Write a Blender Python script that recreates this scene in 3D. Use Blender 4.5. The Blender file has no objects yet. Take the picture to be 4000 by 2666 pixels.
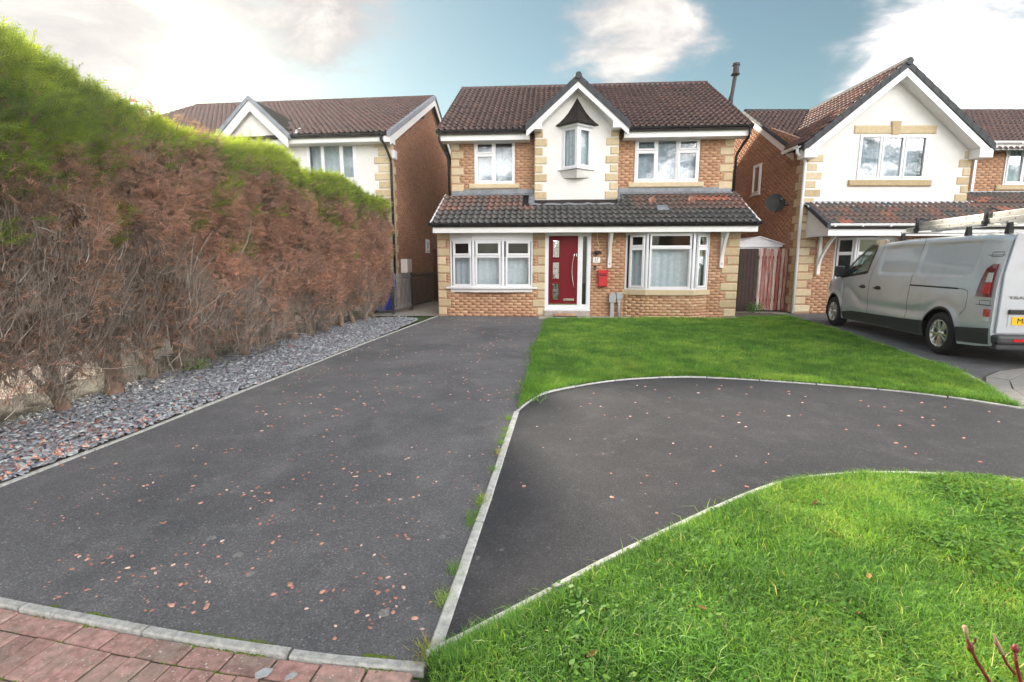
import bpy, math, random
import numpy as np
from mathutils import Matrix, Vector

random.seed(7)
RNG = np.random.default_rng(11)
R = math.radians
SC = bpy.context.scene
COL = SC.collection

# ------------------------------------------------------------------ camera, sky, sun, exposure
cam_d = bpy.data.cameras.new('camera')
cam_d.sensor_width = 36.0
cam_d.lens = 17.289
cam_d.clip_start = 0.05
cam_d.clip_end = 3000
cam = bpy.data.objects.new('camera', cam_d)
COL.objects.link(cam)
cam.location = (0, 0, 1.40)
cam.rotation_euler = (R(90 - 8.9), 0, 0)
SC.camera = cam
CAMP = np.array([0, 0, 1.40])

SUN_AZ = 35.0      # degrees left of the view direction
SUN_EL = 25.0
world = bpy.data.worlds.new('World')
SC.world = world
world.use_nodes = True
nt = world.node_tree
nt.nodes.clear()


def nd(tree, typ, ins=None, **kw):
    n = tree.nodes.new(typ)
    for k, v in kw.items():
        setattr(n, k, v)
    for k, v in (ins or {}).items():
        if hasattr(v, 'node'):
            tree.links.new(v, n.inputs[k])
        else:
            n.inputs[k].default_value = v
    return n


def mth(tree, op, a, b=0.0, c=0.0, clamp=False):
    return nd(tree, 'ShaderNodeMath', {0: a, 1: b, 2: c}, operation=op, use_clamp=clamp).outputs[0]


def ramp(t, fac, stops):
    n = t.nodes.new('ShaderNodeValToRGB')
    e = n.color_ramp.elements
    while len(e) > 1: e.remove(e[-1])
    e[0].position = stops[0][0]; e[0].color = (*stops[0][1], 1)
    for p, c in stops[1:]:
        x = e.new(p); x.color = (*c, 1)
    t.links.new(fac, n.inputs[0])
    return n.outputs[0]


def build_sky():
    t = nt
    sky = nd(t, 'ShaderNodeTexSky', sky_type='NISHITA', sun_disc=False, sun_elevation=R(SUN_EL),
             sun_rotation=R(-SUN_AZ), altitude=50, air_density=1.0, dust_density=0.25, ozone_density=2.0)
    d = nd(t, 'ShaderNodeTexCoord').outputs['Generated']
    sep = nd(t, 'ShaderNodeSeparateXYZ', {0: d})
    zc = mth(t, 'MAXIMUM', sep.outputs[2], 0.0)
    den = mth(t, 'ADD', zc, 0.22)
    px = mth(t, 'DIVIDE', sep.outputs[0], den)
    py = mth(t, 'DIVIDE', sep.outputs[1], den)
    pv = nd(t, 'ShaderNodeCombineXYZ', {0: px, 1: py, 2: 3.7}).outputs[0]
    n1 = nd(t, 'ShaderNodeTexNoise', {'Vector': pv, 'Scale': 1.75, 'Detail': 10.0, 'Roughness': 0.56, 'Distortion': 0.35})
    n2 = nd(t, 'ShaderNodeTexNoise', {'Vector': pv, 'Scale': 3.4, 'Detail': 9.0, 'Roughness': 0.62, 'Distortion': 0.4})
    cov = n1.outputs['Fac']
    # cloud banks and clear gaps where the photograph has them (direction, spread, weight)
    for (x, y, z), k, w in SKY_BANKS:
        v = Vector((x, y, z)).normalized()
        dt = nd(t, 'ShaderNodeVectorMath', {0: d, 1: tuple(v)}, operation='DOT_PRODUCT').outputs['Value']
        e = mth(t, 'EXPONENT', mth(t, 'MULTIPLY', mth(t, 'SUBTRACT', dt, 1.0), k))
        cov = mth(t, 'MULTIPLY_ADD', e, w, cov)
    fine = mth(t, 'MULTIPLY_ADD', n2.outputs['Fac'], 0.42, mth(t, 'SUBTRACT', cov, 0.13))
    mask = nd(t, 'ShaderNodeMapRange', {0: fine, 1: 0.52, 2: 0.78, 3: 0.0, 4: 1.0}, interpolation_type='SMOOTHERSTEP').outputs[0]
    shade = nd(t, 'ShaderNodeMapRange', {0: n2.outputs['Fac'], 1: 0.3, 2: 0.7, 3: 0.0, 4: 1.0}).outputs[0]
    ccol = ramp(t, mth(t, 'MULTIPLY', shade, nd(t, 'ShaderNodeMapRange', {0: fine, 1: 0.58, 2: 0.85, 3: 0.40, 4: 1.15}).outputs[0]), [(0.0, (0.50, 0.475, 0.48)), (0.25, (0.58, 0.55, 0.545)), (0.55, (0.75, 0.72, 0.68)), (1.0, (1.0, 0.965, 0.91))])
    # clouds opposite the sun, behind the camera, boosted to light the shaded fronts
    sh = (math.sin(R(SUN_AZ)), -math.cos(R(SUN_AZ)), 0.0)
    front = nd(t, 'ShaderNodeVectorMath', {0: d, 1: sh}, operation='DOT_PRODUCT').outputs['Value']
    cloud_boost = mth(t, 'POWER', mth(t, 'MULTIPLY_ADD', front, 0.5, 0.5, clamp=True), 3.3)
    cloud_boost = mth(t, 'MULTIPLY_ADD', cloud_boost, 88.0, 3.0)
    ccol = nd(t, 'ShaderNodeVectorMath', {0: ccol, 3: cloud_boost}, operation='SCALE').outputs[0]
    blue = nd(t, 'ShaderNodeMix', {0: 1.0, 6: sky.outputs[0], 7: (0.43, 0.415, 0.305, 1)}, data_type='RGBA', blend_type='MULTIPLY').outputs[2]
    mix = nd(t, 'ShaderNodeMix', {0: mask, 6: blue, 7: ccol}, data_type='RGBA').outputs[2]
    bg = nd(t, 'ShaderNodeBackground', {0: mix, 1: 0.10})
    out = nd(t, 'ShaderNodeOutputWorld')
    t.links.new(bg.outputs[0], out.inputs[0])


SKY_BANKS = [((-0.526, 0.778, 0.344), 60, 0.05), ((-0.65, 0.70, 0.33), 60, 0.07), ((-0.409, 0.835, 0.375), 90, 0.05), ((-0.271, 0.871, 0.41), 140, 0.12),
             ((-0.143, 0.925, 0.352), 110, -0.17), ((-0.46, 0.83, 0.30), 200, -0.12), ((0.163, 0.895, 0.415), 200, 0.06), ((0.29, 0.873, 0.40), 110, 0.14),
             ((0.18, 0.92, 0.335), 150, 0.10), ((0.431, 0.828, 0.359), 90, -0.20), ((-0.02, 0.923, 0.384), 120, -0.16), ((0.66, 0.72, 0.28), 50, 0.11),
             ((0.556, 0.792, 0.243), 160, 0.08), ((-0.58, 0.776, 0.24), 120, 0.06), ((0.408, 0.865, 0.285), 160, -0.12)]
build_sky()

sun_d = bpy.data.lights.new('sun', 'SUN')
sun_d.energy = 2.6
sun_d.angle = R(3.0)
sun_d.color = (1.0, 0.90, 0.74)
sun = bpy.data.objects.new('sun', sun_d)
COL.objects.link(sun)
_sd = Vector((-math.sin(R(SUN_AZ)) * math.cos(R(SUN_EL)), math.cos(R(SUN_AZ)) * math.cos(R(SUN_EL)), math.sin(R(SUN_EL))))
sun.rotation_euler = (-_sd).to_track_quat('-Z', 'Y').to_euler()
sun.location = (-20, 30, 30)

SC.view_settings.view_transform = 'Standard'
SC.view_settings.look = 'None'
SC.view_settings.gamma = 1.0
SC.view_settings.use_curve_mapping = False
SC.view_settings.exposure = 1.98
SC.cycles.max_bounces = 8
SC.cycles.transparent_max_bounces = 12


# ------------------------------------------------------------------ object helpers
def setp(o, label=None, cat=None, group=None, kind=None):
    if label: o['label'] = label
    if cat: o['category'] = cat
    if group: o['group'] = group
    if kind: o['kind'] = kind
    return o


def empty(name, loc=(0, 0, 0), rz=0.0, label=None, cat=None, group=None):
    o = bpy.data.objects.new(name, None)
    o.location = loc
    o.rotation_euler = (0, 0, rz)
    o.empty_display_size = 0.2
    COL.objects.link(o)
    return setp(o, label, cat, group)


def link(name, me, parent=None, mtx=None):
    o = bpy.data.objects.new(name, me)
    COL.objects.link(o)
    if parent is not None: o.parent = parent
    if mtx is not None: o.matrix_basis = mtx
    return o


def npmesh(name, V, F, m, tint=None, smooth=False):
    """mesh from arrays: V (n,3); F (m,k) all faces of one size; tint per face"""
    V = np.asarray(V, np.float32); F = np.asarray(F, np.int32)
    me = bpy.data.meshes.new(name)
    k = F.shape[1]
    me.vertices.add(len(V)); me.vertices.foreach_set('co', V.ravel())
    me.loops.add(F.size); me.loops.foreach_set('vertex_index', F.ravel())
    me.polygons.add(len(F)); me.polygons.foreach_set('loop_start', np.arange(0, F.size, k, dtype=np.int32))
    if smooth: me.polygons.foreach_set('use_smooth', np.ones(len(F), bool))
    if tint is not None:
        a = me.attributes.new('tint', 'FLOAT', 'FACE')
        a.data.foreach_set('value', np.asarray(tint, np.float32))
    me.materials.append(m)
    me.update(calc_edges=True)
    return me


class MB:
    """collects simple solids into one mesh; M maps local points into the parent's space"""
    def __init__(s, M=None):
        s.V = []; s.F = []; s.M = M

    def add(s, vs, fs):
        n = len(s.V)
        if s.M is not None: vs = [tuple(s.M @ Vector(v)) for v in vs]
        s.V += [tuple(v) for v in vs]
        s.F += [tuple(i + n for i in f) for f in fs]
        return s

    def box(s, x0, x1, y0, y1, z0, z1):
        return s.add([(x0, y0, z0), (x1, y0, z0), (x1, y1, z0), (x0, y1, z0), (x0, y0, z1), (x1, y0, z1), (x1, y1, z1), (x0, y1, z1)],
                     [(0, 3, 2, 1), (4, 5, 6, 7), (0, 1, 5, 4), (1, 2, 6, 5), (2, 3, 7, 6), (3, 0, 4, 7)])

    def cbox(s, x0, x1, y0, y1, z0, z1, c=0.012):
        """box whose front (-y) face is chamfered all round"""
        a, b = (x0, x1), (z0, z1)
        v = [(x0, y1, z0), (x1, y1, z0), (x1, y1, z1), (x0, y1, z1),
             (x0, y0 + c, z0), (x1, y0 + c, z0), (x1, y0 + c, z1), (x0, y0 + c, z1),
             (x0 + c, y0, z0 + c), (x1 - c, y0, z0 + c), (x1 - c, y0, z1 - c), (x0 + c, y0, z1 - c)]
        f = [(0, 3, 2, 1), (8, 9, 10, 11)]
        for i in range(4):
            j = (i + 1) % 4
            f += [(i, j, 4 + j, 4 + i), (4 + i, 4 + j, 8 + j, 8 + i)]
        return s.add(v, f)

    def frame(s, x0, x1, z0, z1, y0, y1, t, tb=None):
        """rectangular frame in the xz plane, border t"""
        tb = t if tb is None else tb
        s.box(x0, x0 + t, y0, y1, z0, z1); s.box(x1 - t, x1, y0, y1, z0, z1)
        s.box(x0 + t, x1 - t, y0, y1, z0, z0 + tb); s.box(x0 + t, x1 - t, y0, y1, z1 - t, z1)
        return s

    def prism(s, poly, a, b, axis='y'):
        """extrude polygon (list of 2d) along axis from a to b"""
        n = len(poly)
        if axis == 'y': f3 = lambda p, t: (p[0], t, p[1])
        elif axis == 'x': f3 = lambda p, t: (t, p[0], p[1])
        else: f3 = lambda p, t: (p[0], p[1], t)
        vs = [f3(p, a) for p in poly] + [f3(p, b) for p in poly]
        fs = [tuple(range(n)), tuple(range(2 * n - 1, n - 1, -1))] + [(i, i + n, (i + 1) % n + n, (i + 1) % n) for i in range(n)]
        return s.add(vs, fs)

    def tube(s, pts, r, n=8, r2=None):
        pts = [Vector(p) for p in pts]
        rings = []
        for i, p in enumerate(pts):
            d = (pts[min(i + 1, len(pts) - 1)] - pts[max(i - 1, 0)]).normalized()
            a = d.cross(Vector((0, 0, 1)) if abs(d.z) < 0.9 else Vector((1, 0, 0))).normalized(); b = d.cross(a)
            rr = r if r2 is None else r + (r2 - r) * i / max(len(pts) - 1, 1)
            rings.append([p + (a * math.cos(2 * math.pi * k / n) + b * math.sin(2 * math.pi * k / n)) * rr for k in range(n)])
        vs = [v for g in rings for v in g]; fs = []
        for i in range(len(rings) - 1):
            for k in range(n):
                fs.append((i * n + k, i * n + (k + 1) % n, (i + 1) * n + (k + 1) % n, (i + 1) * n + k))
        fs += [tuple(range(n - 1, -1, -1)), tuple(range((len(rings) - 1) * n, len(rings) * n))]
        return s.add(vs, fs)

    def lathe(s, prof, n=24, M=None):
        """profile [(r, h)] turned round the local z axis, placed with M"""
        vs = []; fs = []
        for r, h in prof:
            for k in range(n):
                a = 2 * math.pi * k / n
                v = Vector((r * math.cos(a), r * math.sin(a), h))
                vs.append(tuple(M @ v if M is not None else v))
        for i in range(len(prof) - 1):
            for k in range(n):
                fs.append((i * n + k, i * n + (k + 1) % n, (i + 1) * n + (k + 1) % n, (i + 1) * n + k))
        return s.add(vs, fs)

    def build(s, name, m, parent=None, smooth=False, bevel=0.0, label=None):
        me = bpy.data.meshes.new(name)
        me.from_pydata(s.V, [], s.F)
        me.materials.append(m)
        if smooth: me.polygons.foreach_set('use_smooth', np.ones(len(me.polygons), bool))
        me.update()
        o = link(name, me, parent)
        if bevel:
            md = o.modifiers.new('bevel', 'BEVEL'); md.width = bevel; md.segments = 2; md.limit_method = 'ANGLE'; md.harden_normals = False
        if label: o['label'] = label
        return o


# ------------------------------------------------------------------ materials
def new_mat(name):
    m = bpy.data.materials.new(name); m.use_nodes = True
    t = m.node_tree; t.nodes.clear()
    out = t.nodes.new('ShaderNodeOutputMaterial')
    return m, t, out


def mix(t, f, a, b, mode='MIX'):
    ins = {0: f}
    ins[6] = a if hasattr(a, 'node') else (*a, 1); ins[7] = b if hasattr(b, 'node') else (*b, 1)
    return nd(t, 'ShaderNodeMix', ins, data_type='RGBA', blend_type=mode).outputs[2]


def noise(t, scale, detail=4.0, rough=0.55, vec=None, dist=0.0):
    v = vec if vec is not None else nd(t, 'ShaderNodeTexCoord').outputs['Object']
    return nd(t, 'ShaderNodeTexNoise', {'Vector': v, 'Scale': scale, 'Detail': detail, 'Roughness': rough, 'Distortion': dist}).outputs['Fac']


def wpos(t):
    return nd(t, 'ShaderNodeNewGeometry').outputs['Position']


def maprange(t, v, a, b, c=0.0, d=1.0):
    return nd(t, 'ShaderNodeMapRange', {0: v, 1: a, 2: b, 3: c, 4: d}).outputs[0]


def plain(name, c, rough=0.5, metal=0.0, var=0.12, scale=6.0, bump=0.0, bscale=60.0, spec=0.5, dirt=None, coat=0.0):
    """painted, moulded or cut surfaces: one colour, slightly uneven, some dirt"""
    m, t, out = new_mat(name)
    p = wpos(t)
    n = noise(t, scale, 5, 0.6, p)
    lo = tuple(x * (1 - var) for x in c); hi = tuple(min(1, x * (1 + var)) for x in c)
    col = ramp(t, n, [(0.3, lo), (0.7, hi)])
    if dirt:
        n2 = noise(t, scale * 2.7, 8, 0.7, p)
        col = mix(t, maprange(t, n2, 0.52, 0.75, 0, dirt[1]), col, dirt[0])
    b = nd(t, 'ShaderNodeBsdfPrincipled', {'Base Color': col, 'Roughness': rough, 'Metallic': metal, 'Specular IOR Level': spec, 'Coat Weight': coat})
    if bump:
        bn = nd(t, 'ShaderNodeBump', {'Strength': bump, 'Distance': 0.004, 'Height': noise(t, bscale, 4, 0.6, p)})
        t.links.new(bn.outputs[0], b.inputs['Normal'])
    t.links.new(b.outputs[0], out.inputs[0])
    return m


def tinted(name, stops, rough=0.8, scale=30.0, var=0.35, bump=0.4, dist=0.003, spot=None, spec=0.4, trans=0.0, bscale=90.0, speck=None):
    """pieces whose own colour comes from the 'tint' attribute, with grain on top"""
    m, t, out = new_mat(name)
    p = wpos(t)
    a = nd(t, 'ShaderNodeAttribute', attribute_name='tint').outputs['Fac']
    col = ramp(t, a, stops)
    n = noise(t, scale, 6, 0.65, p)
    col = mix(t, 1.0, col, ramp(t, n, [(0.25, (1 - var,) * 3), (0.75, (1 + var,) * 3)]), 'MULTIPLY')
    if spot:
        col = mix(t, maprange(t, noise(t, spot[1], 6, 0.7, p), spot[2], spot[3], 0, spot[4]), col, spot[0])
    if speck:
        col = mix(t, maprange(t, noise(t, speck[1], 2, 0.5, p), speck[2], speck[3], 0, speck[4]), col, speck[0])
    b = nd(t, 'ShaderNodeBsdfPrincipled', {'Base Color': col, 'Roughness': rough, 'Specular IOR Level': spec})
    if bump:
        bn = nd(t, 'ShaderNodeBump', {'Strength': bump, 'Distance': dist, 'Height': noise(t, bscale, 4, 0.7, p)})
        t.links.new(bn.outputs[0], b.inputs['Normal'])
    sh = b.outputs[0]
    if trans:
        tr = nd(t, 'ShaderNodeBsdfTranslucent', {0: mix(t, 1.0, col, (1.3, 1.15, 0.6), 'MULTIPLY')})
        sh = nd(t, 'ShaderNodeMixShader', {0: trans, 1: sh, 2: tr.outputs[0]}).outputs[0]
    t.links.new(sh, out.inputs[0])
    return m


def glass_mat(name, tint=(0.89, 0.92, 0.93), refl=0.022, ripple=0.0):
    m, t, out = new_mat(name)
    gl = nd(t, 'ShaderNodeBsdfGlossy', {'Color': (0.95, 0.97, 1, 1), 'Roughness': 0.012})
    tr = nd(t, 'ShaderNodeBsdfTransparent', {0: (*tint, 1)})
    lw = nd(t, 'ShaderNodeLayerWeight', {0: 0.35})
    f = mth(t, 'MULTIPLY_ADD', lw.outputs['Facing'], 0.22, refl, clamp=True)
    bn = nd(t, 'ShaderNodeBump', {'Strength': 0.25 + ripple, 'Distance': 0.01, 'Height': noise(t, 2.5 + 25 * ripple, 2, 0.5, wpos(t))})
    t.links.new(bn.outputs[0], gl.inputs['Normal'])
    mx = nd(t, 'ShaderNodeMixShader', {0: f, 1: tr.outputs[0], 2: gl.outputs[0]})
    t.links.new(mx.outputs[0], out.inputs[0])
    return m


M = {}
M['upvc'] = plain('white_upvc', (0.73, 0.73, 0.76), 0.28, var=0.03, dirt=((0.45, 0.43, 0.40), 0.12))
M['white_board'] = plain('white_board', (0.72, 0.71, 0.71), 0.4, var=0.04, dirt=((0.42, 0.42, 0.38), 0.18))
M['render'] = plain('white_render', (0.70, 0.68, 0.665), 0.85, var=0.05, scale=1.6, bump=0.35, bscale=140, dirt=((0.52, 0.47, 0.42), 0.22))
M['gutter'] = plain('black_gutter', (0.012, 0.012, 0.014), 0.5, spec=0.25, var=0.3, dirt=((0.12, 0.12, 0.11), 0.3))
M['white_gutter'] = plain('white_gutter', (0.78, 0.78, 0.80), 0.3, var=0.04, dirt=((0.45, 0.44, 0.4), 0.2))
M['lead'] = plain('lead_flashing', (0.17, 0.185, 0.21), 0.5, var=0.3, scale=5, bump=0.3, bscale=25, dirt=((0.42, 0.44, 0.47), 0.5))
M['lead_dark'] = plain('dark_lead', (0.02, 0.016, 0.016), 0.75, spec=0.2, var=0.4, bump=0.3, bscale=20, dirt=((0.16, 0.10, 0.05), 0.3))
M['grey_cap'] = plain('grey_verge_tile', (0.032, 0.035, 0.042), 0.7, var=0.25, scale=8, bump=0.2, dirt=((0.16, 0.17, 0.18), 0.4))
M['verge_white'] = plain('white_verge', (0.72, 0.72, 0.72), 0.6, var=0.15, scale=14, dirt=((0.25, 0.24, 0.22), 0.4))
M['mortar'] = plain('mortar', (0.40, 0.245, 0.16), 0.95, var=0.15, scale=9, bump=0.3, dirt=((0.27, 0.19, 0.14), 0.4))
M['mortar_pale'] = plain('pale_mortar', (0.34, 0.205, 0.14), 0.95, var=0.15, scale=9, bump=0.3)
M['brick'] = tinted('buff_brick', [(0.0, (0.33, 0.18, 0.11)), (0.3, (0.42, 0.232, 0.138)), (0.6, (0.49, 0.282, 0.168)), (0.85, (0.55, 0.342, 0.208)), (1.0, (0.60, 0.42, 0.275))],
                    0.85, 24, 0.22, 0.5, spot=((0.28, 0.13, 0.09), 9, 0.55, 0.72, 0.45))
M['brick_side'] = tinted('red_brick', [(0.0, (0.25, 0.12, 0.075)), (0.4, (0.35, 0.17, 0.10)), (0.8, (0.42, 0.215, 0.125)), (1.0, (0.46, 0.27, 0.17))],
                         0.88, 24, 0.22, 0.5, spot=((0.17, 0.1, 0.08), 6, 0.5, 0.72, 0.5))
M['quoin'] = tinted('sandstone', [(0.0, (0.41, 0.31, 0.185)), (0.5, (0.52, 0.41, 0.26)), (1.0, (0.60, 0.50, 0.345))], 0.85, 12, 0.14, 0.4,
                    spot=((0.28, 0.24, 0.18), 7, 0.56, 0.74, 0.5))
M['tile'] = tinted('brown_tile', [(0.0, (0.04, 0.028, 0.029)), (0.35, (0.082, 0.045, 0.041)), (0.65, (0.12, 0.06, 0.05)), (0.9, (0.20, 0.085, 0.062)), (1.0, (0.42, 0.13, 0.085))],
                   0.36, 26, 0.3, 0.35, spot=((0.05, 0.045, 0.045), 5, 0.52, 0.72, 0.35), spec=0.6)
M['tile_dark'] = tinted('weathered_tile', [(0.0, (0.045, 0.045, 0.045)), (0.3, (0.08, 0.078, 0.074)), (0.55, (0.125, 0.082, 0.07)), (0.75, (0.18, 0.09, 0.068)), (0.92, (0.25, 0.115, 0.08)), (1.0, (0.36, 0.13, 0.085))],
                        0.5, 22, 0.35, 0.4, spot=((0.15, 0.16, 0.12), 8, 0.56, 0.75, 0.4), spec=0.55)
M['door_red'] = plain('red_door', (0.15, 0.006, 0.012), 0.55, spec=0.2, var=0.2, scale=40, bump=0.35, bscale=160)
M['red_metal'] = plain('red_metal', (0.50, 0.02, 0.03), 0.3, var=0.08)
M['chrome'] = plain('chrome', (0.75, 0.75, 0.76), 0.16, 1.0, 0.03)
M['alloy'] = plain('alloy', (0.68, 0.68, 0.68), 0.25, 0.9, 0.05)
M['ladder'] = plain('aluminium', (0.62, 0.61, 0.58), 0.42, 0.7, 0.1, dirt=((0.4, 0.38, 0.34), 0.3))
M['black'] = plain('black_plastic', (0.015, 0.015, 0.017), 0.4, var=0.2)
M['rubber'] = plain('tyre_rubber', (0.022, 0.022, 0.024), 0.75, var=0.3, bump=0.2, bscale=120)
M['clad'] = plain('grey_cladding', (0.045, 0.048, 0.054), 0.55, var=0.12, bump=0.1, bscale=300)
M['grey_box'] = plain('grey_plastic', (0.36, 0.37, 0.39), 0.5, var=0.07, dirt=((0.2, 0.2, 0.18), 0.3))
M['white_meter'] = plain('white_meter', (0.70, 0.66, 0.62), 0.5, var=0.05)
M['blind'] = plain('white_blind', (0.62, 0.645, 0.665), 0.8, var=0.1, scale=14)
M['net'] = plain('net_curtain', (0.40, 0.43, 0.47), 0.85, var=0.15, scale=14)
M['curtain'] = plain('curtain', (0.55, 0.58, 0.60), 0.85, var=0.2, scale=18)
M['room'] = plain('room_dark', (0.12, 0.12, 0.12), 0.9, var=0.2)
M['glass'] = glass_mat('window_glass')
M['glass_rip'] = glass_mat('rippled_glass', (0.72, 0.76, 0.76), 0.22, 0.12)
M['brick_plain'] = plain('far_brick', (0.36, 0.19, 0.12), 0.9, var=0.2, scale=12)
M['glass_van'] = glass_mat('van_glass', (0.35, 0.45, 0.42), 0.10)
M['galv'] = plain('galvanised', (0.42, 0.44, 0.45), 0.4, 0.6, 0.15)
M['black_metal'] = plain('black_metal', (0.05, 0.053, 0.058), 0.4, 0.3, 0.2)
M['dark_timber'] = plain('dark_timber', (0.035, 0.018, 0.014), 0.75, var=0.4, scale=14, bump=0.4, bscale=40)
M['red_timber'] = plain('red_timber', (0.10, 0.025, 0.018), 0.8, var=0.35, scale=9, bump=0.3)
M['bin_blue'] = plain('blue_plastic', (0.02, 0.035, 0.30), 0.45, var=0.1)
M['shed'] = plain('shed_grey', (0.74, 0.74, 0.78), 0.45, var=0.06)
M['kerb'] = plain('concrete_kerb', (0.42, 0.42, 0.40), 0.9, var=0.3, scale=34, bump=1.0, bscale=90, dirt=((0.16, 0.17, 0.13), 0.8))
M['kerb_white'] = plain('pale_kerb', (0.50, 0.50, 0.48), 0.9, var=0.25, scale=24, bump=0.8, bscale=110, dirt=((0.22, 0.22, 0.19), 0.75))
M['slab'] = plain('paving_slab', (0.36, 0.33, 0.29), 0.9, var=0.2, scale=7, bump=0.4, dirt=((0.2, 0.2, 0.17), 0.5))
M['soil'] = plain('soil', (0.09, 0.075, 0.055), 0.95, var=0.4, scale=12, bump=0.8, bscale=30)
M['moss'] = tinted('moss', [(0, (0.07, 0.11, 0.012)), (1, (0.17, 0.24, 0.03))], 0.95, 60, 0.4, 0.5)
M['chip'] = tinted('red_chip', [(0, (0.30, 0.15, 0.12)), (0.3, (0.50, 0.24, 0.18)), (0.75, (0.62, 0.34, 0.27)), (1, (0.74, 0.56, 0.48))], 0.8, 60, 0.3, 0.4)
M['slate'] = tinted('slate', [(0, (0.13, 0.135, 0.15)), (0.4, (0.24, 0.25, 0.285)), (0.72, (0.36, 0.38, 0.41)), (0.86, (0.50, 0.53, 0.54)), (0.9, (0.22, 0.13, 0.12)), (1, (0.34, 0.17, 0.14))],
                    0.55, 24, 0.3, 0.5, spec=0.5)
M['paver'] = tinted('red_paver', [(0, (0.31, 0.19, 0.165)), (0.5, (0.43, 0.25, 0.22)), (1, (0.50, 0.33, 0.29))], 0.9, 30, 0.5, 1.0, spot=((0.30, 0.27, 0.22), 5.0, 0.47, 0.66, 0.7), bscale=150, speck=((0.62, 0.58, 0.54), 95, 0.66, 0.70, 0.85))
M['paver_pale'] = tinted('pale_paver', [(0, (0.40, 0.32, 0.27)), (0.5, (0.52, 0.43, 0.36)), (1, (0.42, 0.28, 0.23))], 0.9, 20, 0.2, 0.6)
M['grass'] = tinted('grass_blade', [(0, (0.085, 0.21, 0.042)), (0.40, (0.17, 0.375, 0.068)), (0.75, (0.29, 0.50, 0.085)), (0.95, (0.43, 0.56, 0.13)), (1, (0.60, 0.52, 0.24))], 0.5, 2.2, 0.25, 0, trans=0.45)
M['weed'] = tinted('weed_leaf', [(0, (0.06, 0.17, 0.02)), (0.6, (0.11, 0.26, 0.03)), (1, (0.20, 0.34, 0.06))], 0.5, 30, 0.25, 0, trans=0.25)
M['leaf_brown'] = tinted('dry_leaf', [(0, (0.16, 0.07, 0.025)), (0.6, (0.30, 0.14, 0.05)), (1, (0.42, 0.27, 0.12))], 0.7, 60, 0.3, 0.3, trans=0.15)
M['con_green'] = tinted('conifer_green', [(0, (0.09, 0.15, 0.028)), (0.4, (0.20, 0.30, 0.04)), (0.75, (0.36, 0.47, 0.06)), (1, (0.47, 0.56, 0.10))], 0.55, 4, 0.25, 0, trans=0.5)
M['con_brown'] = tinted('conifer_dead', [(0, (0.25, 0.175, 0.145)), (0.35, (0.41, 0.265, 0.21)), (0.7, (0.55, 0.315, 0.25)), (1, (0.66, 0.42, 0.33))], 0.8, 3, 0.25, 0, trans=0.42)
M['twig'] = tinted('bare_twig', [(0, (0.14, 0.115, 0.095)), (0.5, (0.28, 0.235, 0.20)), (0.85, (0.40, 0.345, 0.295)), (1, (0.60, 0.55, 0.49))], 0.85, 6, 0.3, 0)
M['bark'] = plain('conifer_bark', (0.24, 0.165, 0.12), 0.95, var=0.4, scale=14, bump=1.0, bscale=45, dirt=((0.26, 0.21, 0.16), 0.5))
M['stem_red'] = plain('red_stem', (0.17, 0.02, 0.025), 0.45, var=0.4, scale=50)
M['bud'] = plain('dry_bud', (0.40, 0.27, 0.18), 0.8, var=0.25, scale=90)
M['yellow'] = plain('yellow_plate', (0.85, 0.50, 0.01), 0.4, var=0.02)
M['ink'] = plain('black_ink', (0.012, 0.012, 0.012), 0.6, var=0.0)
M['badge'] = plain('grey_badge', (0.22, 0.22, 0.22), 0.35, 0.3, 0.05)
M['plaque'] = plain('white_plaque', (0.80, 0.80, 0.78), 0.4, var=0.02)
M['lens_red'] = plain('red_lens', (0.16, 0.004, 0.007), 0.1, var=0.1, coat=0.6)
M['lens_red2'] = plain('bright_red_lens', (0.55, 0.015, 0.02), 0.12, var=0.1, coat=0.6)
M['lens_clear'] = plain('clear_lens', (0.62, 0.63, 0.63), 0.1, var=0.06, coat=0.6)
M['dish'] = plain('dish_grey', (0.022, 0.022, 0.024), 0.7, var=0.15)


def van_paint():
    m, t, out = new_mat('silver_paint')
    n = noise(t, 900, 2, 0.5, wpos(t))
    col = ramp(t, n, [(0.3, (0.53, 0.57, 0.63)), (0.7, (0.60, 0.64, 0.705))])
    dn = noise(t, 3.5, 6, 0.6, wpos(t))
    col = mix(t, maprange(t, dn, 0.5, 0.8, 0, 0.25), col, (0.30, 0.29, 0.27))
    b = nd(t, 'ShaderNodeBsdfPrincipled', {'Base Color': col, 'Roughness': 0.28, 'Metallic': 0.22, 'Coat Weight': 0.7, 'Coat Roughness': 0.08})
    t.links.new(b.outputs[0], out.inputs[0])
    return m


M['van'] = van_paint()


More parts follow.
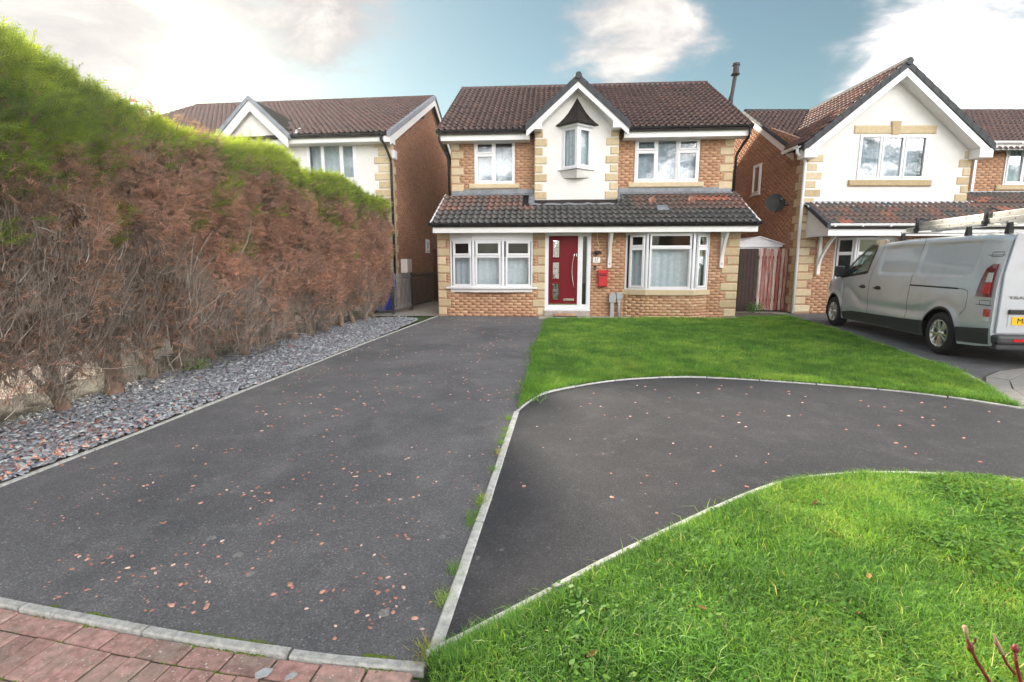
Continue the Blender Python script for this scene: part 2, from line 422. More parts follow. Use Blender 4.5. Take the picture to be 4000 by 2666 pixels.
def tarmac(name, lo, hi, dusty):
    m, t, out = new_mat(name)
    p = wpos(t)
    vo = nd(t, 'ShaderNodeTexVoronoi', {'Vector': p, 'Scale': 170.0, 'Randomness': 1.0})
    st = nd(t, 'ShaderNodeSeparateColor', {0: vo.outputs['Color']}).outputs[0]
    big = noise(t, 0.55, 6, 0.62, p, 0.4)
    mid = noise(t, 3.2, 6, 0.65, p)
    base = mix(t, maprange(t, big, 0.32, 0.68), lo, hi)
    base = mix(t, maprange(t, mid, 0.50, 0.74, 0, 0.55), base, dusty)
    spk = ramp(t, st, [(0.0, (0.70,) * 3), (0.55, (0.95,) * 3), (0.90, (1.15,) * 3), (0.97, (1.5, 1.48, 1.45)), (1.0, (2.1, 2.05, 2.0))])
    col = mix(t, 1.0, base, spk, 'MULTIPLY')
    pn = noise(t, 14, 3, 0.6, p)
    col = mix(t, maprange(t, pn, 0.66, 0.74, 0, 0.45), col, (0.24, 0.235, 0.22))
    b = nd(t, 'ShaderNodeBsdfPrincipled', {'Base Color': col, 'Roughness': 0.82, 'Specular IOR Level': 0.35})
    h = mth(t, 'MULTIPLY_ADD', noise(t, 9, 4, 0.6, p), 0.6, mth(t, 'SUBTRACT', 1.0, vo.outputs['Distance']))
    bn = nd(t, 'ShaderNodeBump', {'Strength': 0.75, 'Distance': 0.006, 'Height': h})
    t.links.new(bn.outputs[0], b.inputs['Normal'])
    t.links.new(b.outputs[0], out.inputs[0])
    return m


M['tarmac'] = tarmac('tarmac', (0.100, 0.101, 0.110), (0.195, 0.191, 0.197), (0.25, 0.243, 0.24))
M['tarmac_new'] = tarmac('newer_tarmac', (0.038, 0.039, 0.045), (0.061, 0.0605, 0.068), (0.094, 0.092, 0.099))


def lawn_soil():
    m, t, out = new_mat('turf')
    p = wpos(t)
    n = noise(t, 3.0, 6, 0.65, p)
    n2 = noise(t, 45, 4, 0.7, p)
    c = ramp(t, n, [(0.3, (0.022, 0.055, 0.010)), (0.7, (0.05, 0.105, 0.016))])
    c = mix(t, maprange(t, n2, 0.4, 0.7, 0, 0.6), c, (0.045, 0.05, 0.018))
    b = nd(t, 'ShaderNodeBsdfPrincipled', {'Base Color': c, 'Roughness': 0.95})
    t.links.new(b.outputs[0], out.inputs[0])
    return m


M['turf'] = lawn_soil()


def weathered_board():
    m, t, out = new_mat('flaking_board')
    p = wpos(t)
    sv = nd(t, 'ShaderNodeMapping', {'Vector': p, 'Scale': (26, 26, 3.0)}).outputs[0]
    n = noise(t, 1.0, 8, 0.7, sv)
    a = nd(t, 'ShaderNodeAttribute', attribute_name='tint').outputs['Fac']
    n = mth(t, 'ADD', n, mth(t, 'MULTIPLY_ADD', a, 0.26, -0.13))
    col = ramp(t, n, [(0.38, (0.22, 0.06, 0.045)), (0.5, (0.33, 0.15, 0.12)), (0.62, (0.46, 0.34, 0.31)), (0.75, (0.55, 0.48, 0.45))])
    b = nd(t, 'ShaderNodeBsdfPrincipled', {'Base Color': col, 'Roughness': 0.9})
    bn = nd(t, 'ShaderNodeBump', {'Strength': 0.4, 'Distance': 0.004, 'Height': n})
    t.links.new(bn.outputs[0], b.inputs['Normal'])
    t.links.new(b.outputs[0], out.inputs[0])
    return m


M['board'] = weathered_board()


# ------------------------------------------------------------------ laid pieces: bricks, tiles
def set_tint(o, val):
    me = o.data
    a = me.attributes.new('tint', 'FLOAT', 'FACE')
    a.data.foreach_set('value', np.full(len(me.polygons), val, np.float32))
    return o


BOXF = np.array([(0, 1, 5, 4), (1, 2, 6, 5), (3, 0, 4, 7), (4, 5, 6, 7), (0, 3, 2, 1)], np.int32)


class House:
    def __init__(s, name, loc, yaw, label):
        s.root = empty(name, loc, R(yaw), label, 'house', 'houses of the close')
        s.loc = np.array(loc, float); a = R(yaw)
        s.rot = np.array([[math.cos(a), -math.sin(a), 0], [math.sin(a), math.cos(a), 0], [0, 0, 1]])
        s.bricks = []; s.tiles = []

    def near(s, c, n):
        p = s.rot @ np.asarray(c) + s.loc - CAMP
        d = np.linalg.norm(p)
        f = abs((s.rot @ np.asarray(n)) @ p) / d
        if p[1] <= 0.1 or abs(p[0] / p[1]) > 1.08: f *= 0.02
        return -max(f, 0.02) / d ** 2

    def brick_wall(s, parent, O, U, N, w0, w1, allow, key='brick', seed=0, bias=0.0):
        rg = random.Random(seed)
        O = np.array(O, float); U = np.array(U, float); N = np.array(N, float)
        k = 0; w = w0
        while w + 0.02 < w1:
            h = min(0.065, w1 - w)
            for a, b in allow(w + 0.033):
                u = math.floor(a / 0.225) * 0.225 - (0.1125 if k % 2 else 0.0)
                while u < b:
                    x0, x1 = max(u, a), min(u + 0.215, b)
                    if x1 - x0 > 0.03:
                        c = O + U * (x0 + x1) / 2 + np.array([0, 0, w + h / 2])
                        t = min(1, max(0, rg.gauss(0.5, 0.15) + bias))
                        s.bricks.append((s.near(c, N), parent, c, U, N, x1 - x0, h, rg.uniform(0.0025, 0.0055), t, key))
                    u += 0.225
            w += 0.075; k += 1

    def tile_roof(s, parent, O, U, S, ncol, nrow, keep=None, tint=None, key='tile', w=0.33, gauge=0.265, seed=1):
        rg = random.Random(seed)
        O = np.array(O, float); U = np.array(U, float) / np.linalg.norm(U); S = np.array(S, float) / np.linalg.norm(S)
        N = np.cross(U, S)
        for r in range(nrow):
            for c in range(ncol):
                p = O + U * (c * w) + S * (r * gauge)
                if keep and not keep(c * w + w / 2, r * gauge + gauge / 2): continue
                t = tint(c * w, r, rg) if tint else rg.gauss(0.45, 0.16)
                j = rg.uniform(-0.004, 0.004)
                s.tiles.append((s.near(p, N), parent, p + N * (j + rg.uniform(0, 0.003)), U, S, N, min(1, max(0, t)), key))

    def finish(s):
        # bricks
        s.bricks.sort(key=lambda b: b[0])
        vs = np.array([(-.5, 0, -.5), (.5, 0, -.5), (.5, 0, .5), (-.5, 0, .5), (-.5, .03, -.5), (.5, .03, -.5), (.5, .03, .5), (-.5, .03, .5)], float)
        fc = np.array([(0, 1, 2, 3), (0, 4, 5, 1), (1, 5, 6, 2), (2, 6, 7, 3), (3, 7, 4, 0)], np.int32)
        cache = {}
        for b in s.bricks[:300]:
            _, parent, c, U, N, l, h, f, t, key = b
            q = round(t * 9)
            q2 = round(l, 2)
            if (key, q, q2) not in cache: cache[(key, q, q2)] = npmesh('brick', vs * np.array([l, 1, h]), fc, M[key], [q / 9] * 5)
            X, Y = U, -N; h = 1.0
            o = c + N * f
            link('brick', cache[(key, q, q2)], parent, Matrix(((X[0], Y[0], 0, o[0]), (X[1], Y[1], 0, o[1]), (X[2], Y[2], h, o[2]), (0, 0, 0, 1))))
        for key in ('brick', 'brick_side'):
            rest = [b for b in s.bricks[300:] if b[9] == key]
            if not rest: continue
            n = len(rest)
            C = np.array([b[2] for b in rest]); U = np.array([b[3] for b in rest]); N = np.array([b[4] for b in rest])
            L = np.array([b[5] for b in rest]); Hh = np.array([b[6] for b in rest]); Fd = np.array([b[7] for b in rest])
            V = (C + N * Fd[:, None])[:, None, :] + vs[None, :, 0:1] * (U * L[:, None])[:, None, :] - vs[None, :, 1:2] * N[:, None, :]
            V[:, :, 2] += vs[None, :, 2] * Hh[:, None]
            F = (fc[None] + (np.arange(n) * 8)[:, None, None]).reshape(-1, 4)
            me = npmesh('brickwork', V.reshape(-1, 3), F, M[key], np.repeat([b[8] for b in rest], 5))
            setp(link('brickwork', me, s.root), kind='stuff')
        # tiles
        s.tiles.sort(key=lambda b: b[0])
        xs = np.array([0, .045, .062, .083, .104, .121, .165, .21, .227, .248, .269, .286, .33])
        zs = np.array([0, .002, .028, .050, .028, .002, -.006, .002, .028, .050, .028, .002, 0])
        g, th = 0.30, 0.040
        k = len(xs)
        tv = [(x, 0, z + th - 0.015) for x, z in zip(xs, zs)] + [(x, -0.0, z + th) for x, z in zip(xs, zs)] + [(x, g, z) for x, z in zip(xs, zs)]
        tf = []
        for i in range(k - 1):
            tf += [(i, i + 1, k + i + 1, k + i), (k + i, k + i + 1, 2 * k + i + 1, 2 * k + i)]
        tv = np.array(tv, float); tf = np.array(tf, np.int32)
        cache = {}
        for b in s.tiles[:300]:
            _, parent, p, U, S, N, t, key = b
            q = round(t * 9)
            if (key, q) not in cache: cache[(key, q)] = npmesh('roof_tile', tv, tf, M[key], [q / 9] * len(tf))
            link('roof_tile', cache[(key, q)], parent, Matrix(((U[0], S[0], N[0], p[0]), (U[1], S[1], N[1], p[1]), (U[2], S[2], N[2], p[2]), (0, 0, 0, 1))))
        for key in ('tile', 'tile_dark'):
            rest = [b for b in s.tiles[300:] if b[7] == key]
            if not rest: continue
            n = len(rest)
            P = np.array([b[2] for b in rest]); U = np.array([b[3] for b in rest]); S = np.array([b[4] for b in rest]); N = np.array([b[5] for b in rest])
            V = P[:, None, :] + tv[None, :, 0:1] * U[:, None, :] + tv[None, :, 1:2] * S[:, None, :] + tv[None, :, 2:3] * N[:, None, :]
            F = (tf[None] + (np.arange(n) * len(tv))[:, None, None]).reshape(-1, 4)
            me = npmesh('roof_tiling', V.reshape(-1, 3), F, M[key], np.repeat([b[6] for b in rest], len(tf)))
            setp(link('roof_tiling', me, s.root), kind='stuff')


def holed(mb, u0, u1, w0, w1, holes, v0, v1):
    us = sorted({u0, u1, *[h[0] for h in holes], *[h[1] for h in holes]}); ws = sorted({w0, w1, *[h[2] for h in holes], *[h[3] for h in holes]})
    us = [u for u in us if u0 <= u <= u1]; ws = [w for w in ws if w0 <= w <= w1]
    for a, b in zip(us, us[1:]):
        for c, d in zip(ws, ws[1:]):
            mu, mw = (a + b) / 2, (c + d) / 2
            if any(h[0] < mu < h[1] and h[2] < mw < h[3] for h in holes): continue
            mb.box(a, b, v0, v1, c, d)
    return mb


def minus(a, b, cuts):
    iv = [(a, b)]
    for c0, c1 in cuts:
        nx = []
        for x0, x1 in iv:
            if c1 <= x0 or c0 >= x1: nx.append((x0, x1)); continue
            if c0 > x0: nx.append((x0, c0))
            if c1 < x1: nx.append((c1, x1))
        iv = nx
    return iv


def T(x=0, y=0, z=0, rz=0):
    return Matrix.Translation((x, y, z)) @ Matrix.Rotation(rz, 4, 'Z')


def stone(parent, box, tint, c=0.026, name='quoin_stone', MM=None):
    o = MB(MM).cbox(*box, c=c).build(name, M['quoin'], parent)
    return set_tint(o, tint)


def window(parent, MM, W, Hh, cells, blind='blind', depth=0.07, reveal=True, blind_z=None, blind_gap=0.11, pane='glass', name='window'):
    """white plastic window in its own frame of reference: x along, y inwards, z up; cells (x0,x1,z0,z1,opens)"""
    f = MB(MM).frame(0, W, 0, Hh, 0, depth, 0.035)
    for x0, x1, z0, z1, op in cells:
        f.frame(x0, x1, z0, z1, 0.004, depth - 0.004, 0.030)
    wn = f.build(name, M['upvc'], parent, bevel=0.004)
    for x0, x1, z0, z1, op in cells:
        q = 0.030
        if op:
            MB(MM).frame(x0 + 0.016, x1 - 0.016, z0 + 0.016, z1 - 0.016, -0.016, 0.04, 0.050).build('sash', M['upvc'], wn, bevel=0.006)
            q = 0.064
        else:
            MB(MM).frame(x0 + 0.03, x1 - 0.03, z0 + 0.03, z1 - 0.03, 0.012, 0.05, 0.016).build('glazing_bead', M['upvc'], wn, bevel=0.004)
            q = 0.044
        MB(MM).box(x0 + q, x1 - q, 0.026, 0.030, z0 + q, z1 - q).build('pane', M[pane], wn)
    if blind:
        z0 = 0.03 if blind_z is None else blind_z
        bv = MB(MM)
        n = max(8, int(W / 0.09))
        for i in range(n):     # hanging folds of net or vertical blind slats
            a0, a1 = 0.02 + (W - 0.04) * i / n, 0.02 + (W - 0.04) * (i + 1) / n
            d0, d1 = (0, 0.018) if i % 2 else (0.018, 0)
            zt = Hh - 0.03 if blind_z is None else blind_z
            bv.add([(a0, depth + blind_gap + d0, 0.02), (a1, depth + blind_gap + d1, 0.02), (a1, depth + blind_gap + d1, zt), (a0, depth + blind_gap + d0, zt)], [(0, 1, 2, 3)])
        bv.build('blind', M[blind], wn)
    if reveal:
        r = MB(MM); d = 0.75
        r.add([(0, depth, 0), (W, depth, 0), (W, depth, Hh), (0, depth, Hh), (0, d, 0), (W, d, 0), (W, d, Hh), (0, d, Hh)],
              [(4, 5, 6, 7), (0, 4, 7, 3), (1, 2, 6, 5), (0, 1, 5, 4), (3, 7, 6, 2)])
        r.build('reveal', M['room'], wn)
    return wn


def gutter(parent, a, b, r=0.055, key='gutter', label=None):
    """half round gutter from a to b with bracket clips"""
    a = Vector(a); b = Vector(b); d = (b - a); L = d.length; d.normalize(); n = Vector((-d.y, d.x, 0))
    prof = [(-r, 0.012), (-r, 0), (-r * .8, -r * .6), (-r * .35, -r * .94), (r * .35, -r * .94), (r * .8, -r * .6), (r, 0), (r, 0.012), (r - .008, .012), (r - .008, 0), (r * .3, -r * .85), (-r * .3, -r * .85), (-r + .008, 0), (-r + .008, .012)]
    vs = [tuple(p + n * x + Vector((0, 0, z))) for p in (a, b) for x, z in prof]
    k = len(prof)
    mb = MB().add(vs, [(i, (i + 1) % k, (i + 1) % k + k, i + k) for i in range(k)] + [tuple(range(k - 1, -1, -1)), tuple(range(k, 2 * k))])
    g = mb.build('gutter', M[key], parent, label=label)
    m = int(L / 0.72)
    for i in range(m + 1):
        c = a + d * (0.12 + (L - 0.24) * i / max(m, 1))
        MB(Matrix.Translation(c) @ Matrix.Rotation(math.atan2(d.y, d.x), 4, 'Z')).box(-0.016, 0.016, -r - .006, r + .006, -r - 0.012, -r * 0.55).build('gutter_bracket', M[key], g)
    return g


def quoins(parent, u_in, u_edge, w0, n, vface, first_long, pitch=0.225, long=0.33, short=0.215, depth=0.10, proud=0.02, side=None, MM=None, top=None):
    """a column of alternating corner stones; u_edge is the outer edge, stones run towards u_in"""
    sg = 1 if u_in > u_edge else -1
    for i in range(n):
        L = long if (i % 2 == 0) == first_long else short
        z0 = w0 + i * pitch; z1 = z0 + pitch - 0.017
        if top and z1 > top: z1 = top
        a, b = sorted((u_edge - sg * proud, u_edge + sg * L))
        dd = depth
        if side: dd = short if L == long else long
        stone(parent, (a, b, vface - proud, vface + dd, z0, z1), random.uniform(0.15, 0.95), MM=MM)


def stone_cuts(u_edge, sg, w0, n, first_long, pitch=0.225, long=0.33, short=0.215):
    def f(w):
        i = int((w - w0) // pitch)
        if i < 0 or i >= n: return None
        L = long if (i % 2 == 0) == first_long else short
        return tuple(sorted((u_edge - sg * 0.05, u_edge + sg * (L + 0.004))))
    return f


def text(name, body, size, m, parent, mtx, extrude=0.001):
    cu = bpy.data.curves.new(name, 'FONT')
    cu.body = body; cu.size = size; cu.extrude = extrude; cu.align_x = 'CENTER'; cu.align_y = 'CENTER'; cu.resolution_u = 4
    tmp = bpy.data.objects.new(name, cu); COL.objects.link(tmp)
    dg = bpy.context.evaluated_depsgraph_get()
    me = bpy.data.meshes.new_from_object(tmp.evaluated_get(dg))
    bpy.data.objects.remove(tmp)
    me.materials.clear(); me.materials.append(m)
    return link(name, me, parent, mtx)


# ------------------------------------------------------------------ ground
def poly_sheet(name, pts, z, m, parent=None, thick=0.0, kind='structure'):
    import bmesh
    bm = bmesh.new()
    vs = [bm.verts.new((x, y, z)) for x, y in pts]
    f = bm.faces.new(vs)
    if f.normal.z < 0: f.normal_flip()
    bm.normal_update()
    bmesh.ops.triangulate(bm, faces=[f], ngon_method='EAR_CLIP')
    if thick:
        r = bmesh.ops.extrude_face_region(bm, geom=bm.faces[:])
        bmesh.ops.translate(bm, verts=[v for v in r['geom'] if isinstance(v, bmesh.types.BMVert)], vec=(0, 0, -thick))
        bmesh.ops.recalc_face_normals(bm, faces=bm.faces[:])
    me = bpy.data.meshes.new(name); bm.to_mesh(me); bm.free()
    me.materials.append(m)
    o = link(name, me, parent)
    if parent is None: o['kind'] = kind
    return o


def smooth_line(pts, n=6):
    P = [np.array(p, float) for p in pts]; out = []
    for i in range(len(P) - 1):
        p0, p1, p2, p3 = P[max(i - 1, 0)], P[i], P[i + 1], P[min(i + 2, len(P) - 1)]
        for k in range(n):
            t = k / n
            out.append(0.5 * ((2 * p1) + (p2 - p0) * t + (2 * p0 - 5 * p1 + 4 * p2 - p3) * t * t + (3 * p1 - p0 - 3 * p2 + p3) * t ** 3))
    out.append(P[-1])
    return [tuple(p) for p in out]


def kerb_line(name, pts, width, z0, z1, m, stone_len=0.91, off=0.0, piece='kerb_stone', jit=0.003):
    """edging along a line, split into stones laid end to end"""
    root = setp(empty(name, (0, 0, 0)), kind='structure')
    P = [np.array(p, float) for p in pts]
    seg = [np.linalg.norm(P[i + 1] - P[i]) for i in range(len(P) - 1)]
    cum = np.concatenate([[0], np.cumsum(seg)]); L = cum[-1]
    def at(s):
        i = min(np.searchsorted(cum, s, 'right') - 1, len(seg) - 1); i = max(i, 0)
        return P[i] + (P[i + 1] - P[i]) * ((s - cum[i]) / seg[i])
    def nrm(s):
        d = at(min(s + .05, L)) - at(max(s - .05, 0)); d /= np.linalg.norm(d); return np.array([-d[1], d[0]])
    s = 0.0
    while s < L - 0.02:
        e = min(s + stone_len, L)
        k = max(2, int((e - s) / 0.15) + 1)
        dz = random.uniform(-jit, jit); g = 0.007
        ring = []
        for q in np.linspace(s + g, e - g, k):
            c = at(q); n = nrm(q); c = c + n * (off + random.uniform(-jit, jit) * 0.4)
            a, b = c - n * width / 2, c + n * width / 2
            a2, b2 = c - n * (width / 2 - 0.006), c + n * (width / 2 - 0.006)
            ring.append([(*a, z0), (*a, z1 + dz - 0.006), (*a2, z1 + dz), (*b2, z1 + dz), (*b, z1 + dz - 0.006), (*b, z0)])
        vs = [v for r in ring for v in r]; fs = []
        for i in range(k - 1):
            for j in range(6): fs.append((i * 6 + j, i * 6 + (j + 1) % 6, (i + 1) * 6 + (j + 1) % 6, (i + 1) * 6 + j))
        fs += [tuple(range(5, -1, -1)), tuple(range((k - 1) * 6, k * 6))]
        MB().add(vs, fs).build(piece, m, root)
        s = e
    return root


setp(MB().add([(-1500, -1500, -0.03), (1500, -1500, -0.03), (1500, 1500, -0.03), (-1500, 1500, -0.03)], [(0, 1, 2, 3)]).build('ground', M['turf']), kind='structure')

LEFT_EDGE = [(-3.62, 0.9), (-3.40, 2.10), (-3.26, 2.95), (-3.13, 3.98), (-2.95, 5.72), (-2.57, 9.16), (-2.16, 12.3), (-2.02, 13.36)]
MID_KERB = [(-0.30, 1.58), (-0.17, 2.71), (0.03, 4.58)]
LAWN_FRONT = smooth_line([(0.05, 4.56), (0.14, 4.82), (0.32, 5.17), (0.61, 5.43), (1.06, 5.72), (1.52, 5.90), (2.08, 5.99), (2.5, 5.95), (3.06, 5.80), (3.66, 5.58), (4.28, 5.30), (4.67, 5.0), (4.97, 4.63)], 5)
LAWN_RIGHT = smooth_line([(4.97, 4.63), (5.53, 5.61), (5.83, 6.27), (6.15, 7.4), (6.56, 8.89), (7.08, 10.97), (7.42, 12.9), (7.45, 13.3)], 4)
NEAR_FRONT = smooth_line([(-0.30, 1.55), (-0.16, 1.65), (0.04, 1.80), (0.46, 2.12), (0.86, 2.40), (1.21, 2.64), (1.54, 2.85), (1.83, 2.99), (2.22, 3.075), (2.61, 3.09), (2.97, 3.04), (3.4, 2.9), (4.2, 2.55), (5.4, 2.1)], 5)
PAVE_EDGE = smooth_line([(-4.4, 2.55), (-3.6, 2.28), (-2.9, 2.06), (-2.14, 1.87), (-1.69, 1.77), (-1.28, 1.68), (-0.92, 1.615), (-0.59, 1.565), (-0.30, 1.535)], 5)

# paths between and under everything: tarmac drives
poly_sheet('driveway', [p for p in PAVE_EDGE if p[0] > -3.58] + [(-0.26, 1.6), (-0.15, 2.71), (0.05, 4.58), (0.14, 5.51), (0.38, 8.19), (0.86, 12.46), (0.93, 13.22), (-2.02, 13.44)] + LEFT_EDGE[::-1][1:-1], 0.000, M['tarmac'])
poly_sheet('side_driveway', [(-0.28, 1.58), (-0.155, 2.71), (0.035, 4.45)] + LAWN_FRONT + [(6.5, 3.9), (9, 3.4), (9, 0.8), (5.5, 2.0)] + NEAR_FRONT[::-1][:-1], 0.003, M['tarmac_new'])
poly_sheet('neighbour_driveway', LAWN_RIGHT[2:] + [(7.45, 14.0), (8.0, 14.1), (14, 14.1), (14, 5.5), (9, 5.6), (7.6, 6.25), (6.5, 6.2), (5.9, 6.0), (5.6, 5.4)], -0.003, M['tarmac'])
poly_sheet('side_passage', [(-3.9, 13.3), (-2.62, 13.45), (-2.02, 13.46), (-1.9, 20), (-3.1, 24), (-4.2, 24)], -0.006, M['slab'])
poly_sheet('gate_path', [(5.9, 13.0), (7.46, 13.0), (8.1, 14.12), (8.1, 16.5), (5.9, 16.5)], -0.009, M['slab'])


def slab_strip():
    root = setp(empty('doorstep_path', (-1.99, 13.42, 0), R(-4)), kind='structure')
    x = 2.72
    for L, d in ((0.62, 0.62), (0.58, 0.60), (0.70, 0.62), (0.9, 0.30), (0.9, 0.30), (0.9, 0.28), (0.9, 0.28)):
        MB().cbox(x + 0.004, x + L - 0.004, -d, -0.02, -0.02, 0.022 + random.uniform(-.004, .004), c=0.006).build('paving_slab', M['slab'], root)
        x += L


slab_strip()
poly_sheet('soil_bed', [(7.0, 12.95), (7.46, 12.95), (7.5, 14.2), (6.2, 14.3), (6.0, 13.1)], 0.004, M['soil'])


# ------------------------------------------------------------------ the main house
def main_house():
    H = House('detached_house', (-1.99, 13.42, 0), -4, 'detached brick house with red front door and white central gable over the driveway')
    root = H.root
    UP = 1.2
    # ---- lower wall
    holes = [(0.33, 2.55, 0.66, 2.25), (2.87, 4.08, 0.16, 2.25), (5.0, 7.08, 0.0, 2.25)]
    mb = MB(); holed(mb, 0.0, 7.85, -0.02, 2.36, holes, 0.0, 0.12)
    mb.box(0, 0.12, 0.12, UP, 0, 2.36); mb.box(7.73, 7.85, 0.12, UP, 0, 2.3)
    mb.box(0.12, 7.73, 0.121, 0.2, 2.26, 2.36)
    low = mb.build('front_wall', M['mortar'], root)
    qa = stone_cuts(0.0, 1, 0.03, 10, False); qb = stone_cuts(2.865, -1, 0.03, 10, False, long=0.325, short=0.195); qc = stone_cuts(7.85, -1, 0.03, 10, False, long=0.42, short=0.29)
    def allow(w):
        c = [x for x in (qa(w), qb(w), qc(w)) if x]
        c += [(h[0], h[1]) for h in holes if h[2] < w < h[3]]
        return minus(0.0, 7.85, c)
    H.brick_wall(low, (0, 0, 0), (1, 0, 0), (0, -1, 0), 0.0, 2.25, allow, seed=3, bias=0.05)
    quoins(root, 1, 0.0, 0.03, 10, 0.0, False)
    quoins(root, 0, 2.865, 0.03, 10, 0.0, False, long=0.325, short=0.195, proud=0.018)
    quoins(root, 0, 7.85, 0.03, 10, 0.0, False, long=0.42, short=0.29)
    # ---- upper wall
    uh = [(0.845, 1.986, 3.655, 4.86), (5.32, 7.065, 3.645, 4.86), (2.62, 4.78, 3.0, 5.3)]
    mb = MB(); holed(mb, 0.19, 7.97, 2.9, 4.95, uh, UP, UP + 0.12)
    mb.box(0.19, 0.31, UP + 0.12, 9.2, 0, 4.95); mb.box(7.85, 7.97, UP + 0.12, 9.2, 0, 4.95); mb.box(0.31, 7.85, 9.08, 9.2, 0, 4.95)
    mb.prism([(0.9, 4.95), (9.1, 4.95), (5.0, 7.35)], 0.2, 0.3, 'x'); mb.prism([(0.9, 4.95), (9.1, 4.95), (5.0, 7.35)], 7.86, 7.96, 'x')
    upw = mb.build('upper_wall', M['mortar'], root)
    q1 = stone_cuts(0.19, 1, 3.44, 6, True, long=0.34, short=0.22); q2 = stone_cuts(7.97, -1, 3.44, 6, True, long=0.36, short=0.24)
    def allow2(w):
        c = [x for x in (q1(w), q2(w)) if x]
        c += [(h[0], h[1]) for h in uh if h[2] < w < h[3]] + [(2.6, 4.8)]
        return minus(0.19, 7.97, c)
    H.brick_wall(upw, (0, UP, 0), (1, 0, 0), (0, -1, 0), 3.40, 4.88, allow2, seed=4, bias=-0.03)
    quoins(root, 1, 0.19, 3.44, 6, UP, True, long=0.34, short=0.22)
    quoins(root, 0, 7.97, 3.44, 6, UP, True, long=0.36, short=0.24)
    # side brick of the upper and lower walls, left and right
    H.brick_wall(upw, (0.19, 0, 0), (0, 1, 0), (-1, 0, 0), 0.0, 4.9, lambda w: [(1.25, 9.2)], seed=5)
    H.brick_wall(upw, (7.97, 0, 0), (0, 1, 0), (1, 0, 0), 0.0, 4.9, lambda w: [(1.25, 9.2)], seed=6)
    H.brick_wall(low, (7.85, 0, 0), (0, 1, 0), (1, 0, 0), 0.0, 2.25, lambda w: [(0.1, UP)], seed=8)
    # stone sills
    stone(root, (0.68, 2.12, UP - 0.06, UP + 0.06, 3.515, 3.655), 0.75, name='window_sill')
    stone(root, (5.16, 7.215, UP - 0.06, UP + 0.06, 3.505, 3.645), 0.8, name='window_sill')
    # ---- upper windows
    W1 = 1.141; h1 = 1.165
    window(root, T(0.845, UP - 0.025, 3.655), W1, h1, [(0.03, 0.56, 0.80, h1 - 0.03, True), (0.03, 0.56, 0.03, 0.80, True), (0.56, W1 - 0.03, 0.03, h1 - 0.03, False)], 'net', blind_z=1.0)
    W2 = 1.745; h2 = 1.165
    window(root, T(5.32, UP - 0.025, 3.645), W2, h2, [(0.03, 0.585, 0.83, h2 - 0.03, True), (0.03, 0.585, 0.03, 0.83, True), (0.585, 1.155, 0.03, h2 - 0.03, False),
                                                    (1.155, W2 - 0.03, 0.83, h2 - 0.03, True), (1.155, W2 - 0.03, 0.03, 0.83, True)], 'net')
    # ---- white gable bay
    g0, g1, gv = 2.57, 4.82, 0.90
    mb = MB()
    ax, aw = 3.69, 6.08
    mb.prism([(g0, 3.13), (3.30, 3.13), (3.30, 5.05), (4.10, 5.05), (4.10, 3.13), (g1, 3.13), (g1, 5.08), (ax, aw), (g0, 5.08)], gv, gv + 0.10)
    mb.box(g0, g0 + 0.1, gv + 0.1, UP, 3.0, 5.05); mb.box(g1 - 0.1, g1, gv + 0.1, UP, 3.0, 5.05)
    mb.box(3.30, 4.10, gv + 0.004, gv + 0.10, 3.13, 3.84)
    gb = mb.build('rendered_gable', M['render'], root)
    quoins(root, g1, g0, 3.17, 8, gv, True, pitch=0.2335, long=0.335, short=0.215)
    quoins(root, g0, g1, 3.17, 8, gv, True, pitch=0.2335, long=0.335, short=0.215)
    # barge boards: white board with dark tile edge above
    def barge(sgn, H_ax, H_top, ufoot, wfoot, v0, v1, bw, parent, capkey='grey_cap', feet=True):
        s = (H_top - wfoot) / abs(ufoot - H_ax); L = math.hypot(ufoot - H_ax, H_top - wfoot)
        d = bw * L / abs(ufoot - H_ax)
        x1 = ufoot
        MB().prism([(H_ax, H_top - 0.14), (x1, wfoot - 0.14), (x1, wfoot - 0.14 - d), (H_ax, H_top - 0.14 - d)], v0, v0 + 0.03).build('bargeboard', M['white_board'], parent)
        # capped verge tiles, one every 0.29 m
        n = max(3, round(L / 0.30))
        for i in range(n):
            t0, t1 = i / n, (i + 1) / n + 0.02
            a = (H_ax + (ufoot - H_ax) * t0, H_top + (wfoot - H_top) * t0); b = (H_ax + (ufoot - H_ax) * t1, H_top + (wfoot - H_top) * t1)
            th = 0.16
            MB().prism([(a[0], a[1] + 0.02), (b[0], b[1] + 0.02 + 0.012), (b[0], b[1] - th), (a[0], a[1] - th)], v0 - 0.03, v1).build('verge_tile', M[capkey], parent)
        return s
    rf = MB()
    for sg, uf in ((-1, 2.34), (1, 5.04)):
        rf.add([(ax, 0.57, 6.24), (uf, 0.57, 5.05), (uf, 1.3, 5.05), (ax, 3.3, 6.24), (ax, 0.57, 6.14), (uf, 0.57, 4.95), (uf, 1.3, 4.95), (ax, 3.3, 6.14)], [(0, 1, 2, 3), (7, 6, 5, 4), (0, 4, 5, 1), (1, 5, 6, 2)])
    gr = rf.build('gable_roof', M['tile'], root); set_tint(gr, 0.3)
    barge(-1, ax, 6.27, 2.34, 5.08, 0.55, 0.66, 0.135, gr); barge(1, ax, 6.27, 5.04, 5.08, 0.55, 0.66, 0.135, gr)
    MB().lathe([(0.0, -0.10), (0.085, -0.10), (0.10, 0.0), (0.085, 0.9), (0, 0.9)], 14, Matrix.Translation((ax, 0.58, 6.24)) @ Matrix.Rotation(R(-90), 4, 'X')).build('ridge_tile', M['grey_cap'], gr)
    for a, b in ((2.43, 2.745), (4.62, 4.935)):      # boxed feet of the boards
        MB().box(a, b, 0.552, gv - 0.001, 4.95, 5.165).build('bargeboard_foot', M['white_board'], gr)
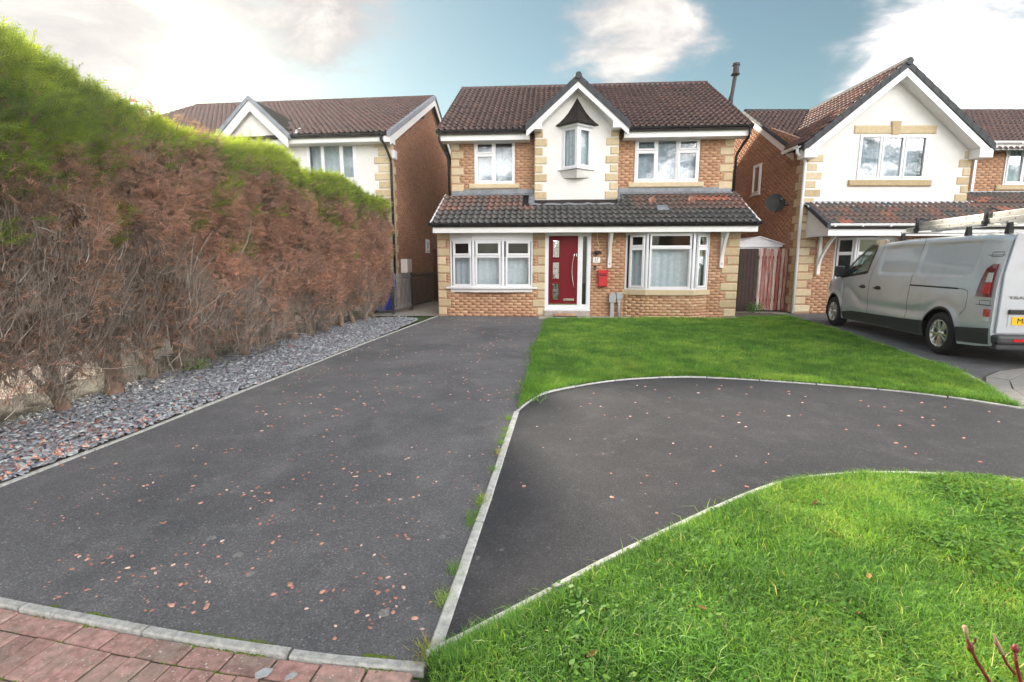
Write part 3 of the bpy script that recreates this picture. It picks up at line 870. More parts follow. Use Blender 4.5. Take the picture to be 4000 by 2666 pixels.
    # soffit under gable overhang
    MB().prism([(2.745, 5.10), (ax, 5.97), (4.62, 5.10), (4.62, 5.13), (ax, 6.01), (2.745, 5.13)], 0.585, gv).build('soffit', M['white_board'], gr)
    # ---- oriel window: two facets meeting in a prow
    pL, pC, pR = (3.29, gv), (3.70, gv - 0.30), (4.11, gv)
    def facet(p, q, z, h):
        an = math.atan2(q[1] - p[1], q[0] - p[0]); L = math.hypot(q[0] - p[0], q[1] - p[1])
        return T(p[0], p[1], z, an), L
    for p, q, op in ((pL, pC, False), (pC, pR, True)):
        mm, L = facet(p, q, 3.95, 1.09)
        window(root, mm, L, 1.09, [(0.045, L - 0.045, 0.04, 1.05, op)], reveal=False, blind='curtain', blind_gap=0.04, name='oriel_window')
    tri = lambda e: [(pL[0] - e, gv), (pC[0], pC[1] - e * 1.2), (pR[0] + e, gv)]
    MB().prism(tri(0.11), 3.925, 3.962, 'z').build('oriel_sill', M['upvc'], root, bevel=0.006)
    o = tri(0.05); o2 = tri(-0.02)
    MB().add([(*o[0], 3.92), (*o[1], 3.92), (*o[2], 3.92), (o2[0][0] + .04, gv, 3.74), (o2[1][0], o2[1][1] + .05, 3.71), (o2[2][0] - .04, gv, 3.74)],
             [(0, 1, 4, 3), (1, 2, 5, 4), (3, 4, 5), (2, 1, 0)]).build('oriel_base', M['render'], root)
    MB().prism(tri(0.06), 5.03, 5.10, 'z').build('oriel_head', M['upvc'], root, bevel=0.005)
    a = tri(0.17); n = 7
    prof = [(0.0, 1.0), (0.22, 0.70), (0.42, 0.45), (0.62, 0.26), (0.82, 0.11), (1.0, 0.0)]   # swept roof
    vs = []
    for t, hh in prof:
        for q in a: vs.append((3.69 + (q[0] - 3.69) * t, gv - 0.004 + (q[1] - gv) * t, 5.11 + 0.70 * hh))
    fs = []
    for i in range(len(prof) - 1):
        fs += [(i * 3, i * 3 + 3, i * 3 + 4, i * 3 + 1), (i * 3 + 1, i * 3 + 4, i * 3 + 5, i * 3 + 2)]
    e = len(vs); vs += [(q[0], q[1], 5.085) for q in a]
    k = (len(prof) - 1) * 3
    fs += [(k, e, e + 1, k + 1), (k + 1, e + 1, e + 2, k + 2), (e + 2, e + 1, e)]
    MB().add(vs, fs).build('oriel_roof', M['lead_dark'], root)
    # ---- main roof
    EV, EW, RV, RW = 0.72, 4.99, 5.0, 7.47
    S = np.array([0, RV - EV, RW - EW]); SL = np.linalg.norm(S)
    rb = MB()
    for a, b, v0 in ((-0.12, 2.55, EV), (2.55, 4.83, 1.6), (4.83, 8.27, EV)):
        w0 = EW + (v0 - EV) * (RW - EW) / (RV - EV)
        rb.add([(a, v0, w0 - 0.03), (b, v0, w0 - 0.03), (b, RV, RW - 0.03), (a, RV, RW - 0.03), (b, 9.6, EW - 0.2), (a, 9.6, EW - 0.2),
                (a, v0, w0 - 0.10), (b, v0, w0 - 0.10), (b, RV, RW - 0.12), (a, RV, RW - 0.12)],
               [(0, 1, 2, 3), (3, 2, 4, 5), (0, 6, 7, 1), (6, 9, 8, 7), (1, 7, 8, 2), (3, 9, 6, 0)])
    rb = rb.build('roof', M['lead_dark'], root)
    sl = S / SL
    def keep(u, s):
        w = EW + sl[2] * s; x = u - 0.12
        hgt = 6.22 - abs(x - 3.69) * 0.885      # gable roof surface above this spot
        return not (hgt > w - 0.03 and abs(x - 3.69) < 1.45)
    H.tile_roof(rb, (-0.13, EV - 0.03, EW - 0.01), (1, 0, 0), S, 25, 18, keep, lambda u, r, g: g.gauss(0.40, 0.10) + (0.05 if u > 5 else 0) , w=8.42 / 25, gauge=SL / 18, seed=9)
    for i in range(22):
        x = -0.12 + i * 8.40 / 22
        MB().lathe([(0.10, 0), (0.105, 0.02), (0.10, 8.40 / 22 - .006)], 10, Matrix.Translation((x, RV, RW - 0.035)) @ Matrix.Rotation(R(90), 4, 'Y')).build('ridge_tile', M['tile'], rb)
    for o in rb.children:
        if o.name.startswith('ridge_tile'): set_tint(o, random.uniform(0.2, 0.5))
    for u in (-0.135, 8.272):
        for i in range(17):
            s0, s1 = SL * i / 17, SL * (i + 1) / 17
            p = lambda s, dz: (u, EV + sl[1] * s, EW + sl[2] * s + dz)
            mbv = MB(); q = [p(s0, 0.035), p(s1, 0.01), p(s1, -0.05), p(s0, -0.03)]
            mbv.add([(x - 0.012, y, z) for x, y, z in q] + [(x + 0.012, y, z) for x, y, z in q], [(0, 1, 2, 3), (7, 6, 5, 4), (0, 4, 5, 1), (1, 5, 6, 2), (2, 6, 7, 3), (3, 7, 4, 0)])
            set_tint(mbv.build('verge_tile', M['tile'], rb), random.uniform(0.2, 0.6))
    for a, b in ((-0.10, 2.42), (4.95, 8.24)):
        MB().box(a, b, 0.80, 0.828, 4.745, 4.945).build('fascia', M['white_board'], root)
        MB().box(a, b, 0.829, UP + 0.003, 4.752, 4.77).build('soffit', M['white_board'], root)
    gutter(root, (-0.14, 0.735, 4.985), (2.36, 0.735, 4.985)); gutter(root, (5.02, 0.735, 4.985), (8.28, 0.735, 5.0))
    for s, u0, u1 in ((-1, -0.06, 0.10), (1, 8.2, 8.06)):
        MB().tube([(u0, 0.74, 4.96), (u0, 0.74, 4.78), (u0 - 0.01 * s, 0.80, 4.72), (u1, UP - 0.05, 4.38), (u1, UP + 0.02, 4.28), (u1, UP + 0.06, 3.35)], 0.036, 8).build('downpipe', M['gutter'], root, smooth=True)
    # ---- lean-to roof over the ground floor
    LV, LW, TV, TW = -0.52, 2.42, 1.20, 3.36
    S2 = np.array([0, TV - LV, TW - LW]); SL2 = np.linalg.norm(S2); s2 = S2 / SL2
    lr = MB().add([(-0.03, LV, LW - 0.035), (8.10, LV, LW - 0.035), (7.99, TV, TW - 0.035), (0.10, TV, TW - 0.035), (-0.03, LV, LW - 0.09), (8.10, LV, LW - 0.09), (8.10, TV, LW - 0.09), (-0.03, TV, LW - 0.09)],
                  [(0, 1, 2, 3), (0, 4, 5, 1), (4, 7, 6, 5)]).build('lean_to_roof', M['lead_dark'], root)
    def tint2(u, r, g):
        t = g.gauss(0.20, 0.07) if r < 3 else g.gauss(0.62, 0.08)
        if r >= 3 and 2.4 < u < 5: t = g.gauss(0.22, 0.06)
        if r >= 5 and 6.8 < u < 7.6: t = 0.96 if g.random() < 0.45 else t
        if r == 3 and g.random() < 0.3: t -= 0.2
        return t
    def keep2(u, s):
        return not (s > 0.98 and 2.42 < u < 4.93)
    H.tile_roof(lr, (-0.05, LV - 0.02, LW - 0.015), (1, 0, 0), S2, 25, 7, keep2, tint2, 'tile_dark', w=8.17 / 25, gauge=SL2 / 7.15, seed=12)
    for u in (-0.06, 8.115):
        for i in range(9):
            a, b = SL2 * i / 9, SL2 * (i + 0.72) / 9
            p = lambda s, dz, dx: (u + dx + (0.04 if u < 0 else -0.04) * s, LV + s2[1] * s, LW + s2[2] * s + dz)
            q = [p(a, 0.045, 0), p(b, 0.045, 0), p(b, -0.035, 0), p(a, -0.035, 0)]
            MB().add([(x - 0.018, y, z) for x, y, z in q] + [(x + 0.018, y, z) for x, y, z in q], [(0, 1, 2, 3), (7, 6, 5, 4), (0, 4, 5, 1), (1, 5, 6, 2), (2, 6, 7, 3), (3, 7, 4, 0)]).build('verge_clip', M['verge_white'], lr)
    for u, w in ((1.9, 0), ):
        pass
    for u in (5.72, 6.75):       # hooded vent tiles
        p = np.array([u, LV, LW]) + s2 * 1.30
        MB().lathe([(0.10, -0.03), (0.10, 0.05), (0.085, 0.05), (0.0, 0.0)], 12, Matrix.Translation((p[0], p[1], p[2] + 0.03)) @ Matrix.Rotation(R(65), 4, 'X')).build('vent_tile', M['tile_dark'], lr)
    for o in lr.children:
        if o.name.startswith('vent_tile'): set_tint(o, 0.93)
    # grey patch of lead on the tiles
    p = np.array([5.75, LV, LW]) + s2 * 0.72
    MB().add([(p[0], p[1] - .1, p[2] + 0.0), (p[0] + .30, p[1] - .1, p[2] + 0.005), (p[0] + .28, p[1] + .14, p[2] + 0.14), (p[0] + .02, p[1] + .14, p[2] + 0.13), (p[0], p[1] - .1, p[2] + 0.03), (p[0] + .30, p[1] - .1, p[2] + 0.04), (p[0] + .28, p[1] + .14, p[2] + 0.17), (p[0] + .02, p[1] + .14, p[2] + 0.16)],
             [(4, 5, 6, 7), (0, 1, 5, 4), (1, 2, 6, 5), (2, 3, 7, 6), (3, 0, 4, 7)]).build('lead_patch', M['lead'], lr)
    # lead flashings
    def flash(poly, name='lead_flashing'):
        return MB().add(*poly).build(name, M['lead'], root)
    for a, b in ((0.19, 2.55), (4.84, 7.97)):
        n = 10; vs = []; fs = []
        for i in range(n + 1):
            x = a + (b - a) * i / n
            vs += [(x, UP - 0.012, 3.50), (x, UP - 0.018, 3.39), (x, UP - 0.17, 3.335 + random.uniform(-.006, .006)), (x, UP - 0.19, 3.31)]
        for i in range(n):
            for j in range(3): fs.append((i * 4 + j, i * 4 + j + 1, i * 4 + 5 + j, i * 4 + 4 + j))
        flash((vs, fs))
    n = 14; vs = []; fs = []
    for i in range(n + 1):
        x = 2.42 + (4.95 - 2.42) * i / n
        sag = 0.012 * math.sin(i * 2.3)
        vs += [(min(max(x, 2.56), 4.83), gv - 0.014, 3.155), (min(max(x, 2.52), 4.87), gv - 0.02, 3.10), (x, gv - 0.26, 3.03 + sag), (x, gv - 0.33, 2.985 + sag)]
    for i in range(n):
        for j in range(3): fs.append((i * 4 + j, i * 4 + j + 1, i * 4 + 5 + j, i * 4 + 4 + j))
    flash((vs, fs))
    for u0, u1 in ((2.56, 2.40), (4.83, 4.99)):
        flash(([(u0, gv - .02, 3.15), (u0, UP, 3.46), (u1, UP, 3.42), (u1, gv - .30, 3.035), (u0, gv - 0.25, 3.04)], [(0, 1, 2, 3, 4)]))
    MB().box(-0.02, 8.10, -0.47, -0.44, 2.19, 2.395).build('fascia', M['white_board'], root)
    MB().box(-0.02, 8.10, -0.44, 0.003, 2.245, 2.262).build('soffit', M['white_board'], root)
    for u in (-0.02, 8.08): MB().prism([(-0.44, 2.20), (UP, 2.20), (UP, 3.28), (-0.44, 2.38)], u, u + 0.02, 'x').build('cheek_board', M['white_board'], root)
    gutter(root, (-0.12, -0.535, 2.42), (8.16, -0.535, 2.42))
    # ---- bow window left of the door
    b0, b1 = 0.335, 2.545
    pts = [(b0, -0.03), (b0 + 0.64, -0.155), (b1 - 0.78, -0.155), (b1, -0.03)]
    hb = 1.24
    for i, (p, q) in enumerate(zip(pts, pts[1:])):
        mm, L = facet(p, q, 0.79, hb)
        m0 = 0.075 if i != 1 else 0.055
        window(root, mm, L, hb, [(m0, L - 0.06, 0.82, hb - 0.03, True), (m0, L - 0.06, 0.03, 0.82, False)], reveal=False, blind='blind', blind_z=0.80, blind_gap=0.16, name='bow_window')
        MB(mm).box(0, L, -0.012, 0.06, hb + 0.004, hb + 0.215).build('head_panel', M['upvc'], root)
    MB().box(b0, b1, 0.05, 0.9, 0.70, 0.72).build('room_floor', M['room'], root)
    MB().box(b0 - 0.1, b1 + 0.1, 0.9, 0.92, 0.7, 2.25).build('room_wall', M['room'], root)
    sl_ = [(b0 - 0.12, 0.0)] + [(b0 - 0.12, -0.07)] + [(p[0] + (0 if 0 < i < 3 else 0), p[1] - 0.065) for i, p in enumerate(pts)] + [(b1 + 0.12, -0.07), (b1 + 0.12, 0.0)]
    MB().prism(sl_, 0.745, 0.787, 'z').build('window_sill', M['upvc'], root, bevel=0.006)
    ap = [(b0, 0.0)] + [(p[0], p[1] + 0.0) for p in pts] + [(b1, 0.0)]
    MB().prism(ap, 0.655, 0.744, 'z').build('bow_apron', M['render'], root)
    # ---- canted bay right of the door
    c = [(4.97, -0.002), (5.47, -0.30), (6.65, -0.30), (7.11, -0.002)]
    MB().prism(c, -0.02, 0.60, 'z').build('bay_wall', M['mortar'], root)
    bw = [o for o in root.children if o.name.startswith('bay_wall')][0]
    for i, (p, q) in enumerate(zip(c, c[1:])):
        L = math.hypot(q[0] - p[0], q[1] - p[1]); ux = (q[0] - p[0]) / L; uy = (q[1] - p[1]) / L
        H.brick_wall(bw, (p[0], p[1], 0), (ux, uy, 0), (uy, -ux, 0), 0.0, 0.60, lambda w, L=L: [(0.0, L)], seed=20 + i, bias=0.22)
    cs = [(4.92, 0.0), (5.45, -0.36), (6.67, -0.36), (7.19, 0.0)]
    o = MB().prism(cs, 0.602, 0.735, 'z').build('bay_sill', M['quoin'], root, bevel=0.008); set_tint(o, 0.7)
    hb = 1.44
    for i, (p, q) in enumerate(zip(c, c[1:])):
        mm, L = facet(p, q, 0.738, hb)
        if i == 1:
            cells = [(0.07, L - 0.07, 1.08, hb - 0.03, False), (0.07, L - 0.07, 0.04, 1.08, False)]
        else:
            cells = [(0.11, L - 0.06, 1.08, hb - 0.03, True), (0.11, L - 0.06, 0.04, 1.08, True)]
        window(root, mm, L, hb, cells, reveal=False, blind='blind', blind_z=1.04, blind_gap=0.12, name='bay_window')
    MB().prism(c, 2.182, 2.243, 'z').build('bay_head', M['upvc'], root)
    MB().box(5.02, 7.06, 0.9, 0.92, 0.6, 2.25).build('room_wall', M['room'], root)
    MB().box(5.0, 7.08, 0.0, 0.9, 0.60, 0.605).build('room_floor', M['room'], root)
    # ---- front door with side light
    d = MB().frame(2.872, 4.078, 0.195, 2.225, -0.01, 0.07, 0.095, 0.12)
    d.box(3.735, 3.85, -0.01, 0.07, 0.315, 2.13)
    fr = d.build('door_frame', M['upvc'], root, bevel=0.006)
    MB().box(2.86, 4.09, -0.07, 0.07, 0.165, 0.194).build('threshold', M['upvc'], fr)
    MB().box(3.862, 3.968, 0.02, 0.03, 0.33, 2.12).build('side_light', M['glass'], fr)
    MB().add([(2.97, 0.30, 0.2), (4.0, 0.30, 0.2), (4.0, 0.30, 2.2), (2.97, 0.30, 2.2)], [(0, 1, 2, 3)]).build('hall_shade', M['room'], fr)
    MB().frame(3.852, 3.981, 0.318, 2.128, 0.005, 0.05, 0.012).build('glazing_bead', M['upvc'], fr)
    dr = MB().box(2.975, 3.727, 0.008, 0.055, 0.345, 2.125).build('front_door', M['door_red'], root, bevel=0.004)
    MB().box(2.972, 3.73, -0.004, 0.05, 0.318, 0.343).build('weather_bar', M['chrome'], dr)
    for z0, z1 in ((1.575, 2.01), (1.01, 1.44), (0.455, 0.88)):
        MB().frame(3.055, 3.275, z0 - 0.03, z1 + 0.03, -0.012, 0.02, 0.032).build('glazing_frame', M['door_red'], dr, bevel=0.006)
        MB().box(3.087, 3.243, -0.001, 0.004, z0 + 0.002, z1 - 0.002).build('door_pane', M['glass_rip'], dr)
        lm = MB(); zc = (z0 + z1) / 2 + 0.05
        for x in (3.125, 3.205): lm.box(x - .004, x + .004, -0.006, -0.0015, z0 + .004, z1 - .004)
        lm.box(3.09, 3.24, -0.007, -0.002, zc - .004, zc + .004); lm.box(3.09, 3.24, -0.007, -0.002, zc - .11, zc - .103)
        lm.box(3.15, 3.18, -0.008, -0.003, zc - 0.02, zc + 0.02)
        lm.build('leaded_cames', M['lead'], dr)
    MB().tube([(3.640, -0.004, 0.76), (3.640, -0.045, 0.79)] + [(3.640 - 0.055 * math.sin(math.pi * i / 12), -0.05, 0.80 + 0.86 * i / 12) for i in range(13)] + [(3.640, -0.045, 1.665), (3.640, -0.004, 1.69)], 0.011, 8).build('door_handle', M['chrome'], dr, smooth=True)
    MB().box(3.365, 3.655, -0.012, 0.006, 0.43, 0.485).build('letter_plate', M['chrome'], dr, bevel=0.004)
    MB().box(3.69, 3.712, -0.016, 0.0, 1.60, 1.67).build('lock_cover', M['upvc'], dr)
    st = MB().cbox(2.87, 4.08, -0.10, 0.0, 0.024, 0.163, c=0.008).build('door_step', M['slab'], root)
    # ---- gallows brackets under the lean-to
    for u in (4.56, 7.42):
        br = MB().box(u - 0.05, u + 0.05, -0.07, -0.001, 1.30, 2.243).build('gallows_bracket', M['white_board'], root, bevel=0.008)
        arc = []
        for i in range(9):
            t = i / 8
            arc.append((-0.07 - 0.36 * (t ** 1.9), 1.42 + 0.80 * t))
        poly = arc + [(y + (-0.0), z - 0.0) for y, z in [(-0.43, 2.24), (-0.34, 2.24)]] + [(y + 0.085 * (0.3 + 0.7 * (k / 8)), z + 0.02) for k, (y, z) in reversed(list(enumerate(arc)))][1:]
        MB().prism(poly, u - 0.035, u + 0.035, 'x').build('strut', M['white_board'], br)
        for z in (1.40, 2.08): MB().lathe([(0.022, -0.006), (0.022, 0.0), (0.0, -0.012)], 4, Matrix.Translation((u, -0.075, z)) @ Matrix.Rotation(R(90), 4, 'X')).build('bolt', M['ink'], br)
    # movement crack in the bay base: thin dark line between courses
    H.finish()
    return H


HM = main_house()
A_ROT = T(-1.99, 13.42, 0, R(-4))


def at_main(u, v, w): return tuple(A_ROT @ Vector((u, v, w)))


def hung_things():
    rz = R(-4)
    # wall light with cable
    t = empty('wall_light', at_main(4.23, -0.008, 1.70), rz, 'black half round wall light with hanging white cable beside the red door', 'wall light')
    vs = []; fs = []; n = 10
    for i in range(n + 1):
        a = math.pi * i / n
        for r, y, z in ((0.125, 0.0, 0), (0.125, -0.07, 0), (0.108, -0.07, 0), (0.108, 0.0, 0)):
            vs.append((r * math.cos(a), y, 0.075 * math.sin(a) * r / 0.125 - 0.03))
    for i in range(n):
        for j in range(4): fs.append((i * 4 + j, i * 4 + (j + 1) % 4, i * 4 + 4 + (j + 1) % 4, i * 4 + 4 + j))
    MB().add(vs, fs).build('hood', M['black'], t)
    MB().lathe([(0, -0.07), (0.05, -0.05), (0.06, -0.01), (0.05, 0.01), (0, 0.01)], 12, Matrix.Translation((0, -0.04, 0))).build('lamp_body', M['black'], t, smooth=True)
    MB().tube([(0.02, -0.004, 0.03), (0.035, -0.012, 0.10), (0.055, -0.01, 0.18), (0.02, -0.012, 0.27), (0.0, -0.01, 0.36), (0.0, -0.01, 0.54)], 0.006, 6).build('cable', M['plaque'], t)
    # number plaque
    t = empty('house_number_plaque', at_main(4.225, -0.010, 1.503), rz, 'small white house number plaque reading 67 beside the front door', 'number plaque')
    MB().box(-0.093, 0.093, -0.012, 0.004, -0.073, 0.073).build('plate', M['plaque'], t, bevel=0.004)
    text('number', '67', 0.098, M['ink'], t, Matrix.Translation((0, -0.0135, 0.016)) @ Matrix.Rotation(R(90), 4, 'X'))
    sm = MB()
    x = -0.058
    for w in (0.010, 0.012, 0.008, 0.012, 0.006, 0.011, 0.012, 0.008, 0.010):
        sm.box(x, x + w * 0.8, -0.0142, -0.0122, -0.052, -0.041 + (0.004 if w > 0.011 else 0)); x += w + 0.003
    sm.build('small_lettering', M['ink'], t)
    t = empty('doorbell', at_main(4.19, -0.010, 1.305), rz, 'slim black doorbell below the white number plaque', 'doorbell')
    MB().cbox(-0.032, 0.032, -0.026, 0.004, -0.062, 0.062, c=0.006).build('case', M['black'], t)
    MB().lathe([(0.016, 0), (0.016, 0.003), (0, 0.003)], 14, Matrix.Translation((0, -0.026, -0.03)) @ Matrix.Rotation(R(90), 4, 'X')).build('button', M['badge'], t)
    # red post box
    t = empty('post_box', at_main(4.395, -0.008, 0.815), rz, 'red metal post box fixed to the brick wall right of the front door', 'post box')
    MB().cbox(-0.12, 0.12, -0.12, 0.004, 0.0, 0.34, c=0.012).build('box', M['red_metal'], t)
    MB().add([(-0.125, 0.004, 0.342), (0.125, 0.004, 0.342), (0.125, -0.155, 0.342), (-0.125, -0.155, 0.342), (-0.125, 0.004, 0.43), (0.125, 0.004, 0.43), (0.125, -0.115, 0.415), (-0.125, -0.115, 0.415), (-0.125, -0.155, 0.372), (0.125, -0.155, 0.372)],
             [(0, 1, 2, 3), (4, 7, 6, 5), (7, 8, 9, 6), (3, 2, 9, 8), (0, 3, 8, 7, 4), (1, 5, 6, 9, 2)]).build('lid', M['red_metal'], t)
    MB().box(-0.085, 0.085, -0.124, -0.119, 0.275, 0.305).build('slot', M['ink'], t)
    MB().frame(-0.085, 0.085, 0.04, 0.235, -0.127, -0.118, 0.012).build('door_panel', M['red_metal'], t)
    MB().box(-0.09, 0.09, -0.124, -0.119, 0.245, 0.262).build('raised_band', M['red_metal'], t)
    # two grey meter pillars
    for i, (u, w, lab) in enumerate(((4.655, 0.655, 'grey utility pillar with rounded hood left of its square twin below the bay window'), (4.835, 0.648, 'slimmer grey utility pillar with square box next to bay window brickwork'))):
        t = empty('utility_pillar', at_main(u, -0.10, 0), rz, lab, 'utility pillar', 'grey utility pillars by the wall')
        if i == 0:
            prof = [(-0.088, 0.40), (0.088, 0.40), (0.088, 0.58)] + [(0.088 * math.cos(a), 0.58 + 0.078 * math.sin(a)) for a in np.linspace(0.3, math.pi - 0.3, 7)] + [(-0.088, 0.58)]
            MB().prism(prof, -0.06, 0.06).build('hood', M['grey_box'], t, bevel=0.008)
            MB().box(-0.05, 0.05, -0.035, 0.035, 0.0, 0.40).build('post', M['grey_box'], t, bevel=0.006)
        else:
            MB().box(-0.078, 0.078, -0.05, 0.05, 0.49, w).build('box', M['grey_box'], t, bevel=0.010)
            MB().box(-0.05, 0.05, -0.03, 0.03, 0.40, 0.49).build('collar', M['grey_box'], t)
            MB().tube([(0, 0, 0.0), (0, 0, 0.40)], 0.036, 10).build('post', M['grey_box'], t, smooth=True)
    # brick left on the step in front of the door as a boot scraper / mat
    t = empty('door_mat', at_main(3.42, -0.16, 0.024), rz, 'dark rubber edged brick mat standing before the red door', 'door mat')
    MB().box(-0.31, 0.31, -0.10, 0.05, 0, 0.016).build('backing', M['ink'], t)
    for i in range(4):
        o = MB().cbox(-0.28 + i * 0.142, -0.15 + i * 0.142, -0.07, 0.045, 0.0165, 0.075, c=0.006).build('brick', M['brick'], t); set_tint(o, 0.3 + 0.15 * i)
    # flue on the far gable
    t = empty('flue_pipe', at_main(8.44, 3.0, 2.95), rz, 'tall dark grey flue pipe rising above the right end of the brick house roof', 'flue')
    MB().tube([(0, 0, 0), (0, 0, 2.4), (-0.02, 0, 3.4), (0.06, 0, 4.10)], 0.072, 12, 0.065).build('pipe', M['grey_cap'], t, smooth=True)
    MB().lathe([(0.07, 4.02), (0.13, 4.06), (0.13, 4.09), (0.10, 4.10), (0.10, 4.30), (0.12, 4.31), (0.12, 4.37), (0, 4.40)], 16, Matrix.Translation((0.06, 0, 0))).build('cowl', M['grey_cap'], t)
    MB().box(-0.4, 0.0, -0.02, 0.02, 1.6, 1.64).build('wall_bracket', M['grey_cap'], t)


hung_things()


# ------------------------------------------------------------------ neighbours
def verge_run(parent, pts, key, thick, width, n, name='verge_tile'):
    """overlapping capped tiles along a sloping edge from pts[0] to pts[1]; width is the offset vector across"""
    a, b = Vector(pts[0]), Vector(pts[1]); wv = Vector(width)
    for i in range(n):
        p = a + (b - a) * (i / n); q = a + (b - a) * (min(1.0, (i + 1.06) / n))
        up0, up1 = Vector((0, 0, 0.030)), Vector((0, 0, 0.012)); dn = Vector((0, 0, -thick))
        vs = [p + up0, q + up1, q + dn, p + dn]
        vs = vs + [v + wv for v in vs]
        MB().add(vs, [(0, 1, 2, 3), (7, 6, 5, 4), (0, 4, 5, 1), (1, 5, 6, 2), (2, 6, 7, 3), (3, 7, 4, 0)]).build(name, M[key], parent)


def right_house():
    H = House('gabled_house', (8.1, 14.1, 0), 0, 'house with tall white rendered gable and stone corners behind the silver van')
    root = H.root
    # wing walls: front face v=0, left flank u=0
    mb = MB()
    holed(mb, 0.0, 4.5, -0.02, 3.1, [(1.0, 2.7, 0.0, 2.2), (3.2, 4.4, 0.1, 2.2)], 0.0, 0.12)
    mb.box(0.0, 0.12, 0.12, 9.0, 0, 4.75); mb.box(4.38, 4.5, 0.12, 1.0, 0, 4.6); mb.box(0.12, 10.0, 8.88, 9.0, 0, 4.75)
    mb.prism([(0.12, 4.75), (8.9, 4.75), (4.5, 6.6)], 0.004, 0.10, 'x')
    holed(mb, 4.5, 11.0, 0.0, 4.85, [(6.38, 8.0, 3.70, 4.80)], 1.0, 1.12)
    wall = mb.build('brick_wall', M['mortar_pale'], root)
    def al(w):
        i = int((w - 0.03) // 0.225); L = 0.45 if i % 2 == 0 else 0.30
        return minus(L if w < 3.1 else 0.0, 4.5, [(1.0, 2.7)] if w < 2.2 else [])
    H.brick_wall(wall, (0, 0, 0), (1, 0, 0), (0, -1, 0), 0.0, 2.95, al, 'brick', seed=31)
    def al2(w):
        i = int((w - 0.03) // 0.225); L = 0.30 if i % 2 == 0 else 0.20
        top = 9.0 if w < 4.75 else None
        if top is None:
            v1 = 4.5 - (6.55 - w) / 1.85 * 4.35; v2 = 4.5 + (6.55 - w) / 1.85 * 4.35
            return [(max(v1, 0.3), v2)] if v2 > v1 + .1 else []
        return [(L if w < 4.4 else 0.0, 9.0)]
    def al3(w): return minus(*al2(w)[0], [(2.5, 3.06)] if 3.66 < w < 4.66 else []) if al2(w) else []
    H.brick_wall(wall, (0, 0, 0), (0, 1, 0), (-1, 0, 0), 0.0, 6.5, al3, 'brick_side', seed=32, bias=0.1)
    H.brick_wall(wall, (4.5, 1.0, 0), (1, 0, 0), (0, -1, 0), 3.0, 4.85, lambda w: minus(0.0, 6.5, [(1.88, 3.5)] if 3.70 < w < 4.80 else []), 'brick', seed=33, bias=-0.05)
    # render panel and gable
    mb = MB(); ax = 2.22
    holes = [(1.385, 3.265, 3.69, 4.89)]
    holed(mb, 0.004, 4.496, 3.06, 4.55, holes, -0.006, 0.10)
    holed(mb, 1.0, 3.5, 4.55, 4.89, holes, -0.006, 0.10)
    mb.prism([(0.004, 4.55), (1.0, 4.55), (1.0, 4.89), (0.40, 4.89)], -0.006, 0.10); mb.prism([(3.5, 4.55), (4.496, 4.55), (4.06, 4.89), (3.5, 4.89)], -0.006, 0.10)
    mb.prism([(0.40, 4.89), (4.06, 4.89), (ax, 6.42)], -0.006, 0.10)
    mb.build('rendered_gable', M['render'], root)
    quoins(root, 1, 0.0, 0.03, 19, 0.0, True, long=0.45, short=0.30, side=True, pitch=0.229)
    for i in range(6):
        L = 0.34 if i % 2 == 0 else 0.21
        stone(root, (4.5 - L, 4.52, -0.026, 0.10, 3.10 + i * 0.229, 3.10 + (i + 1) * 0.229 - 0.013), random.uniform(0.2, 0.9))
    stone(root, (1.19, 3.45, -0.03, 0.08, 4.895, 5.12), 0.55, name='window_lintel')
    o = MB().prism([(2.22, 4.87), (2.40, 4.87), (2.44, 5.22), (2.18, 5.22)], -0.055, 0.0).build('keystone', M['quoin'], root); set_tint(o, 0.15)
    stone(root, (1.17, 3.46, -0.07, 0.08, 3.52, 3.685), 0.1, name='window_sill')
    W, h = 1.87, 1.195
    window(root, T(1.39, -0.03, 3.69), W, h, [(0.03, 0.60, 0.03, h - 0.03, False), (0.60, 1.22, 0.03, h - 0.03, True), (1.22, W - 0.03, 0.03, h - 0.03, True)], blind='net', blind_gap=0.2)
    window(root, T(6.39, 0.97, 3.71), 1.6, 1.08, [(0.03, 0.55, 0.03, 1.05, True), (0.55, 1.57, 0.03, 1.05, False)], blind='curtain', blind_gap=0.3)
    stone(root, (6.2, 8.15, 0.94, 1.08, 3.56, 3.70), 0.4, name='window_sill')
    o = MB().box(5.44, 5.52, 0.93, 0.998, 3.1, 4.7).build('downpipe', M['white_gutter'], root, bevel=0.01)
    # flank window
    mm = Matrix.Translation((-0.03, 3.05, 3.68)) @ Matrix.Rotation(R(-90), 4, 'Z')
    window(root, mm, 0.54, 0.96, [(0.03, 0.51, 0.03, 0.93, True)], blind='curtain', reveal=False)
    MB().box(-0.07, 0.0, 2.48, 3.08, 3.64, 3.675).build('window_sill', M['white_board'], root)
    # wing roof
    zA, zE, uL, uR = 6.60, 4.58, -0.28, 4.76
    S = np.array([ax - uL, 0, zA - zE]); SL = np.linalg.norm(S); sl = S / SL
    rb = MB().add([(uL, -0.33, zE - .03), (ax, -0.33, zA - .03), (ax, 4.1, zA - .03), (uL, 0.7, zE - .03), (uR, -0.33, zE - .03), (uR, 0.7, zE - .03),
                   (uL, -0.33, zE - .1), (ax, -0.33, zA - .1), (uR, -0.33, zE - .1), (uL, 0.7, zE - .1), (uR, 0.7, zE - .1), (ax, 4.1, zA - 0.1)],
                  [(0, 1, 2, 3), (1, 4, 5, 2), (0, 6, 7, 1), (1, 7, 8, 4), (0, 3, 9, 6), (4, 8, 10, 5), (6, 9, 11, 7), (7, 11, 10, 8)]).build('wing_roof', M['lead_dark'], root)
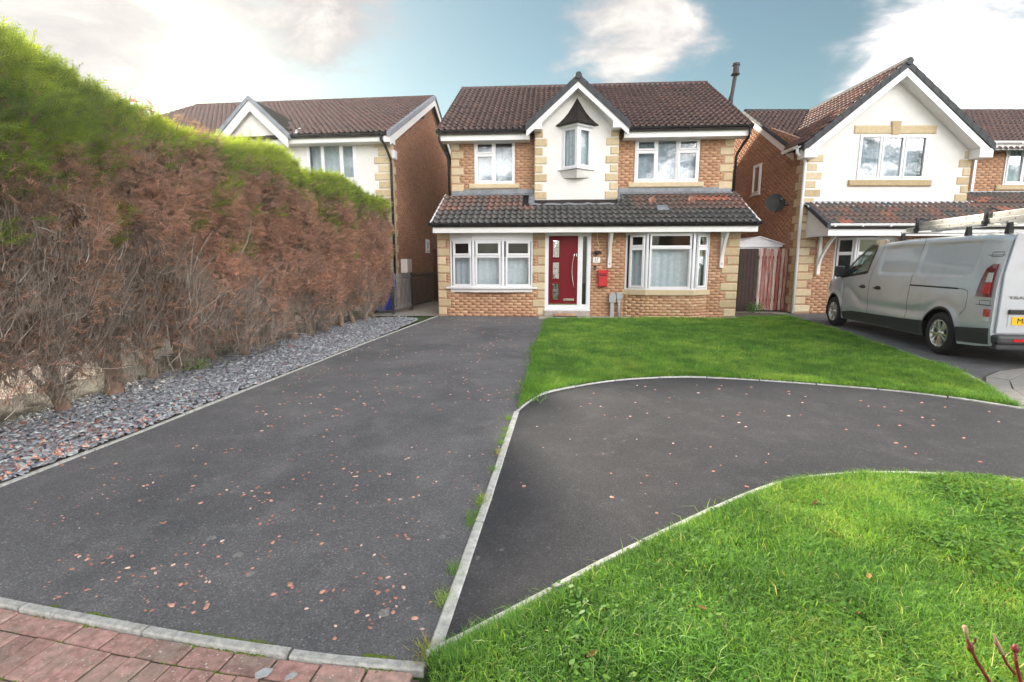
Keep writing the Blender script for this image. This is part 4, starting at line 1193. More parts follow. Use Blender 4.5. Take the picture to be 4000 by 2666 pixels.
    H.tile_roof(rb, (uL - 0.01, 4.1, zE), (0, -1, 0), S, 13, 12, lambda u, s: (4.1 - u) < 0.62 + sl[2] * s * 1.66, lambda u, r, g: g.gauss(0.66, 0.12), w=4.43 / 13, gauge=SL / 12, seed=41)
    S_ = np.array([ax - uR, 0, zA - zE])
    H.tile_roof(rb, (uR + 0.01, -0.33, zE), (0, 1, 0), S_, 13, 12, lambda u, s: u - 0.33 < 0.62 + sl[2] * s * 1.66, lambda u, r, g: g.gauss(0.5, 0.12), w=4.43 / 13, gauge=SL / 12, seed=42)
    for sg, u in ((1, uL), (-1, uR)):
        verge_run(rb, [(u + (-0.03 if sg > 0 else 0.03), -0.36, zE - 0.03), (ax, -0.36, zA + 0.02)], 'grey_cap', 0.16, (0, 0.10, 0), 11)
        d = 0.30
        MB().prism([(u + sg * 0.05, zE - 0.16), (ax, zA - 0.14), (ax, zA - 0.10 - 0.24), (u + sg * 0.05, zE - 0.10 - 0.26)], -0.34, -0.31).build('bargeboard', M['white_board'], rb)
        MB().prism([(u + sg * 0.05, zE - 0.36), (ax, zA - 0.33), (ax, zA - 0.30), (u + sg * 0.05, zE - 0.33)], -0.308, -0.006).build('soffit', M['white_board'], rb)
        MB().box(min(u, u + sg * 0.36), max(u, u + sg * 0.36), -0.345, 0.0, zE - 0.36, zE - 0.13).build('bargeboard_foot', M['white_board'], rb)
    MB().lathe([(0, -0.12), (0.09, -0.12), (0.105, -0.02), (0.09, 4.2), (0, 4.2)], 14, Matrix.Translation((ax, -0.28, zA + 0.005)) @ Matrix.Rotation(R(-90), 4, 'X')).build('ridge_tile', M['grey_cap'], rb)
    # main roof behind
    E, RV, zR = 0.62, 4.05, 6.66
    Sm = np.array([0, RV - E, zR - 4.62]); SLm = np.linalg.norm(Sm); sm = Sm / SLm
    mr = MB().add([(-0.02, E, 4.58), (11, E, 4.62), (11, RV, zR - .03), (-0.02, RV, zR - .03), (11, 8.2, 4.6), (-0.02, 8.2, 4.6)], [(0, 1, 2, 3), (3, 2, 4, 5)]).build('main_roof', M['lead_dark'], root)
    H.tile_roof(mr, (-0.03, E, 4.62), (1, 0, 0), Sm, 34, 15, lambda u, s: (u < 2.42 and u < 0.12 + s * 0.63) or (u > 2.2 and u > 4.5 - s * 0.55), lambda u, r, g: g.gauss(0.42, 0.10) + (0.1 if u > 4 else 0), gauge=SLm / 15, seed=43)
    verge_run(mr, [(-0.06, E, 4.63), (-0.06, RV, zR)], 'grey_cap', 0.09, (0.10, 0, 0), 13)
    verge_run(mr, [(-0.02, E + 0.05, 4.50), (-0.02, RV, zR - 0.11)], 'white_board', 0.17, (0.022, 0, 0), 1, 'bargeboard')
    for i in range(30):
        MB().lathe([(0.095, 0), (0.10, 0.02), (0.095, 0.362)], 10, Matrix.Translation((0 + i * .366, RV, zR - 0.03)) @ Matrix.Rotation(R(90), 4, 'Y')).build('ridge_tile', M['grey_cap'], mr)
    verge_run(mr, [(0.14, 0.76, 4.72), (ax - 0.05, RV - .06, zR - 0.02)], 'verge_white', 0.04, (0.10, 0.0, 0), 10, 'valley_lead')
    MB().box(4.75, 11, 0.66, 0.69, 4.62, 4.80).build('fascia', M['white_board'], root)
    gutter(root, (4.78, 0.61, 4.84), (11, 0.61, 4.84), key='white_gutter')
    gutter(root, (-0.36, -0.20, 4.55), (-0.36, 0.62, 4.55), 0.055, 'white_gutter')
    MB().tube([(-0.36, -0.12, 4.50), (-0.36, -0.12, 4.38), (-0.12, -0.07, 4.22), (-0.075, -0.06, 4.1), (-0.075, -0.06, 0.02)], 0.042, 10).build('downpipe', M['white_gutter'], root, smooth=True)
    # canopy over the ground floor
    Sc = np.array([0, 1.05, 0.66]); SLc = np.linalg.norm(Sc)
    cn = MB().add([(0.12, -1.05, 2.38), (9.0, -1.05, 2.38), (9.0, 0.0, 3.04), (0.12, 0.0, 3.04), (9.0, 1.0, 3.0), (0.12, -1.05, 2.30), (9, -1.05, 2.30)], [(0, 1, 2, 3), (0, 5, 6, 1)]).build('canopy_roof', M['lead_dark'], root)
    H.tile_roof(cn, (0.10, -1.07, 2.40), (1, 0, 0), Sc, 24, 5, None, lambda u, r, g: 0.97 if g.random() < 0.03 else g.gauss(0.56, 0.14), 'tile_dark', gauge=SLc / 5.1, seed=44)
    H.tile_roof(cn, (4.5, -0.02, 3.055), (1, 0, 0), (0, 1.0, 0.42), 12, 4, None, lambda u, r, g: 0.97 if g.random() < 0.03 else g.gauss(0.50, 0.14), 'tile_dark', seed=45)
    verge_run(cn, [(0.04, -1.10, 2.41), (0.04, 0.0, 3.09)], 'grey_cap', 0.10, (0.10, 0, 0), 4)
    vs = []; fs = []; n = 16
    for i in range(n + 1):
        x = 0.0 + 4.7 * i / n; s = 0.01 * math.sin(i * 1.9)
        vs += [(x, -0.012, 3.13), (x, -0.03, 3.05), (x, -0.20, 2.985 + s), (x, -0.26, 2.93 + s)]
    for i in range(n):
        for j in range(3): fs.append((i * 4 + j, i * 4 + j + 1, i * 4 + 5 + j, i * 4 + 4 + j))
    pale = plain('pale_lead', (0.36, 0.39, 0.44), 0.4, var=0.2, scale=6, bump=0.3, bscale=25)
    MB().add(vs, fs).build('lead_flashing', pale, root)
    MB().box(4.7, 10, 0.90, 0.99, 3.40, 3.52).build('lead_flashing', pale, root)
    MB().box(0.16, 9, -1.0, -0.97, 2.13, 2.365).build('fascia', M['white_board'], root)
    MB().box(0.16, 9, -0.97, 0.0, 2.16, 2.175).build('soffit', M['white_board'], root)
    MB().prism([(-1.0, 2.13), (0.0, 2.13), (0.0, 2.98), (-1.0, 2.36)], 0.14, 0.16, 'x').build('cheek_board', M['white_board'], root)
    gutter(root, (0.12, -1.06, 2.42), (9, -1.06, 2.42), key='white_gutter')
    br = MB().box(0.50, 0.59, -0.09, -0.001, 1.10, 2.16).build('gallows_bracket', M['white_board'], root, bevel=0.008)
    arc = [(-0.09 - 0.62 * (i / 8) ** 1.8, 1.25 + 0.88 * i / 8) for i in range(9)]
    MB().prism(arc + [(y + 0.10 * (0.3 + 0.7 * k / 8), z + 0.03) for k, (y, z) in reversed(list(enumerate(arc)))], 0.515, 0.575, 'x').build('strut', M['white_board'], br)
    # ground floor bay, mostly behind the van
    c = [(1.0, 0.0), (1.36, -0.34), (2.4, -0.34), (2.75, 0.0)]
    MB().prism(c, 0.0, 0.62, 'z').build('bay_wall', M['mortar_pale'], root)
    for i, (p, q) in enumerate(zip(c, c[1:])):
        L = math.hypot(q[0] - p[0], q[1] - p[1]); an = math.atan2(q[1] - p[1], q[0] - p[0])
        window(root, T(p[0], p[1], 0.63, an), L, 1.5, [(0.06, L - 0.05, 1.06, 1.47, False), (0.06, L - 0.05, 0.03, 1.06, False)], reveal=False, blind='curtain' if i else None, blind_z=1.0, name='bay_window')
    MB().box(1.0, 2.75, 0.8, 0.82, 0.6, 2.2).build('room_wall', M['room'], root)
    H.finish()
    # things fixed to it
    t = empty('satellite_dish', (7.72, 14.87, 3.17), R(20), 'dark grey satellite dish on the brick flank of the gabled house', 'satellite dish')
    vs = []; fs = []; n = 20
    MX = Matrix.Rotation(R(-28), 4, 'Z') @ Matrix.Rotation(R(78), 4, 'X')
    MB(MX).lathe([(0.001, 0.06)] + [(0.265 * i / 6, 0.06 * (1 - (i / 6) ** 2)) for i in range(1, 7)] + [(0.272, 0.004), (0.26, -0.004), (0.15, 0.05), (0.001, 0.066)][:2], 24).build('reflector', M['dish'], t, smooth=True)
    MB(MX).tube([(0, -0.28, -0.02), (0, -0.26, 0.16), (0, -0.04, 0.40)], 0.012, 6).build('feed_arm', M['dish'], t)
    MB(MX).box(-0.03, 0.03, -0.07, 0.0, 0.36, 0.45).build('receiver', M['dish'], t)
    MB().tube([(0.05, 0.02, 0.0), (0.28, -0.05, -0.06), (0.37, -0.15, -0.06)], 0.02, 6).build('bracket', M['dish'], t)


right_house()


def left_house():
    H = House('rendered_house', (-3.5, 14.7, 0), -6, 'white rendered house with red brick flank rising behind the conifer hedge')
    root = H.root
    mb = MB(); hole = [(-2.47, -0.98, 3.77, 4.86)]
    mbf = MB(); holed(mbf, -9.0, 0.0, 0.0, 4.9, hole, 0.0, 0.12)
    mbf.build('rendered_wall', M['render'], root)
    mb.box(-0.13, 0.0, 0.125, 9.3, 0, 4.9); mb.box(-9, -0.13, 9.2, 9.3, 0, 4.9); mb.box(-9, -8.9, 0.12, 9.2, 0, 4.9)
    mb.prism([(0.125, 4.9), (9.3, 4.9), (4.7, 7.25)], -0.10, 0.0, 'x')
    wall = mb.build('brick_wall', M['mortar_pale'], root)
    def al(w):
        i = int((w - 3.0) // 0.225); L = 0.30 if i % 2 == 0 else 0.42
        if w < 4.9: iv = [(L, 9.3)]
        else:
            k = (7.2 - w) / 2.3 * 4.55; iv = [(4.7 - k, 4.7 + k)] if k > 0.1 else []
        return minus(*iv[0], [(3.45, 3.95)] if 1.85 < w < 2.3 else []) if iv else []
    H.brick_wall(wall, (0, 0, 0), (0, 1, 0), (1, 0, 0), 0.0, 7.15, al, 'brick_side', seed=51)
    for i in range(20):
        L = 0.46 if i % 2 else 0.34
        z = 0.4 + i * 0.225
        stone(root, (-L, 0.02, -0.022, 0.32 if i % 2 else 0.44, z, z + 0.212), random.uniform(0.2, 0.9))
    W, h = 1.49, 1.06
    window(root, T(-2.47, -0.02, 3.78), W, h, [(0.03, 0.47, 0.03, h - 0.03, False), (0.47, 1.03, 0.03, h - 0.03, False), (1.03, W - 0.03, 0.03, h - 0.03, True)], blind='blind', blind_gap=0.2)
    window(root, T(-4.6, -0.02, 3.72), 1.3, 1.06, [(0.03, 0.65, 0.03, 1.03, False), (0.65, 1.27, 0.03, 1.03, True)], blind='blind', blind_gap=0.2, reveal=False)
    stone(root, (-4.75, -3.15, -0.03, 0.06, 4.80, 5.0), 0.4, name='window_lintel')
    # roof
    E, zE, RV, zR = -0.42, 4.99, 4.6, 7.47
    S = np.array([0, RV - E, zR - zE]); SL = np.linalg.norm(S); sl = S / SL
    rb = MB().add([(-9.2, E, zE - .03), (0.17, E, zE - .03), (0.17, RV, zR - .03), (-9.2, RV, zR - .03), (0.17, 9.6, zE - .1), (-9.2, 9.6, zE - .1), (-9.2, E, zE - .1), (0.17, E, zE - .1)],
                  [(0, 1, 2, 3), (3, 2, 4, 5), (0, 6, 7, 1)]).build('roof', M['lead_dark'], root)
    ga, gz = -3.82, 6.0
    def keep(u, s):
        w = zE + sl[2] * s; x = u - 9.2
        return not ((gz - 0.03) - abs(x - ga) * 0.93 > w and abs(x - ga) < 1.1)
    H.tile_roof(rb, (-9.2, E - 0.02, zE - 0.01), (1, 0, 0), S, 28, 20, keep, lambda u, r, g: g.gauss(0.45, 0.09), w=9.37 / 28, gauge=SL / 20, seed=52)
    verge_run(rb, [(0.10, E - 0.03, zE + 0.01), (0.10, RV, zR + 0.03)], 'grey_cap2', 0.13, (0.11, 0, 0), 19)
    verge_run(rb, [(0.165, E + 0.02, zE - 0.12), (0.165, RV, zR - 0.10)], 'white_board', 0.20, (0.02, 0, 0), 1, 'bargeboard')
    verge_run(rb, [(0.165, 9.6, zE - 0.20), (0.165, RV, zR - 0.10)], 'white_board', 0.20, (0.02, 0, 0), 1, 'bargeboard')
    verge_run(rb, [(0.10, 9.62, zE - 0.08), (0.10, RV, zR + 0.03)], 'grey_cap', 0.10, (0.11, 0, 0), 19)
    MB().box(0.0, 0.184, E, -0.001, 4.74, 4.90).build('bargeboard_foot', M['white_board'], rb)
    for i in range(24):
        o = MB().lathe([(0.095, 0), (0.10, 0.02), (0.095, 0.386)], 10, Matrix.Translation((-9.2 + i * .39, RV, zR - 0.03)) @ Matrix.Rotation(R(90), 4, 'Y')).build('ridge_tile', M['tile'], rb)
        set_tint(o, random.uniform(0.25, 0.5))
    MB().box(-3.3, 0.16, -0.36, -0.33, 4.77, 4.93).build('fascia', M['white_board'], root)
    MB().box(-3.3, 0.16, -0.33, -0.001, 4.772, 4.79).build('soffit', M['white_board'], root)
    gutter(root, (-3.42, -0.42, 4.97), (0.10, -0.42, 4.97))
    MB().tube([(-0.08, -0.42, 4.93), (-0.08, -0.42, 4.80), (-0.02, -0.30, 4.70), (0.05, -0.06, 4.35), (0.06, -0.06, 4.2), (0.06, -0.06, 0.05)], 0.038, 8).build('downpipe', M['gutter'], root, smooth=True)
    # small gable
    gf = MB().prism([(-4.72, 4.75), (-2.92, 4.75), (-2.92, 4.95), (ga, 5.86), (-4.72, 4.95)], -0.34, 0.02).build('rendered_gable', M['render'], root)
    gr = MB().add([(ga, -0.5, gz), (-4.95, -0.5, 4.97), (-4.95, 0.0, 4.97), (ga, 1.7, gz), (-2.69, -0.5, 4.97), (-2.69, 0.0, 4.97)], [(0, 1, 2, 3), (0, 3, 5, 4)]).build('gable_roof', M['lead_dark'], root)
    for u in (-4.95, -2.69):
        verge_run(gr, [(u, -0.54, 4.97), (ga, -0.54, gz + 0.02)], 'grey_cap2', 0.10, (0, 0.12, 0), 6)
        sg = 1 if u < ga else -1
        MB().prism([(u + sg * 0.06, 4.90), (ga, gz - 0.08), (ga, gz - 0.36), (u + sg * 0.06, 4.62)], -0.5, -0.47).build('bargeboard', M['white_board'], gr)
    verge_run(gr, [(-2.62, -0.42, 5.03), (-2.95, 0.8, 5.6)], 'verge_white', 0.03, (0.10, 0, 0), 5, 'valley_lead')
    # back-garden side: flank window and vent
    mm = Matrix.Translation((0.03, 3.47, 1.87)) @ Matrix.Rotation(R(90), 4, 'Z')
    window(root, mm, 0.46, 0.42, [(0.03, 0.43, 0.03, 0.39, True)], blind='curtain', reveal=False)
    MB().box(0.0, 0.04, 3.44, 3.97, 1.80, 1.86).build('window_sill', M['white_board'], root)
    MB().tube([(0.012, 3.6, 5.40), (0.012, 5.5, 3.66)], 0.022, 6).build('overflow_pipe', M['bud'], root)
    H.finish()
    rot = T(-3.5, 14.7, 0, R(-6))
    p = rot @ Vector((0.012, 0.25, 4.40))
    t = empty('alarm_box', p, R(-6), 'white alarm box high on the brick flank near the black downpipe', 'alarm box')
    MB().box(0, 0.09, -0.13, 0.13, 0.02, 0.25).build('case', M['upvc'], t, bevel=0.012)
    MB().box(0.02, 0.06, -0.09, 0.09, -0.005, 0.019).build('light_strip', M['lens_clear'], t)
    p = rot @ Vector((0.012, 0.85, 1.13))
    t = empty('gas_meter_box', p, R(-6), 'cream meter box on the brick flank above the metal railings', 'meter box')
    MB().box(0, 0.20, -0.24, 0.24, 0, 0.42).build('case', M['white_meter'], t, bevel=0.012)
    MB().box(0.201, 0.214, -0.21, 0.21, 0.03, 0.39).build('door', M['white_meter'], t, bevel=0.005)
    p = rot @ Vector((0.012, 3.2, 6.40))
    t = empty('wall_vent', p, R(-6), 'small black vent cowl high under the gable of the rendered house', 'vent')
    MB().lathe([(0.001, 0.16), (0.07, 0.14), (0.075, 0.0)], 12, Matrix.Rotation(R(90), 4, 'Y')).build('cowl', M['black'], t)
    MB().box(0, 0.012, -0.09, 0.09, -0.09, 0.09).build('flange', M['black'], t)


M['grey_cap2'] = plain('grey_blue_verge_tile', (0.22, 0.24, 0.28), 0.55, var=0.2, scale=8, bump=0.2)
left_house()


# ------------------------------------------------------------------ fences between the houses
def railings():
    a, b = Vector((-3.33, 13.75, 0)), Vector((-2.66, 17.9, 0))
    d = b - a; L = d.length; an = math.atan2(d.y, d.x)
    t = empty('metal_railings', a, an, 'galvanised and black spiked metal railings along the side passage behind the hedge', 'railings')
    for i, x in enumerate((0.0, 1.45, L)):
        MB().box(x - 0.03, x + 0.03, -0.03, 0.03, 0, 1.14).build('post', M['black_metal'], t)
    for z in (0.14, 1.02):
        MB().box(0.03, 1.42, -0.012, 0.012, z, z + 0.035).build('rail', M['galv'], t)
        MB().box(1.48, L - 0.03, -0.012, 0.012, z, z + 0.035).build('rail', M['black_metal'], t)
    proto = {}
    for k in ('galv', 'black_metal'):
        mb = MB().tube([(0, 0, 0.10), (0, 0, 1.10)], 0.0105, 6)
        mb.tube([(0, 0, 1.10), (0, 0, 1.16)], 0.013, 6, 0.001)
        proto[k] = mb.build('bar', M[k], t)
    n = int((L - 0.1) / 0.105)
    for i in range(n):
        x = 0.09 + i * 0.105
        k = 'galv' if x < 1.40 else 'black_metal'
        o = proto[k].copy(); COL.objects.link(o); o.parent = t; o.location = (x, 0, 0)
    for o in proto.values(): bpy.data.objects.remove(o)


def plank_fence(name, label, cat, P, an, W, h, n, key, gap, jit, z0=0.03, cap=False, tints=None):
    t = empty(name, P, an, label, cat)
    for z in (z0 + 0.25, h - 0.3): MB().box(0, W, 0.02, 0.06, z, z + 0.08).build('rail', M[key if key != 'board' else 'dark_timber'], t)
    w = W / n
    for i in range(n):
        hh = h + random.uniform(-jit, jit)
        o = MB().box(i * w + gap / 2, (i + 1) * w - gap / 2, 0.0 + random.uniform(0, .004), 0.019, z0 + random.uniform(-jit, jit) * .5, hh).build('board', M[key], t, bevel=0.003)
        if tints: set_tint(o, random.random())
    return t


def side_fences():
    g = plank_fence('timber_gate', 'dark brown boarded timber gate between the brick house and the flaking fence', 'gate', (6.58, 14.62, 0), R(-2), 0.64, 1.84, 6, 'dark_timber', 0.004, 0.003)
    MB().box(-0.10, -0.005, 0.0, 0.10, 0, 1.80).build('post', M['dark_timber'], g)
    MB().box(0.53, 0.57, -0.02, 0.0, 0.95, 1.07).build('latch', M['black'], g)
    plank_fence('board_fence', 'red painted board fence with flaking pale paint next to the dark gate', 'fence', (7.235, 14.60, 0), R(-2), 0.84, 1.85, 8, 'board', 0.022, 0.015, 0.05, tints=True)
    # shed roof behind
    t = empty('garden_shed', (6.70, 14.95, 0), R(-2), 'pale grey garden shed with low pitched gable showing above the timber gate', 'shed')
    MB().box(0.06, 1.30, 0.05, 1.6, 0, 1.90).build('wall', M['shed'], t)
    MB().prism([(0.0, 1.90), (1.36, 1.90), (1.36, 1.985), (0.66, 2.19), (0.0, 1.985)], 0.0, 0.05).build('gable_board', M['shed'], t)
    for s in (-1, 1):
        MB().prism([(0.66, 2.215), (0.66 + s * 0.74, 1.99), (0.66 + s * 0.74, 1.965), (0.66, 2.19)], -0.06, 1.65).build('roof_panel', M['shed'], t)
    for i in range(3): MB().prism([(0.66 - 0.5 + i * .15, 2.0 + i * 0.05), (0.66 + 0.5 - i * .15, 2.0 + i * 0.05), (0.66 + 0.48 - i * .15, 2.012 + i * 0.05), (0.66 - 0.48 + i * .15, 2.012 + i * 0.05)], -0.012, 0.0).build('cladding_rib', M['shed'], t)
    # fence at the back of the side passage
    plank_fence('passage_gate', 'tall dark red boarded gate closing the side passage behind the railings', 'gate', (-2.95, 18.6, 0), R(-6), 1.5, 1.95, 10, 'red_timber', 0.006, 0.004)
    # wheelie bin behind the hedge end
    t = empty('wheelie_bin', (-3.80, 14.35, 0), R(-20), 'blue wheelie bin half hidden behind the far end of the hedge', 'bin')
    vs = [(-0.22, -0.25, 0.06), (0.22, -0.25, 0.06), (0.22, 0.25, 0.06), (-0.22, 0.25, 0.06), (-0.28, -0.33, 0.95), (0.28, -0.33, 0.95), (0.28, 0.33, 0.95), (-0.28, 0.33, 0.95)]
    MB().add(vs, [(0, 3, 2, 1), (4, 5, 6, 7), (0, 1, 5, 4), (1, 2, 6, 5), (2, 3, 7, 6), (3, 0, 4, 7)]).build('body', M['bin_blue'], t, bevel=0.02)
    MB().add([(-0.30, -0.36, 0.955), (0.30, -0.36, 0.955), (0.30, 0.36, 0.955), (-0.30, 0.36, 0.955), (-0.29, -0.35, 0.99), (0.29, -0.35, 0.99), (0.28, 0.34, 1.06), (-0.28, 0.34, 1.06)], [(0, 3, 2, 1), (4, 5, 6, 7), (0, 1, 5, 4), (1, 2, 6, 5), (2, 3, 7, 6), (3, 0, 4, 7)]).build('lid', M['bin_blue'], t, bevel=0.012)
    for x in (-0.24, 0.24): MB().lathe([(0, -0.025), (0.09, -0.025), (0.1, 0), (0.09, 0.025), (0, 0.025)], 14, Matrix.Translation((x, 0.26, 0.1)) @ Matrix.Rotation(R(90), 4, 'Y')).build('wheel', M['rubber'], t)


railings()
side_fences()


# ------------------------------------------------------------------ van
def van():
    an = math.atan2(3.55, 0.69)
    # local x: forward, y: to its left, z up; origin on the ground below the rear left wheel's outer face
    t = empty('panel_van', (6.655, 7.60, 0), an, 'silver panel van with black lower cladding parked on the neighbouring drive', 'van')
    WB = 3.74; HALF = 0.975; YC = -HALF
    XR, XF = -1.005, 4.70
    def top(x):
        pts = [(-1.005, 1.86), (-0.90, 1.895), (-0.5, 1.92), (1.5, 1.93), (2.1, 1.90), (2.45, 1.83), (2.75, 1.71), (3.1, 1.50), (3.45, 1.29), (3.60, 1.235), (3.9, 1.15), (4.2, 1.04), (4.40, 0.92), (4.55, 0.72), (4.62, 0.55), (4.66, 0.42)]
        return float(np.interp(x, [p[0] for p in pts], [p[1] for p in pts])) - 0.06 * smooth(1.0, 1.5, float(np.interp(x, [p[0] for p in pts], [p[1] for p in pts])))
    def smooth(e0, e1, v):
        q = min(1, max(0, (v - e0) / (e1 - e0))); return q * q * (3 - 2 * q)
    def arch(x):
        r = 0.40
        zb = float(np.interp(x, [-1.03, -0.75, -0.42, 0.4, 3.3, 4.2, 4.66], [0.30, 0.26, 0.235, 0.235, 0.215, 0.22, 0.26]))
        for c in (0.03, WB + 0.02):
            if abs(x - c) < r:
                zb = max(zb, 0.335 + math.sqrt(r * r - (x - c) ** 2))
        return zb
    def smooth(e0, e1, v):
        q = min(1, max(0, (v - e0) / (e1 - e0))); return q * q * (3 - 2 * q)
    def half(x, z):
        h = HALF
        h -= 0.075 * smooth(0.95, 1.9, z) + 0.045 * smooth(1.2, 1.9, z)
        h -= 0.05 * smooth(0.55, 0.2, z)
        if x > 3.3: h -= 0.22 * ((x - 3.3) / 1.36) ** 2.8
        if x > 2.3: h -= 0.05 * smooth(1.2, 1.8, z) * smooth(2.3, 3.3, x)
        if x < -0.75: h -= 0.025 * ((-0.75 - x) / 0.28) ** 2
        # pressed cargo panel
        def rr(x0, x1, z0, z1, r, soft):
            cx, cz = (x0 + x1) / 2, (z0 + z1) / 2; dx, dz = abs(x - cx) - (x1 - x0) / 2 + r, abs(z - cz) - (z1 - z0) / 2 + r
            d = math.hypot(max(dx, 0), max(dz, 0)) + min(max(dx, dz), 0) - r
            return 1 - smooth(-soft, 0.0, d)
        h -= 0.026 * rr(-0.56, 0.80, 1.20, 1.735, 0.10, 0.035) + 0.026 * rr(0.83, 2.03, 1.20, 1.735, 0.11, 0.035)
        # hollow lower flank above the cladding, sweeping up into the front door
        zl = 0.60 + 0.30 * smooth(2.4, 3.2, x)
        if -0.4 < x < 3.4:
            hump = 0.14 * math.exp(-((x - 0.03) / 0.42) ** 2)
            c = zl + hump
            h -= 0.022 * math.exp(-((z - c) / 0.085) ** 2) * smooth(-0.4, -0.1, x)
        for cx in (0.03, WB + 0.02):      # flared arches
            d = math.hypot(x - cx, z - 0.335)
            h += 0.02 * (1 - smooth(0.40, 0.52, d))
        return h
    xs = np.unique(np.concatenate([np.linspace(XR, XF, 150), np.linspace(-0.42, 0.48, 46), np.linspace(3.3, 4.2, 46)]))
    NZ, NT = 46, 9
    SGN = 1.0
    win = [(3.40, 1.13), (3.02, 1.50), (2.72, 1.67), (2.50, 1.745), (2.30, 1.745), (2.40, 1.235)]
    def inpoly(x, z, P):
        c = False
        for i in range(len(P)):
            (x1, z1), (x2, z2) = P[i], P[i - 1]
            if (z1 > z) != (z2 > z) and x < (x2 - x1) * (z - z1) / (z2 - z1) + x1: c = not c
        return c
    def section(x):
        zb, zt = arch(x), top(x)
        rc = min(0.13, (zt - zb) * 0.3)
        zs = np.linspace(zb, zt - rc, NZ)
        L = [(half(x, z), z) for z in zs]
        hh, z0 = L[-1]
        for i in range(1, NT + 1):
            a = math.pi / 2 * i / NT
            L.append((hh - rc * 0.9 * (1 - math.cos(a)), z0 + rc * 0.72 * math.sin(a)))
        e, ze = L[-1]
        for i in range(1, 7):
            q = i / 7
            L.append((e * (1 - q), ze + (zt - ze) * (1 - (1 - q) ** 2)))
        left = [(x, YC + y, z) for y, z in L]
        mid = [(x, YC, zt)]
        right = [(x, YC - y, z) for y, z in reversed(L)]
        return left + mid + right
    secs = [section(x) for x in xs]; k = len(secs[0])
    vs = [v for s_ in secs for v in s_]; fs = []
    for i in range(len(xs) - 1):
        for j in range(k - 1):
            q = [secs[i][j], secs[i][j + 1], secs[i + 1][j + 1], secs[i + 1][j]]
            cx = sum(p[0] for p in q) / 4; cz = sum(p[2] for p in q) / 4; cy = sum(p[1] for p in q) / 4
            if abs(cy - YC) > 0.6 and inpoly(cx, cz, win): continue
            if abs(cy - YC) < 0.72 and 2.50 < cx < 3.56 and cz > 1.2: continue     # windscreen opening
            fs.append((i * k + j, (i + 1) * k + j, (i + 1) * k + j + 1, i * k + j + 1))
    b = MB().add(vs, fs).build('body', M['van'], t, smooth=True)
    # closed rear, floor, cabin lining
    r0 = secs[0]
    MB().add([(p[0] + 0.015, YC + (p[1] - YC) * 0.99, p[2]) for p in r0], [tuple(range(k))]).build('rear_panel', M['van'], t)
    MB().add([(XR + .1, YC - .9, 0.28), (XF - .2, YC - .7, 0.28), (XF - .2, YC + .7, 0.28), (XR + .1, YC + .9, 0.28)], [(0, 1, 2, 3)]).build('underside', M['black'], t)
    MB().box(2.20, 2.23, YC - .86, YC + .86, 0.3, 1.05).build('bulkhead', M['black'], t)
    MB().box(3.30, 3.75, YC - .8, YC + .8, 0.7, 1.12).build('dashboard', M['black'], t, bevel=0.04)
    for y in (YC - .42, YC + .42):
        MB().box(2.35, 2.50, y - .24, y + .24, 0.8, 1.32).build('seat_back', M['black'], t, bevel=0.05)
        MB().box(2.37, 2.46, y - .13, y + .13, 1.36, 1.54).build('headrest', M['black'], t, bevel=0.03)
    def skin(poly, off, name, m, side=1, par=t, fine=0.06, thick=0.0, smooth_=False):
        """patch lying over the flank, following its curve; poly in (x, z)"""
        x0, x1 = min(p[0] for p in poly), max(p[0] for p in poly); z0, z1 = min(p[1] for p in poly), max(p[1] for p in poly)
        import bmesh
        bm = bmesh.new()
        f = bm.faces.new([bm.verts.new((x, 0, z)) for x, z in poly])
        bmesh.ops.triangulate(bm, faces=[f])
        for _ in range(8):
            es = [e for e in bm.edges if e.calc_length() > fine]
            if not es: break
            bmesh.ops.subdivide_edges(bm, edges=es, cuts=1); bmesh.ops.triangulate(bm, faces=bm.faces[:])
        for v in bm.verts: v.co.y = YC + side * (half(v.co.x, v.co.z) + off)
        if thick:
            r = bmesh.ops.extrude_face_region(bm, geom=bm.faces[:])
            for v in r['geom']:
                if isinstance(v, bmesh.types.BMVert): v.co.y += side * thick
        bmesh.ops.recalc_face_normals(bm, faces=bm.faces[:])
        me = bpy.data.meshes.new(name); bm.to_mesh(me); bm.free(); me.materials.append(m)
        return link(name, me, par)
    def strip(pts, w, off, name, m, side=1, par=t, thick=0.003):
        """narrow band along a line on the flank"""
        dense = []
        for (xa, za), (xb, zb) in zip(pts, pts[1:]):
            n = max(1, int(math.hypot(xb - xa, zb - za) / 0.04))
            dense += [(xa + (xb - xa) * i / n, za + (zb - za) * i / n) for i in range(n)]
        dense.append(pts[-1])
        vs = []; fs = []
        for i, (x, z) in enumerate(dense):
            xa, za = dense[max(i - 1, 0)]; xb, zb = dense[min(i + 1, len(dense) - 1)]
            d = math.hypot(xb - xa, zb - za) or 1; nx, nz = -(zb - za) / d * w / 2, (xb - xa) / d * w / 2
            for s_ in (-1, 1):
                vs.append((x + nx * s_, YC + side * (half(x + nx * s_, z + nz * s_) + off), z + nz * s_))
        for i in range(len(dense) - 1): fs.append((2 * i, 2 * i + 1, 2 * i + 3, 2 * i + 2))
        return MB().add(vs, fs).build(name, m, par)
